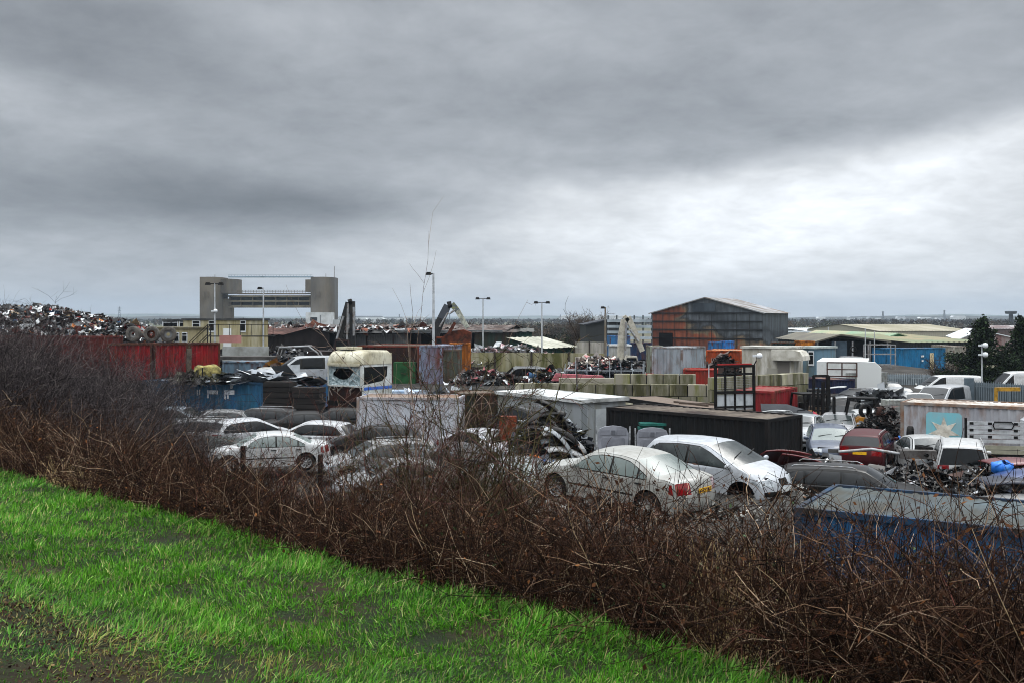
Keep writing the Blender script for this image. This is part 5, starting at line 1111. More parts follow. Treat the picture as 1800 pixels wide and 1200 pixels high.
def handler(label, D, z0, pts, w0, w1, mats, body, ram, px0, grab=None):
    X0 = PX(px0, D); root = thing('scrap_crane', label, 'crane', (X0, D, z0)); c = lambda p: (PX(p[0], D)-X0, PZ(p[1], D)-z0)
    boom(root, [c(p) for p in pts], w0, w1, mats); q = MB()
    for a, b in ram: a, b = c(a), c(b); q.tube([(a[0], -.35, a[1]), (b[0], -.35, b[1])], .10, 6)
    q.build('hydraulic_ram', STEEL, root); b0 = c(pts[0])
    MB().prism([(b0[0]-2.2, 1.1), (b0[0]+1.2, 1.1), (b0[0]+1.2, 1.9), (b0[0]-1.9, 2.0)], -1.2, 1.3).build('upper_body', body, root)
    cb_ = MB().prism([(b0[0]+.1, 1.9), (b0[0]+1.5, 1.9), (b0[0]+1.3, 2.9), (b0[0]+.3, 2.95)], -1.3, -.2).build('cab', body, root); MB().box(b0[0]+.8, -1.33, 2.4, .9, .04, .7).build('cab_window', GLASSD, cb_)
    for s in (-1, 1): MB().prism([(b0[0]-2, 0), (b0[0]+1.6, 0), (b0[0]+2, .45), (b0[0]+1.6, .9), (b0[0]-2, .9), (b0[0]-2.4, .45)], s*1.1-.25, s*1.1+.25).build('track', RUBBER, root)
    for gx, gy in (grab or []):
        g_ = c((gx, gy)); gb = MB()
        for k in range(5):
            a = 2*math.pi*k/5; gb.tube([(g_[0], 0, g_[1]), (g_[0]+.7*math.cos(a), .7*math.sin(a), g_[1]-.5), (g_[0]+.25*math.cos(a), .25*math.sin(a), g_[1]-1.3)], .12, 5, .03)
        gb.build('grab', BLACKM, root)
    return root
BS = M('1a1b1e', '34332f', .4, 2, .6, name='black crane steel')
handler('black scrap crane with its folded arm standing steeply behind the truck cab', 82, 1.4, [(588, 622), (602, 572), (613, 532), (619, 530), (620, 606)], .5, .42, [BS, BS, BS, BS], M('2a1d1b', '151313', .5, 1), [((592, 600), (605, 556)), ((613, 534), (611, 604)), ((623, 540), (623, 590))], 600)
handler('dark grey scrap crane with a bent arm and pale stick over a rusty heap', 104, 1.2, [(763, 592), (776, 560), (787, 537), (794, 535), (804, 546), (822, 577)], .95, .45, [BS, M('3c4046'), BS, M('54595c', '8d8f45', .3, 3), M('a7a99a', '4c5052', .4, 3)], M('7a3a1c', '3a221a', .5, 1), [((773, 575), (788, 550)), ((790, 552), (800, 545))], 775)
handler('cream white scrap crane arm folded to a sharp peak left of the burnt warehouse', 92, -.3, [(1092, 632), (1093, 590), (1098, 562), (1103, 558), (1112, 575), (1129, 617)], .75, .45, [M('a8a497', '77736a', .4, 2)], M('b0aca0', '77736a', .4, 2), [((1098, 628), (1100, 566)), ((1107, 580), (1121, 600))], 1110)
sb = thing('rusty_machine', 'rust brown grab hopper below the bent crane arm', 'machine', (PX(803, 100), 100, 1.2)); MB().prism([(-1.2, 0), (1.2, 0), (1.5, 3.4), (.7, 3.7), (-.7, 3.5), (-1.5, 2.9)], -1.2, 1.2).build('hopper', RUST, sb); MB().bar((-.8, -1.3, 3.2), (-.1, -1.3, 4.4), .3).build('arm', RUST, sb)

# ------------------------------------------------------------------ truck cab
tcx = thing('truck_cab', 'derelict cream and white lorry cab with a shattered windscreen', 'truck cab', (PX(606, 56), 56, 1.15), R(-34)); tcx.scale = (1.1, 1.1, 1.12); CR = M('b5b19e', '8a8268', .45, .9, .6, 0, (1, 1, .5), 0, .2, 'stained cream paint', '504a38', .2, 4); WP = M('b3b6b4', '8a8a80', .35, 1.5, .5, 0, (1, 1, 1), 0, .2, 'white cab paint', '5a5244', .15, 5)
# local x = to the right across the front (front faces -y), side on the +x
W2, Dp = 1.18, 2.3
def rr_(zs_): return zs_
fr = MB()  # roof cap: rounded visor profile extruded across, plus rounded top side
prof = [(0.02, 2.02), (-.06, 2.08), (-.03, 2.30), (.06, 2.50), (.28, 2.68), (.8, 2.76), (Dp-.25, 2.72), (Dp-.05, 2.6), (Dp, 2.2), (Dp, 2.0)]
vs = []; 
for k, (sx, dz) in enumerate([(-1, -.16), (-.97, -.05), (-.88, 0), (.88, 0), (.97, -.05), (1, -.16)]):
    vs += [(sx*W2, y, z+(dz if z > 2.1 else 0)) for y, z in prof]
n = len(prof); fs = [(k*n+i, k*n+i+1, (k+1)*n+i+1, (k+1)*n+i) for k in range(5) for i in range(n-1)]; fs += [tuple(range(n))[::-1], tuple(range(5*n, 6*n))]
fr.add(vs, fs, True); fr.build('roof_cap', CR, tcx)
MB().box(0, -.10, 2.05, 2.2, .12, .10).box(0, -.13, 1.97, 2.2, .05, .03).build('sun_visor', CR, tcx)
# front: pillars and scuttle round the screen opening, side with window opening
MB().box(-W2+.05, -.0, 1.5, .09, .09, 1.0).box(W2-.05, 0, 1.5, .09, .09, 1.0).box(0, -.02, .97, 2.3, .10, .07).build('windscreen_frame', WP, tcx)
def side(sx):
    ol = [(0, .2), (Dp, .2), (Dp, 2.05), (0, 2.05)]; wn = [(.16, 1.05), (1.5, 1.18), (1.9, 1.42), (1.95, 1.93), (.16, 1.93)]
    pts = [Vector(p) for p in ol+wn]; vo, _, fo, _, _, of = delaunay_2d_cdt(pts, [], [[0, 1, 2, 3], [4, 5, 6, 7, 8]], 1, 1e-6); q = MB(); g_ = MB()
    for f, o in zip(fo, of): (g_ if 1 in o else q).add([(sx*(W2-(.03 if 1 in o else 0)), vo[i].x, vo[i].y) for i in f], [(0, 1, 2)])
    q.build('side_panel', WP, tcx); g_.build('side_window', GLASSD, tcx)
side(1); side(-1)
MB().b2(W2, .15, .78, W2+.012, Dp-.02, .93).build('blue_stripe', M('2450a0', '5a6a8a', .3, 4), tcx); MB().b2(W2, .15, .45, W2+.012, .5, .60).build('blue_letters', M('2450a0', '9aa0a8', .5, 9), tcx)
MB().b2(-W2, Dp-.03, .2, W2, Dp, 2.6).build('rear_wall', CR, tcx); MB().b2(-W2+.05, .02, -.05, W2-.05, Dp, .2).build('floor', BLACKM, tcx)
# shattered glass: jagged pane with a hole
NR = np.random.default_rng(4); pts = []; hole = []
for k in range(16):
    a = 2*math.pi*k/16; hole.append((-.1+.78*math.cos(a)*random.uniform(.75, 1.1), 1.62+.31*math.sin(a)*random.uniform(.7, 1.1)))
ol = [(-W2+.09, 1.0), (W2-.09, 1.0), (W2-.09, 1.99), (-W2+.09, 1.99)]; vo, _, fo, _, _, of = delaunay_2d_cdt([Vector(p) for p in ol+hole]+[Vector((random.uniform(-1, 1), random.uniform(1.02, 1.97))) for _ in range(90)], [], [[0, 1, 2, 3], list(range(4, 20))], 1, 1e-6)
q = MB(); off = {i: random.uniform(-.035, .035) for i in range(len(vo))}
for f, o in zip(fo, of):
    if 1 in o: continue
    q.add([(vo[i].x, -.0+off[i], vo[i].y) for i in f], [(0, 1, 2)])
q.build('broken_windscreen', M('5f7074', '9aa8aa', .45, 5, .15, spec=.9, name='shattered glass'), tcx, False)
MB().box(0, .9, 1.3, .5, .5, .9).box(-.6, 1.0, 1.2, .5, .5, .9).build('seat', M('1c1a1a'), tcx)
q = MB()  # torn grille area with pale insulation hanging under the screen
for i in range(7):
    x = random.uniform(-1.1, 1.1); q.tube([(x, -.02, .93), (x+random.uniform(-.25, .25), -.1, .78), (x+random.uniform(-.4, .4), -.06, random.uniform(.45, .85))], random.uniform(.03, .09), 5, .02)
q.build('torn_front', M('8a857c', '4c4038', .5, 5), tcx); MB().b2(-W2+.05, .05, .2, W2-.05, .1, .94).build('bulkhead', M('1f1513', '3a2018', .5, 3), tcx); MB().b2(-W2+.1, 0, -1.2, W2-.1, 1.6, -.05).build('engine_bay', M('22130f', '3a2018', .5, 3), tcx)
MB().box(-.45, .8, 2.84, 1.1, .8, .12).build('roof_hatch', CR, tcx); MB().bar((-.12, -.05, 2.45), (-.04, -.07, 2.33), .025).bar((.04, -.05, 2.45), (-.04, -.07, 2.33), .025).build('emblem', BLACKM, tcx)

# ------------------------------------------------------------------ flatbed lorry body with headboard, small dropside truck
fl, L_ = frame('flatbed_body', 'timber lorry flatbed with a tall black frame headboard and white lower panels', 'lorry body', 1093, 46, 1258, 38.4, 2.22)
pm = M('6a5e54', '4a4039', .5, 1, .85, 0, (.3, 3, 1), .2, 0, 'weathered planks', '7d7064', .3, 1)
for i in range(9): MB().box(0, .15+.268*i, .20, L_, .25, .05).build('plank', pm, fl, False)
MB().box(0, 0, .12, L_+.04, .06, .22).box(0, 2.45, .12, L_+.04, .06, .22).box(-L_/2-.0, 1.22, .12, .06, 2.4, .22).build('side_rail', BLACKM, fl, False); MB().box(0, .7, -.12, L_*.94, .16, .3).box(0, 1.7, -.12, L_*.94, .16, .3).build('chassis_beam', BLACKM, fl, False)
for x in (-2.3, -1.2):
    for y in (.2, 2.2): w_ = MB(); w_.lathe([(.2, -.12), (.42, -.14), (.46, -.08), (.46, .08), (.42, .14), (.2, .12)], 20, 'y', (x, y, -.68)); w_.build('wheel', RUBBER, fl)
MB().bar((.6, .5, .26), (1.9, 1.9, .27), .1).bar((-.2, .8, .26), (2.3, 1.0, .27), .09).build('loose_batten', M('4a3f36'), fl, False)
hb = MB(); x_ = L_/2-.02
for y in (.02, .62, 1.22, 1.82, 2.42): hb.bar((x_, y, -.5), (x_, y, 2.05), .11 if y in (.02, 2.42) else .08)
for z in (.35, .95, 1.70, 2.02): hb.bar((x_, 0, z), (x_, 2.44, z), .11 if z in (.95, 2.02) else .08)
hbo = hb.build('headboard_frame', BLACKM, fl, False)
for k in range(4): MB().box(x_-.02, .32+.6*k, .62, .03, .5, .5).build('white_panel', M('a3a8ab', '83888b', .3, 3), hbo, False)
for k in range(4): MB().box(x_-.02, .32+.6*k, .12, .03, .5, .36).build('white_panel', M('a3a8ab', '83888b', .3, 3), hbo, False)
MB().box(x_, 1.2, 2.10, .1, 2.1, .05).build('red_strip', M('8a1c1c'), hbo, False); MB().bar((x_, .02, 2.0), (x_-.1, -.1, 2.35), .05).bar((x_, 2.4, 2.0), (x_+.1, 2.5, 2.25), .05).build('prong', BLACKM, hbo, False)
rw = MB()
for i in range(9): rw.bar((x_-.02, .1, 1.05+i*.07), (x_-.02, 2.3, 1.05+i*.07), .014)
rw.build('mesh', STEEL, hbo, False); fl.rotation_euler.y = R(-.6); fl.scale = (1, .72, .94)
for px, lb in ((1148, 'grey plastic panel lying under the timber flatbed'),): tag(MB().box(PX(px, 44), 44, 1.35, 1.6, .5, .5).build('plastic_crate', M('8a8d90', '3a3c3e', .5, 6)), lb, 'crate')
tr = thing('dropside_truck', 'small white dropside truck with a slatted rear headboard at right', 'truck', (PX(1757, 37.6), 37.6, 0), R(-12)); WS = M('a9acae', '7c7e7e', .4, 2.5, .5, name='slatted alloy')
MB().b2(-1.55, 0, .82, 1.2, 1.9, .9).build('deck', BLACKM, tr)
for i in range(2): MB().b2(-.55, -.03, .90+i*.17, 1.05, .02, 1.05+i*.17).build('dropside_board', M('8a8878', '6c6a5c', .4, 2), tr)
MB().b2(-1.55, -.04, .80, -.55, .0, 1.28).build('white_side_panel', M('b9bcbe', '92959a', .3, 3), tr)
for i in range(5): MB().b2(-1.15, -.06, 1.32+i*.17, 1.0, -.02, 1.44+i*.17).build('slat', WS, tr)
for x in (-1.2, 1.03): MB().b2(x-.04, -.08, 1.25, x+.04, 0, 2.25).build('stake', BLACKM, tr)
for x in (-1.0, -.35, .55): 
    for i in range(3): MB().b2(x-.07, -.075, 1.50+i*.25, x+.07, -.06, 1.60+i*.25).build('dark_patch', BLACKM, tr)
fr_ = MB(); fr_.tube([(-.25, -.10, 2.0), (-.2, -.1, 2.12), (.4, -.1, 2.12), (.48, -.1, 2.0), (.4, -.1, 1.86), (-.2, -.1, 1.86), (-.25, -.1, 2.0)], .025, 6).build('towing_ring', BLACKM, tr)
cb_ = MB().prism([(1.08, .55), (2.75, .55), (2.85, 1.2), (2.55, 1.35), (2.2, 2.15), (1.2, 2.2), (1.08, 2.1)], 0, 1.8).build('cab', M('b9bcbe', '92959a', .3, 2, .4), tr); MB().prism([(1.35, 1.32), (2.3, 1.32), (2.02, 2.0), (1.35, 2.02)], -.012, -.002).build('side_window', GLASSD, cb_); MB().box(2.2, -.2, 1.45, .12, .2, .3).build('mirror', BLACKM, cb_)
for x, y in ((-.8, .15), (-.8, 1.65), (1.95, .15), (1.95, 1.65)): w_ = MB(); w_.lathe([(.001, -.1), (.2, -.12), (.33, -.12), (.36, -.08), (.36, .08), (.33, .12), (.001, .1)], 20, 'y', (x, y, .36)); w_.build('wheel', RUBBER, tr)

# ------------------------------------------------------------------ forklifts
def forklift(label, px, D, col, rz, mh):
    root = thing('forklift', label, 'forklift', (PX(px, D), D, 0), rz); bm_ = M(col, '5a4020', .35, 3, .5, name='forklift paint')
    MB().prism([(-1.3, .35), (.7, .35), (.8, .95), (.1, 1.0), (-.2, 1.25), (-1.2, 1.25), (-1.45, .9)], -.55, .55).build('body', bm_, root)
    c = MB()
    for y in (-.5, .5): c.bar((-1.1, y, 1.2), (-.9, y, 2.15), .09).bar((.5, y, .95), (.25, y, 2.15), .09)
    c.b2(-.95, -.55, 2.12, .3, .55, 2.2); c.build('overhead_guard', BLACKM, root)
    m_ = MB()
    for y in (-.38, .38): m_.bar((.95, y, .1), (.95, y, mh), .11)
    for z in (.5, 1.4, mh*.7, mh): m_.bar((.95, -.38, z), (.95, .38, z), .09)
    m_.bar((.95, .12, .2), (.95, .12, mh*.9), .10).bar((.95, -.15, .2), (.95, -.15, mh*.8), .08); m_.build('mast', BLACKM, root)
    MB().box(-.4, 0, 1.15, .5, .5, .12).box(-.62, 0, 1.42, .12, .5, .5).build('seat', BLACKM, root)
    f_ = MB()
    for y in (-.3, .3): f_.b2(1.05, y-.06, .12, 2.1, y+.06, .17)
    f_.build('forks', BLACKM, root)
    for x in (-.95, .55):
        for s in (-1, 1): w_ = MB(); w_.lathe([(.001, -.1), (.2, -.12), (.3, -.1), (.32, 0), (.3, .1), (.001, .12)], 18, 'y', (x, s*.52, .32)); w_.build('wheel', RUBBER, root)
forklift('dark forklift with a tall black mast beside the block wall', 1424, 51, '8a5a20', R(-75), 3.15)
forklift('second dark forklift mast left of the yellow forklift', 1440, 53.5, '2a2622', R(-100), 3.0)
forklift('yellow forklift behind the silver saloon', 1502, 48.5, 'b0761c', R(165), 2.2)

# ------------------------------------------------------------------ fences, tanks, gas crates, conifers
def palisade(label, pa, Da, pb, Db, z0, h, col, sheet=None, gap=.155):
    root, L = frame('palisade_fence', label, 'fence', pa, Da, pb, Db, z0); m = M(col, '5c6468', .35, 1.5, .5, .3, name='galvanised fence'); q = MB(); n = int(L/gap)
    for i in range(n): x = -L/2+i*gap; q.prism([(x, 0), (x+.07, 0), (x+.07, h-.12), (x+.035, h), (x, h-.12)], 0, .015)
    q.build('pales', m, root, False); r = MB()
    for z in (.35, h-.35): r.bar((-L/2, .04, z), (L/2, .04, z), .05)
    r.build('rails', m, root, False)
    for i in range(int(L/2.75)+1): MB().bar((-L/2+i*2.75, .08, 0), (-L/2+i*2.75, .08, h-.1), .10).build('post', m, root, False)
    if sheet: MB().corr((-L/2, .12), (L/2, .12), 0, h-.12, .2, .03).build('backing_sheet', M(sheet, '5a6266', .4, 1.2, .6), root, False)
palisade('grey steel palisade fence in front of the far blue container', 1553, 73, 1636, 72, 0, 2.05, '8d979c', '747e84')
palisade('grey palisade fence with sheeting at the right edge', 1700, 62, 1830, 58, 0, 2.2, '6f7a80', '59646a')
tag(MB().b2(PX(1696, 61.5), 61.5, 0, PX(1712, 61.5), 61.6, 2.35).build('steel_gatepost_panel', M('56626a', '3f4a50', .4, 1)), 'plain blue grey steel panel joining the minibus and the palisade fence', 'panel')
q = thing('gantry_frame', 'small yellow steel frame in front of the right palisade fence', 'frame', (PX(1762, 55), 55, 0)); MB().bar((-.35, 0, 0), (-.35, 0, 2.15), .14).bar((-.4, 0, 2.12), (.95, 0, 2.12), .2).build('beam', M('a8802c', '6a5420', .4, 4), q)
q = thing('grab_bucket', 'red and black machine bucket by the right fence', 'machine', (PX(1783, 54), 54, 0)); MB().prism([(-.6, .2), (.8, .2), (.9, .75), (-.7, .75)], -.5, .5).build('red_base', M('96301a'), q); MB().prism([(-.5, .75), (.8, .75), (.6, 1.35), (-.3, 1.35)], -.4, .4).build('black_top', BLACKM, q)
def ibc(label, px, D, z0, grp):
    root = thing('liquid_tank', label, 'tank', (PX(px, D), D, z0), random.uniform(-.2, .2), grp); MB().b2(-.56, -.46, .16, .56, .46, 1.08).build('bottle', M('9a9d98', '6c6e68', .5, 3, .4), root)
    c = MB()
    for x in np.linspace(-.6, .6, 7): c.bar((x, -.5, .14), (x, -.5, 1.12), .022)
    for z in np.linspace(.16, 1.1, 6): c.bar((-.6, -.5, z), (.6, -.5, z), .022); c.bar((.6, -.5, z), (.6, .5, z), .022)
    for y in np.linspace(-.5, .5, 5): c.bar((.6, y, .14), (.6, y, 1.12), .022)
    c.build('cage', STEEL, root); MB().b2(-.6, -.5, 0, .6, .5, .12).build('pallet', M('5c4c3a'), root)
for i, (px, D_, z_) in enumerate([(1500, 70, 0), (1500, 70, 1.12), (1541, 71, 0), (1541, 71, 1.12), (1575, 49.5, .9)]):
    ibc(['caged white liquid tank at the foot of the white trailer', 'caged tank stacked beside the white trailer', 'caged liquid tank left of the palisade fence, lower one', 'caged liquid tank left of the palisade fence, upper one', 'caged grey tank on the engine heap behind the star container corner'][i], px, D_, z_, 'caged liquid tanks')
q = thing('wire_stillage', 'tall wire stillage full of parts left of the far blue container', 'stillage', (PX(1546, 96), 96, .2)); c = MB()
for x in (-1.3, 1.3):
    for y in (-.6, .6): c.bar((x, y, 0), (x, y, 3.3), .09)
for z in (.4, 1.4, 2.4, 3.3): c.bar((-1.3, -.6, z), (1.3, -.6, z), .08).bar((-1.3, .6, z), (1.3, .6, z), .08)
c.build('frame', STEEL, q)
def conifer(label, px, pyt, D, r, seed, z0=0.):
    g_ = np.random.default_rng(seed); h = PZ(pyt, D)-z0; root = thing('conifer', label, 'tree', (PX(px, D), D, z0)); MB().tube([(0, 0, 0), (.15, 0, h*.5), (0, 0, h*.97)], .16, 7, .03).build('trunk', M('2a211b'), root)
    nb = 150; zb = h*(.08+.9*g_.uniform(0, 1, nb)**.9); a = g_.uniform(0, 2*np.pi, nb); prof_ = np.interp(zb/h, [0, .25, .45, .62, .8, 1], [.95, 1, .85, .5, .28, .05]); ln = r*prof_*g_.uniform(.35, 1.3, nb); ps = []
    for i in range(nb):
        m = int(26+70*ln[i]/r); s = g_.uniform(.1, 1, m)**.7; ps.append(np.stack([np.cos(a[i])*ln[i]*s+g_.normal(size=m)*.13, np.sin(a[i])*ln[i]*s+g_.normal(size=m)*.13, zb[i]+ln[i]*.28*s-.35*s*s+g_.normal(size=m)*.13], 1))
    p = np.concatenate(ps); n = len(p); leaves('crown', p, g_.uniform(.07, .17, n), cvar(n, ['141d12', '1d2818', '2a3822', '0d120c'], None, .3), LEAF, root)
conifer('tall ragged dark conifer in front of the white roofed hall', 1727, 557, 74, 2.75, 5); conifer('dark conifer cut by the right edge of the photo', 1797, 557, 71, 2.2, 6); conifer('low dark evergreen at the foot of the conifers', 1762, 640, 73, 2.2, 9)
shrub('bare_tree', 'round bare tree on the horizon behind the gorse bank', 'tree', (PX(1033, 150), 150, 0), 6.0, 1.5, 26, ['3a322c', '4c423a'], (9, 7), None, .13, .55, 61)
shrub('bare_shrub', 'brown scrub growing at the foot of the far blue container', 'shrub', (PX(1667, 80), 80, 0), 3.0, 2.2, 24, ['3a3028', '2a2420'], (7, 6), None, .05, .6, 62)

# ------------------------------------------------------------------ scrap, parts and tyres
def heap(label, px, D, w_, d_, h, z0, n, size, pal, wts=None, name='scrap_heap', cat='scrap', seed=1, slim=.25, flat=.4, shape=.75, rz=0, pipes=0, prof=None, bend=.5):
    """mound of bent sheet fragments with rods and a dark core"""
    g_ = np.random.default_rng(seed); X0 = PX(px, D); a = g_.uniform(0, 2*np.pi, n); rr = np.sqrt(g_.uniform(0, 1, n))
    x, y = rr*np.cos(a), rr*np.sin(a); hh = h*np.clip(1-rr**2, 0, 1)**shape
    if prof is not None: hh = hh*np.interp(x, [p[0] for p in prof], [p[1] for p in prof])
    z = hh*g_.uniform(.55, 1.03, n)+g_.uniform(0, .04, n)*h; s = size*g_.lognormal(0, .45, n); U = unit(g_.normal(size=(n, 3))*np.array([1, 1, flat])); Vv = unit(np.cross(U, unit(g_.normal(size=(n, 3))*np.array([flat, flat, 1]))))
    el = np.where(g_.uniform(0, 1, n) < slim, .22, .75); c0 = np.stack([x*w_/2, y*d_/2, z], 1); nn = np.cross(U, Vv); G = []
    for iu in (-1, 0, 1):
        for iv in (-1, 0, 1): G.append(c0+U*(iu*s)[:, None]+Vv*(iv*s*el*g_.uniform(.6, 1.2, n))[:, None]+nn*(s*bend*(g_.normal(size=n)*.5+(iu*iu)*g_.normal(size=n)*.5))[:, None])
    V = np.stack(G, 1).reshape(-1, 3); i = np.arange(n*9).reshape(n, 9); Fq = np.concatenate([i[:, [0, 1, 4, 3]], i[:, [1, 2, 5, 4]], i[:, [3, 4, 7, 6]], i[:, [4, 5, 8, 7]]]); cols = np.repeat(cvar_(g_, n, pal, wts), 9, 0)
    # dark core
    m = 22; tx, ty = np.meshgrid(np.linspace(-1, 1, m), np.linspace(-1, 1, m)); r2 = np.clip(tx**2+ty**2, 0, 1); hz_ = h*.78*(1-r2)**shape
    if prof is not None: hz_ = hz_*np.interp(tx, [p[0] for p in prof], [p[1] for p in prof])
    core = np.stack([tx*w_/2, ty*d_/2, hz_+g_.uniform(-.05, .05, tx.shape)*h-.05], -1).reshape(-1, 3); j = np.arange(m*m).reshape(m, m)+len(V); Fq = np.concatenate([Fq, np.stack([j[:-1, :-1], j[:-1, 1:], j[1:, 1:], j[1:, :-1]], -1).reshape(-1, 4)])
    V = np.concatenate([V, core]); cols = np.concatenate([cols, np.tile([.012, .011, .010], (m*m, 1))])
    if pipes:
        b = c0[g_.integers(0, n, pipes)]; d = unit(g_.normal(size=(pipes, 3))*np.array([1, 1, .5])); L2 = size*g_.uniform(1.5, 4.5, pipes); u = unit(np.cross(d, [0, 0, 1.])); v = np.cross(d, u); r = size*g_.uniform(.05, .14, pipes); k = len(V); rings = []
        for e in (-1, 1):
            for q_ in range(4): an = q_*np.pi/2; rings.append(b+d*(e*L2/2)[:, None]+(u*math.cos(an)+v*math.sin(an))*r[:, None])
        PV = np.stack(rings, 1).reshape(-1, 3); ii = k+np.arange(pipes*8).reshape(pipes, 8); Fq = np.concatenate([Fq]+[ii[:, [q_, (q_+1) % 4, 4+(q_+1) % 4, 4+q_]] for q_ in range(4)]); V = np.concatenate([V, PV]); cols = np.concatenate([cols, np.repeat(cvar_(g_, pipes, ['2b2826', '4a4644', '6a6662', '3a2018']), 8, 0)])
    o = np_mesh(name, V, Fq, cols, mat=MCOL('scrap metal', .55, .3, .1)); o.location = (X0, D, z0); o.rotation_euler.z = rz; return tag(o, label, cat, kind='stuff')
def cvar_(g_, n, cols, w=None, var=.3):
    c = np.array([lin(x) for x in cols])[g_.choice(len(cols), n, p=w)]; return c*(1+g_.uniform(-var, var, (n, 1)))
MIX = ['0c0b0b', '1c1a19', '5a5d5f', 'a0a3a4', 'd8dada', '5a2418', '3a2a22', '8a2018', '7c6a50', '3a5a7a', 'a8601c']; MW = [.27, .17, .13, .14, .09, .05, .06, .025, .04, .015, .01]
DRK = ['080808', '121111', '211f1d', '3c3a37', '85878a', '3c241c', 'b4b6b8', '2a3040']; DW = [.32, .24, .16, .09, .06, .06, .035, .035]
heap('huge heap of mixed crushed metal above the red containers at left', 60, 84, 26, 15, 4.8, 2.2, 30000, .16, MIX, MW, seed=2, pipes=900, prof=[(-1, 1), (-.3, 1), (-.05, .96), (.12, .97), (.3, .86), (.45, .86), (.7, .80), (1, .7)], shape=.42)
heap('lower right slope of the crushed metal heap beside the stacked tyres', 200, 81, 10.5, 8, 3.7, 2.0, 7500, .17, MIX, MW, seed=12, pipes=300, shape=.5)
for i, (px, D_) in enumerate([(235, 69.5), (267, 69.2), (296, 69.0)]):
    root = thing('lorry_tyre', ['big worn lorry tyre, leftmost on the red container row', 'rusty lorry wheel between the two clean tyres on the red containers', 'big lorry tyre with a rim at the right end above the red containers'][i], 'tyre', (PX(px, D_), D_, 4.35), R(10*i-10), 'lorry tyres on the red containers'); r = .56
    q = MB(); q.lathe([(r*.52, -.15), (r*.8, -.17), (r*.97, -.14), (r, 0), (r*.97, .14), (r*.8, .17), (r*.52, .15)], 24, 'y', (0, 0, r)); q.build('tyre', M('3a3835', '5c5852', .5, 4, .9), root); q = MB(); q.lathe([(.12, -.05), (.2, -.02), (r*.52, -.10), (r*.52, .1)], 18, 'y', (0, 0, r)); q.build('rim', [M('5c5650', '7a7a78', .4, 3), RUST, M('6a6c6c')][i], root)
heap('bales of rags and panels on top of the blue container at left', 352, 54.6, 3.2, 2.2, .55, 2.55, 260, .16, ['2a2c22', '3c3a2c', '14140f', '6a6a5a'], seed=5)
bag = thing('builders_bag', 'dirty yellow bulk bag on top of the blue container', 'bag', (PX(365, 54.6), 54.6, 2.62)); q = MB(); q.lathe([(.35, 0), (.62, .15), (.68, .45), (.6, .72), (.42, .84), (.1, .8)], 16, 'z'); q.v = [(x*1.15+.05*math.sin(7*z+x*3), y, z+.05*math.sin(9*x)) for x, y, z in q.v]; q.build('sack', M('8f8450', '3c3822', .5, 4, .9), bag); MB().bar((-.05, -.82, 0), (-.02, -.82, .75), .06).build('strap', BLACKM, bag)
heap('stack of flattened pale bonnets and panels on the blue container', 420, 55, 4.6, 2.0, .4, 2.5, 340, .3, ['b4b8ba', '8d9194', '3c4046', '15171a', '6a7076', 'c4c8ca'], seed=6, flat=.12, bend=.15, slim=.1)
heap('dark crushed panels along the blue container edge by the crew van', 500, 58.5, 4.6, 2.0, .6, 2.2, 300, .3, ['15171a', '2a2d30', '6a7076', '8d9194'], seed=7, flat=.12, bend=.15)
heap('scrap on the yard floor below the open sheds', 470, 90, 22, 9, 1.9, 1.2, 1800, .3, DRK, DW, seed=8, pipes=120)
heap('scrap and rubbish under the open shed roof', 640, 100, 30, 10, 1.6, 1.2, 1800, .35, DRK, DW, seed=9, pipes=100)
for px, w_, l_, sd_ in [(520, 14, 'loose rusty sheets on the shed roof above the crew van', 31), (690, 18, 'white and rusty litter along the open shed roof', 32)]: heap(l_, px, 117, w_, 6, .7, 4.4, 500, .28, ['8d8f90', '4a241a', '2a201c', 'b4b6b6', '6a3a26', '3a2a24'], seed=sd_, flat=.2)
rb = container('blue steel bin with ribbed sides right of the red containers', 391, 72, 458, 71, 1.3, '5d7686', '3c4a54', .4, W=2.2, Hh=1.65, pitch=.45)
tag(MB().box(PX(433, 76), 76, 3.05, 4.6, 2.4, .22).build('flat_trailer_deck', M('2a2826', '4a4744', .5, 1)), 'dark trailer deck above the ribbed blue bin', 'trailer deck')
tag(MB().box(PX(432, 79), 79, 3.2, 3.6, .4, 1.2).build('white_skirt_panel', M('8f9290', '6a6a64', .4, 1)), 'pale panel under the end of the cream cabin', 'panel')
sk = thing('steel_hoop_frame', 'bare curved steel roll frame behind the crew van', 'frame', (PX(528, 76), 76, 1.2)); q = MB()
for y in (0, 1.2): q.tube([(-2.0, y, 1.3), (-1.6, y, 2.6), (.6, y, 2.7), (1.3, y, 2.2), (1.9, y, 1.0)], .07, 6)
for x in (-1.6, -.4, .6): q.bar((x, 0, 2.65), (x, 1.2, 2.65), .08)
q.build('hoops', M('7d8082', '4a3a30', .4, 3), sk)
heap('rusty engines and yellow parts behind the crew van', 490, 70, 5, 3, 1.5, 1.2, 260, .3, ['8a601c', '5a3a1c', '1a1816', '3a2a22'], seed=10)
heap('white rubbish heap on the shed side above the mossy wall', 890, 93.5, 12, 4, 1.8, 1.6, 1500, .22, ['a9acad', 'd0d2d2', '8d8f92', 'a88a8c', '55524f', '2c2927'], seed=13, pipes=60)
heap('pile of white and pink rubbish at the foot of the white crane', 1050, 87, 6, 4, 1.5, 1.2, 1100, .17, ['a9acad', 'c4beb4', '8a7a70', '4a4440', '8a5a58', '2c2927'], seed=14, pipes=60)
heap('dark rubbish under the white crane', 1110, 86, 7, 4, 1.2, 1.2, 700, .17, DRK, DW, seed=15, pipes=60)
heap('stripped parts right of the burnt out car shell', 966, 74, 4.6, 2.5, 1.0, 1.2, 480, .2, MIX, MW, seed=16, pipes=50)
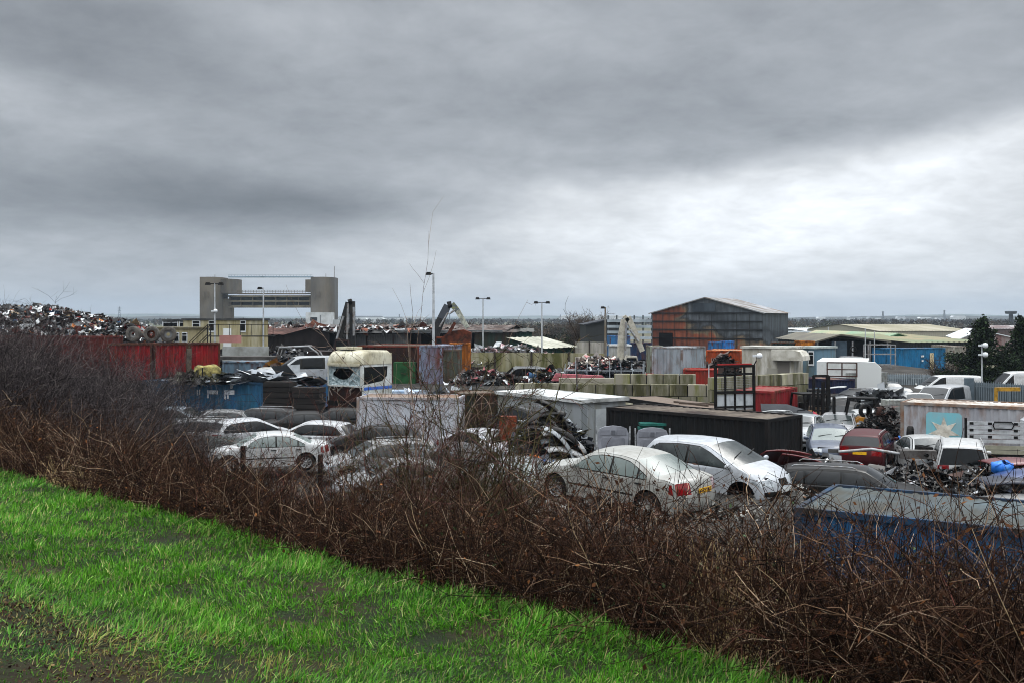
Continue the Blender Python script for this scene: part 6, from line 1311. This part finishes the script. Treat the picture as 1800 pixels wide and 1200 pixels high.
heap('broken parts and red scraps left of the burnt out car shell', 848, 73, 4.8, 3, 1.0, 1.2, 520, .2, ['a9acad', '2c2927', '33201a', '14120f', '7a3c42', '6f7274'], [.15, .25, .2, .2, .05, .15], seed=17, pipes=30)
# caged rack of dark parts
rk, L_ = frame('steel_cage', 'long galvanised steel cage packed with dark bumpers and car parts', 'cage', 992, 70.5, 1132, 70, 1.2); q = MB()
for i in range(8): q.bar((-L_/2+L_*i/7, 0, 0), (-L_/2+L_*i/7, 0, 1.35+.5*(i % 3 == 1)), .05).bar((-L_/2+L_*i/7, 1.6, 0), (-L_/2+L_*i/7, 1.6, 1.6), .05)
for z in (.12, 1.15): q.bar((-L_/2, 0, z), (L_/2, 0, z), .05); q.bar((-L_/2, 1.6, z), (L_/2, 1.6, z), .05)
q.build('bars', M('a3aab0', '7a8086', .3, 3, .4, .4), rk, False)
heap('dark bumpers and parts heaped inside the steel cage', 1062, 71.3, 5.8, 1.5, 1.2, 1.25, 1600, .13, ['101216', '181b22', '22262e', '3a4048', '8d9194', '5a1a1c'], [.3, .25, .2, .12, .08, .05], seed=18, shape=.25)
tag(MB().box(PX(1031, 67), 67, 1.62, 3.7, .5, .8).build('concrete_barrier', M('8f8a7d', '6a6658', .4, 1.5, .9)), 'low pale concrete barrier with a green lip in front of the cage', 'barrier')
tag(MB().prism([(-1.9, 0), (1.9, 0), (1.6, .35), (-1.6, .5)], -.3, .3).build('pink_panel', M('a05a60', '7a4046', .4, 2)), 'faded pink panel lying behind the pale barrier', 'panel'); bpy.data.objects['pink_panel'].location = (PX(1018, 68.5), 68.5, 1.75)
tag(MB().box(PX(960, 66), 66, .98, 11, 2.2, .16).build('rusty_deck', M('6a3a22', '8a8070', .5, .8, .8)), 'long rusty steel deck under the burnt out car shell', 'steel deck')
tag(MB().box(PX(700, 60), 60, 1.25, 3.4, 1.8, .9, 0, .8).build('wrapped_bale', M('7488a0', 'a9b0b6', .4, 1)), 'blue grey tarpaulin bundle right of the truck cab', 'tarpaulin')
tag(MB().b2(PX(673, 58), 58, .2, PX(700, 58), 59.4, 1.3).build('blue_bin', M('1f5070', '5a8aa8', .35, 1.5)), 'dark blue bin with a light blue sheet beside the truck cab', 'bin')
heap('white and dark panels behind the white steel box', 775, 55, 7.5, 4, 1.3, .5, 620, .32, ['a9b0ba', '8a93a0', '3c424a', '15171a', 'c4c8ca', '5a6472'], seed=19, flat=.2)
tag(MB().box(PX(868, 51), 51, 2.05, 4.4, 2.6, .14).build('white_roof_sheet', M('b9bab4', '8d8c84', .4, .8)), 'pale flat roof sheet left of the grey site cabin', 'roof sheet')
# bumper heap: individual curved bumpers, bonnets
def bumper_mesh():
    vs = []; n = 13; prof_ = [(.02, 0), (.0, .12), (.05, .30), (.02, .46), (-.10, .54)]
    for i in range(n):
        u = -1+2*i/(n-1); x = .88*math.sin(u*1.22)/math.sin(1.22); y = .42*(math.cos(u*1.25)-math.cos(1.25)); k = 1-.12*u*u; nx, ny = math.sin(u*.9), math.cos(u*.9)
        for o_, z in prof_: vs.append((x+nx*o_, y+ny*o_, z*k))
    m = len(prof_); q = MB(); q.add(vs, [(i*m+j, i*m+j+1, (i+1)*m+j+1, (i+1)*m+j) for i in range(n-1) for j in range(m-1)], True); me = q.mesh('bumper')
    b = bmesh.new(); b.from_mesh(me); r_ = bmesh.ops.extrude_face_region(b, geom=b.faces[:]); ex = [v for v in r_['geom'] if isinstance(v, bmesh.types.BMVert)]
    for v in ex: v.co.y -= .03; v.co.x *= .975
    bmesh.ops.recalc_face_normals(b, faces=b.faces[:]); b.to_mesh(me); b.free(); me.polygons.foreach_set('use_smooth', [True]*len(me.polygons)); return me
BMP = bumper_mesh(); BMP.materials.append(TRIM)
def bonnet_mesh():
    q = MB(); n = 9; vs = []
    for i in range(n):
        v = i/(n-1)
        for j in range(n): u = -1+2*j/(n-1); vs.append((u*(.72-.05*v*v), v*1.05-.1*u*u*v, .07*(1-u*u)-.12*v**3))
    q.add(vs, [(i*n+j, i*n+j+1, (i+1)*n+j+1, (i+1)*n+j) for i in range(n-1) for j in range(n-1)], True); me = q.mesh('bonnet'); b = bmesh.new(); b.from_mesh(me); r_ = bmesh.ops.extrude_face_region(b, geom=b.faces[:])
    for v in r_['geom']:
        if isinstance(v, bmesh.types.BMVert): v.co.z -= .035
    bmesh.ops.recalc_face_normals(b, faces=b.faces[:]); b.to_mesh(me); b.free(); return me
BNT = bonnet_mesh(); BNT.materials.append(TRIM)
def inst(name, me, label, cat, loc, rot, mat, group=None, sc=1):
    o = bpy.data.objects.new(name, me); C.objects.link(o); o.location = loc; o.rotation_euler = [R(a) for a in rot]; o.scale = (sc,)*3; o.material_slots[0].link = 'OBJECT'; o.material_slots[0].material = mat; return tag(o, label, cat, group)
random.seed(31)
bcols = {'w': ('white', 'b9bcbe'), 'k': ('black', '0e0f12'), 's': ('silver', '8f969c'), 'p': ('pale blue grey', '8a9aa2'), 'n': ('dark blue', '151a26')}
G_ = 'plastic bumpers piled in front of the grey cabin'
for i, c in enumerate('kwkskwkpkwkk'):
    nm, c_ = bcols[c]; inst('car_bumper', BMP, f'{nm} plastic car bumper in the nested right hand pile of the bumper heap', 'bumper', (PX(1003-i*1.6, 38.2), 38.2+random.uniform(-.35, .35), .15+i*.125), (90+random.uniform(-14, 14), 12+i*1.6+random.uniform(-7, 7), random.uniform(-14, 14)), paint(c_, amt=.12, rough=.3), G_, random.uniform(.92, 1.08))
for i, c in enumerate('kknkkskkknkwkk'):
    nm, c_ = bcols[c]; inst('car_bumper', BMP, f'{nm} plastic car bumper in the higher left part of the bumper heap', 'bumper', (PX(950+i*1.2, 38.8), 38.8+random.uniform(-.5, .6), .5+i*.12), (90+random.uniform(-30, 20), 20+i*1.5+random.uniform(-20, 20), random.uniform(-35, 25)), paint(c_, amt=.12, rough=.3), G_, random.uniform(.9, 1.1))
inst('car_bumper', BMP, 'large dark bumper on top of the bumper heap', 'bumper', (PX(950, 38.4), 38.4, 2.0), (80, -18, 12), paint('0e0f12', amt=.1, rough=.3), None, 1.12)
inst('car_bumper', BMP, 'silver bumper curving down the middle of the bumper heap', 'bumper', (PX(978, 37.9), 37.9, 1.15), (85, 52, 8), paint('9aa3a9', amt=.12), None, 1.1)
heap('dark core of broken plastic under the bumper heap', 965, 39.8, 3.6, 2.2, 2.0, 0, 900, .17, ['101114', '1b1d22', '2c3038', '6f7478', 'a9acad'], [.33, .27, .2, .12, .08], seed=20, shape=.5)
heap('orange and blue scraps between the silver saloon and the bumper heap', 938, 37.6, 2.4, 1.6, .75, 0, 260, .13, ['a35a1c', '2f5a94', '1b1d22', '34383e', '7a7e84'], seed=21)
tag(MB().box(PX(893, 41), 41, 1.05, .7, .5, 1.9).build('orange_skip_end', M('7a3418', '3c1c12', .5, 2)), 'orange rusty steel end panel left of the wrecked people carrier', 'panel')
# two upright moulded tailgate liners
def liner(label, px, D, z0, rz):
    root = thing('moulded_panel', label, 'panel', (PX(px, D), D, z0), rz); ol = [(-.55, 0), (.55, 0), (.57, .85), (.50, 1.02), (.30, 1.10), (0, 1.13), (-.30, 1.10), (-.50, 1.02), (-.57, .85)]
    b = MB().prism(ol, 0, .09).build('shell', M('84868d', '686a70', .4, 2, .6), root); m2 = M('73757c', '5c5e64', .4, 2, .7)  # darker grey for proud plates, the shade of recesses put into colour
    for x in (-.30, .30): MB().prism([(x-.19, .78), (x+.19, .78), (x+.17, .97), (x-.17, .97)], -.015, -.001).build('recess_shade_plate', m2, b)
    MB().box(0, -.01, .88, .14, .03, .16).build('latch', M('54565c'), b); MB().prism([(-.42, .06), (.42, .06), (.44, .62), (.40, .68), (-.40, .68), (-.44, .62)], -.012, -.001).build('recess_shade_plate', m2, b)
    for s in (-1, 1): MB().bar((s*.60, .03, 0), (s*.62, .03, 1.1), .05).build('edge_strut', M('a9abad', '3c3e42', .4, 5), root)
liner('pale grey moulded panel, left of the two standing before the black container', 1078, 36.6, .95, R(2)); liner('pale grey moulded panel with green boxes behind, right of the two', 1147, 36.0, .95, R(-3))
tag(MB().b2(PX(1048, 37.2), 37.2, 0, PX(1182, 37.2), 38.4, .95).build('dark_plinth', BLACKM), 'low dark skip below the two moulded panels', 'skip')
tag(MB().box(PX(1150, 37), 37, 2.1, 1.1, .5, .1).box(PX(1150, 37), 37, 1.95, 1.2, .4, .1).build('green_crates', M('1c5a50', '16403a', .4, 4)), 'teal plastic trays above the right moulded panel', 'trays')
# stacks of bonnets at right
random.seed(5)
for i, (px, D_, z_, c_, nm, rot) in enumerate([(1395, 31.5, 1.72, '6a0a10', 'bright red bonnet on top of the stack beside the black container', (-22, 6, 12)), (1428, 31, 1.55, '6f0e12', 'second red bonnet sliding off the stack', (-20, 14, -8)), (1385, 31, 1.30, '15171b', 'black bonnet under the red ones', (-14, -4, 10)), (1412, 30.8, 1.12, '1c2a4e', 'dark blue bonnet in the middle of the stack', (-14, 8, 4)),
    (1388, 30.6, .98, '141519', 'glossy black bonnet in the lower part of the stack', (-12, 3, 12)), (1418, 30.2, .80, '23304c', 'navy bonnet with a pale reflection low in the stack', (-12, 6, -6)), (1395, 29.6, .55, 'a3abb0', 'silver bonnet at the foot of the stack', (-10, 4, 6)), (1378, 30.4, .35, '131417', 'black bonnet lying on the ground of the stack', (-8, 0, 8))]):
    inst('car_bonnet', BNT, nm, 'bonnet', (PX(px, D_), D_+.5, z_), rot, paint(c_, amt=.12, rough=.2), 'bonnets stacked beside the black container', 1.1)
for i, (px, D_, z_, c_, nm, rot) in enumerate([(1362, 47, 1.5, 'b4b8ba', 'white bonnet leaning beside the dark red container', (15, 10, 150)), (1378, 47, 1.2, '15171b', 'black bonnet beside the dark red container', (12, 8, 160)), (1385, 48, .9, 'a9adb0', 'silver bonnet beside the forklift', (0, 12, 165)), (1462, 58, 1.9, 'b9bdc0', 'white bonnet on a stack behind the forklift mast', (10, 12, 160)), (1462, 57.5, 1.4, '9aa0a4', 'silver bonnet below the white one behind the forklift', (8, 10, 170)), (1458, 57, .95, 'a8a83c', 'yellow green bonnet behind the forklift', (4, 10, 165)),
    (1765, 33, 1.35, '6a2024', 'faded red bonnet in the scrap at the right edge', (4, 2, 180)), (1757, 30, 1.2, '2a3140', 'dark bonnet with a white rim in the right scrap', (6, 0, 176)), (1768, 29, .85, '8f9294', 'pale bonnet under the dark one in the right scrap', (0, 3, 178)), (1762, 28.6, .55, '7a2a18', 'rust red bonnet low in the right scrap', (0, 3, 178)), (1792, 30.5, 1.35, '1b3a70', 'blue bonnet at the right edge', (4, 10, 168))]):
    inst('car_bonnet', BNT, nm, 'bonnet', (PX(px, D_), D_, z_), rot, paint(c_, amt=.2, rough=.25), None, 1.2)
# heaps of mechanical parts on the right
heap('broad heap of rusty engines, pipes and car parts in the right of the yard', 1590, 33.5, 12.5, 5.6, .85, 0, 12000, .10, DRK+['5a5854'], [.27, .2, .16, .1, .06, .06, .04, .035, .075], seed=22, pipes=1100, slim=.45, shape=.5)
heap('tangled metal parts at the right edge beside the small truck', 1760, 33.5, 5.6, 4.6, 1.1, 0, 5000, .10, DRK+['5a3226'], [.30, .22, .16, .09, .06, .06, .035, .035, .04], seed=23, pipes=450, slim=.45, shape=.5)
heap('black engine parts heap between the maroon estate and the star container', 1558, 46.5, 2.7, 2.6, 1.8, 0, 1800, .12, ['0f0f0f', '1c1b1a', '2b2725', '3c241c', '4c4a48'], seed=24, pipes=200)
heap('small parts and lamps around the tyre stack at right', 1440, 34.5, 5.4, 3.2, 1.05, 0, 1700, .13, MIX, MW, seed=25, pipes=160, slim=.4)
heap('white and dark panels around the forklifts', 1400, 49, 4.6, 3, 1.2, 0, 650, .22, ['a9acad', '1a1a1c', '2c2e32', '6f7478', 'a03040', '9a9a50'], [.22, .3, .22, .2, .03, .03], seed=26)
heap('debris lying on the silver saloon roof in the back row', 1545, 55, 2.6, 1.6, .35, 1.6, 160, .18, ['1a1a1c', '2c2e32', '8d9194'], seed=27)
heap('tyres and parts spilled between the black container and the red bonnets', 1430, 37.6, 3.2, 1.8, .8, 0, 420, .13, ['131313', '1f1f1f', '33302e'], seed=28)
heap('rusty scrap inside the orange container', 1272, 82.5, 2.6, 1.6, 1.5, 1.5, 320, .18, ['2a1c16', '3c2a22', '151210'], seed=29)
heap('small rubbish between the flatbed and the block wall', 1235, 52, 6, 3, 1.1, 0, 500, .22, ['a9acad', '3c4046', '1a1a1c', '8d9194', 'b4b8ba'], seed=30, flat=.2)
heap('dark scrap behind the bonnet stack beside the black container end', 1392, 33.5, 2.2, 2.4, .95, 0, 300, .14, DRK, DW, seed=36)
for i, (px, py, l_) in enumerate([(1592, 770, 'blue plastic sheet beside the maroon estate'), (1763, 815, 'bright blue crumpled plastic bag in the right scrap')]):
    D_ = (41.5, 31)[i]; q = MB(); q.lathe([(.0, 0), (.36, .05), (.46, .3), (.34, .55), (.12, .62), (0, .6)], 14, 'z'); g_ = random.Random(i); q.v = [(x*.8+g_.uniform(-.08, .08), y*.7+g_.uniform(-.08, .08), z*.6+g_.uniform(-.08, .08)) for x, y, z in q.v]
    o = q.build('plastic_bag', M('1f5fb0', '5a94cc', .3, 4, .35), None); o.location = (PX(px, D_), D_, PZ(py, D_)-.3); tag(o, l_, 'bag')
# tyres
tm_, _, _ = wheel_meshes(.32); tm_.materials.append(RUBBER)
k = 0
for px, D_, n_, l_ in [(1352, 31.5, 5, 'worn car tyre in the stack behind the hatchback bonnet'), (1368, 30.8, 5, 'worn car tyre in the stack left of the silver bonnet'), (1412, 37.2, 3, 'worn car tyre in the low stack below the blue grey estate'), (1428, 36.8, 3, 'worn car tyre in the low stack in front of the blue grey estate'), (1400, 54.5, 7, 'old tyre in the tall stack beside the block wall')]:
    for i in range(n_):
        inst('car_tyre', tm_, l_, 'tyre', (PX(px, D_)+random.uniform(-.05, .05), D_+random.uniform(-.05, .05), .1+i*.205), (90+random.uniform(-4, 4), 0, random.uniform(0, 90)), RUBBER, l_.replace('worn car tyre', 'worn car tyres').replace('old tyre', 'old tyres'))
for px, py, D_, l_, rot in [(1622, 797, 36.6, 'car tyre lying on the bonnet of the silver white saloon', (86, 0, 10)), (1624, 788, 36.7, 'second tyre on top of the one on the silver white bonnet', (94, 6, 30)), (1600, 762, 40.2, 'car wheel rim standing beside the blue sheet', (0, 0, 60)), (1521, 721, 47, 'round black wheel on the engine heap', (0, 0, 15)), (1500, 609+5, 104, 'white tyre hanging in the dark workshop', (0, 0, 0))]:
    inst('car_tyre', tm_, l_, 'tyre', (PX(px, D_), D_, max(.33, PZ(py, D_))), rot, RUBBER)
ex = thing('exhaust_box', 'long grey exhaust box lying across the parts heap', 'exhaust', (PX(1590, 31.8), 31.8, PZ(797, 31.8)), R(-8)); MB().b2(-.15, -.15, -.13, .95, .15, .13).build('box', M('5a5856', '3a3634', .5, 5), ex); MB().lathe([(.055, -.12), (.055, .1)], 12, 'y', (.62, -.15, 0)).build('pipe', BLACKM, ex); MB().tube([(-.15, 0, 0), (-1.0, .1, .12), (-2.0, .2, 0)], .05, 7).build('pipe', STEEL, ex)

# ------------------------------------------------------------------ more small things of the yard
tag(MB().b2(PX(694, 75), 75, 1.2, PX(732, 75), 76.5, 2.75).build('green_bin', M('1c4a24', '14301a', .4, 1.5)), 'green bin inside the open topped container behind the truck cab', 'bin'); bpy.data.objects['green_bin'].location.y = -.9
q = thing('guard_rail', 'brown steel guard rail standing on the navy container roof', 'railing', (PX(1480, 67), 67, 2.1), R(-14)); c = MB()
for x in (-.95, 0, .95): c.bar((x, 0, 0), (x, 0, .95), .08)
for z in (.05, .5, .95): c.bar((-.95, 0, z), (.95, 0, z), .07)
c.build('bars', M('3a2018', '24140f', .4, 3), q, False)
def litter(name, label, x0, x1, y0, y1, n, size, pal, wts, seed, zf=yard_z):
    g_ = np.random.default_rng(seed); x = g_.uniform(x0, x1, n); y = g_.uniform(y0, y1, n); k = g_.uniform(0, 1, n) < .5+.5*wob(x*.8, y*.9); x, y = x[k], y[k]; n = len(x); P = np.stack([x, y, zf(x, y)+.03+g_.uniform(0, .08, n)], 1)
    global NR; NR = g_; tag(leaves(name, P, size*g_.lognormal(0, .5, n), cvar_(g_, n, pal, wts), MCOL('scrap metal', .55, .3, .1)), label, 'litter', kind='stuff')
litter('ground_litter', 'broken glass, plastic and stones strewn over the yard mud', -32, 34, 20, 60, 26000, .045, ['3c3a36', '55524d', '8a8a86', '1a1816', 'b4b6b6', '4a3428'], [.34, .22, .08, .26, .03, .07], 71)
litter('ground_litter', 'pale rubble around the two front cars', -1, 10, 22, 30, 9000, .05, ['55534e', '77756f', '9c9c98', '3a3834', '1c1a18'], [.3, .2, .05, .27, .18], 72)
heap('low rubble and torn plastic under the dusty silver saloon', 1100, 23.4, 5.6, 2.6, .42, 1.3, 1600, .08, ['3a3834', '4f4d48', '6a6862', '1c1a18', '4a3428'], seed=73)
# extra vehicles packed into the right hand rows
car('hatch', 'silver hatchback squeezed between the two rear row cars', 1524, 60.5, -105, '9aa1a6', 0, GLASS, group=GR)
car('saloon', 'white saloon roof just behind the engine heap', 1560, 51.5, -160, 'b9bcbe', 0, GLASS, group=GR)
car('hatch', 'white hatchback just left of the white pickup', 1588, 61.5, -92, 'b4b8ba', 0, GLASS, group=GR)
car('saloon', 'silver car at the right edge behind the scrap', 1796, 45, -100, '9aa1a6', 0, GLASS, group=GR)
car('van', 'small white van far back beside the pale blue cabin', 1448, 93, -120, 'b4b8ba', .2, GLASSD, 'van', group=GR)
car('hatch', 'dark car parked behind the white steel box', 590, 50.5, 188, '08090c', 0, GLASSD, group=GL)
car('saloon', 'silver saloon deep behind the young tree', 705, 33.0, 196, '7c8084', -.05, GLASS, group=GL, damt=.4)
# ------------------------------------------------------------------ haze
hb_ = MB().b2(-9500, -80, -1.3, 9500, 7200, 120).build("haze", None)
hm = bpy.data.materials.new('haze'); hm.use_nodes = True; t = hm.node_tree; t.nodes.clear(); o_ = t.nodes.new('ShaderNodeOutputMaterial'); v_ = t.nodes.new('ShaderNodeVolumePrincipled')
v_.inputs['Color'].default_value = (.42, .50, .60, 1); v_.inputs['Density'].default_value = .00019; v_.inputs['Anisotropy'].default_value = .2; t.links.new(v_.outputs[0], o_.inputs['Volume'])
hb_.data.materials.append(hm); tag(hb_, kind='stuff'); hb_['label'] = 'thin grey haze lying over the distant marsh and hills'
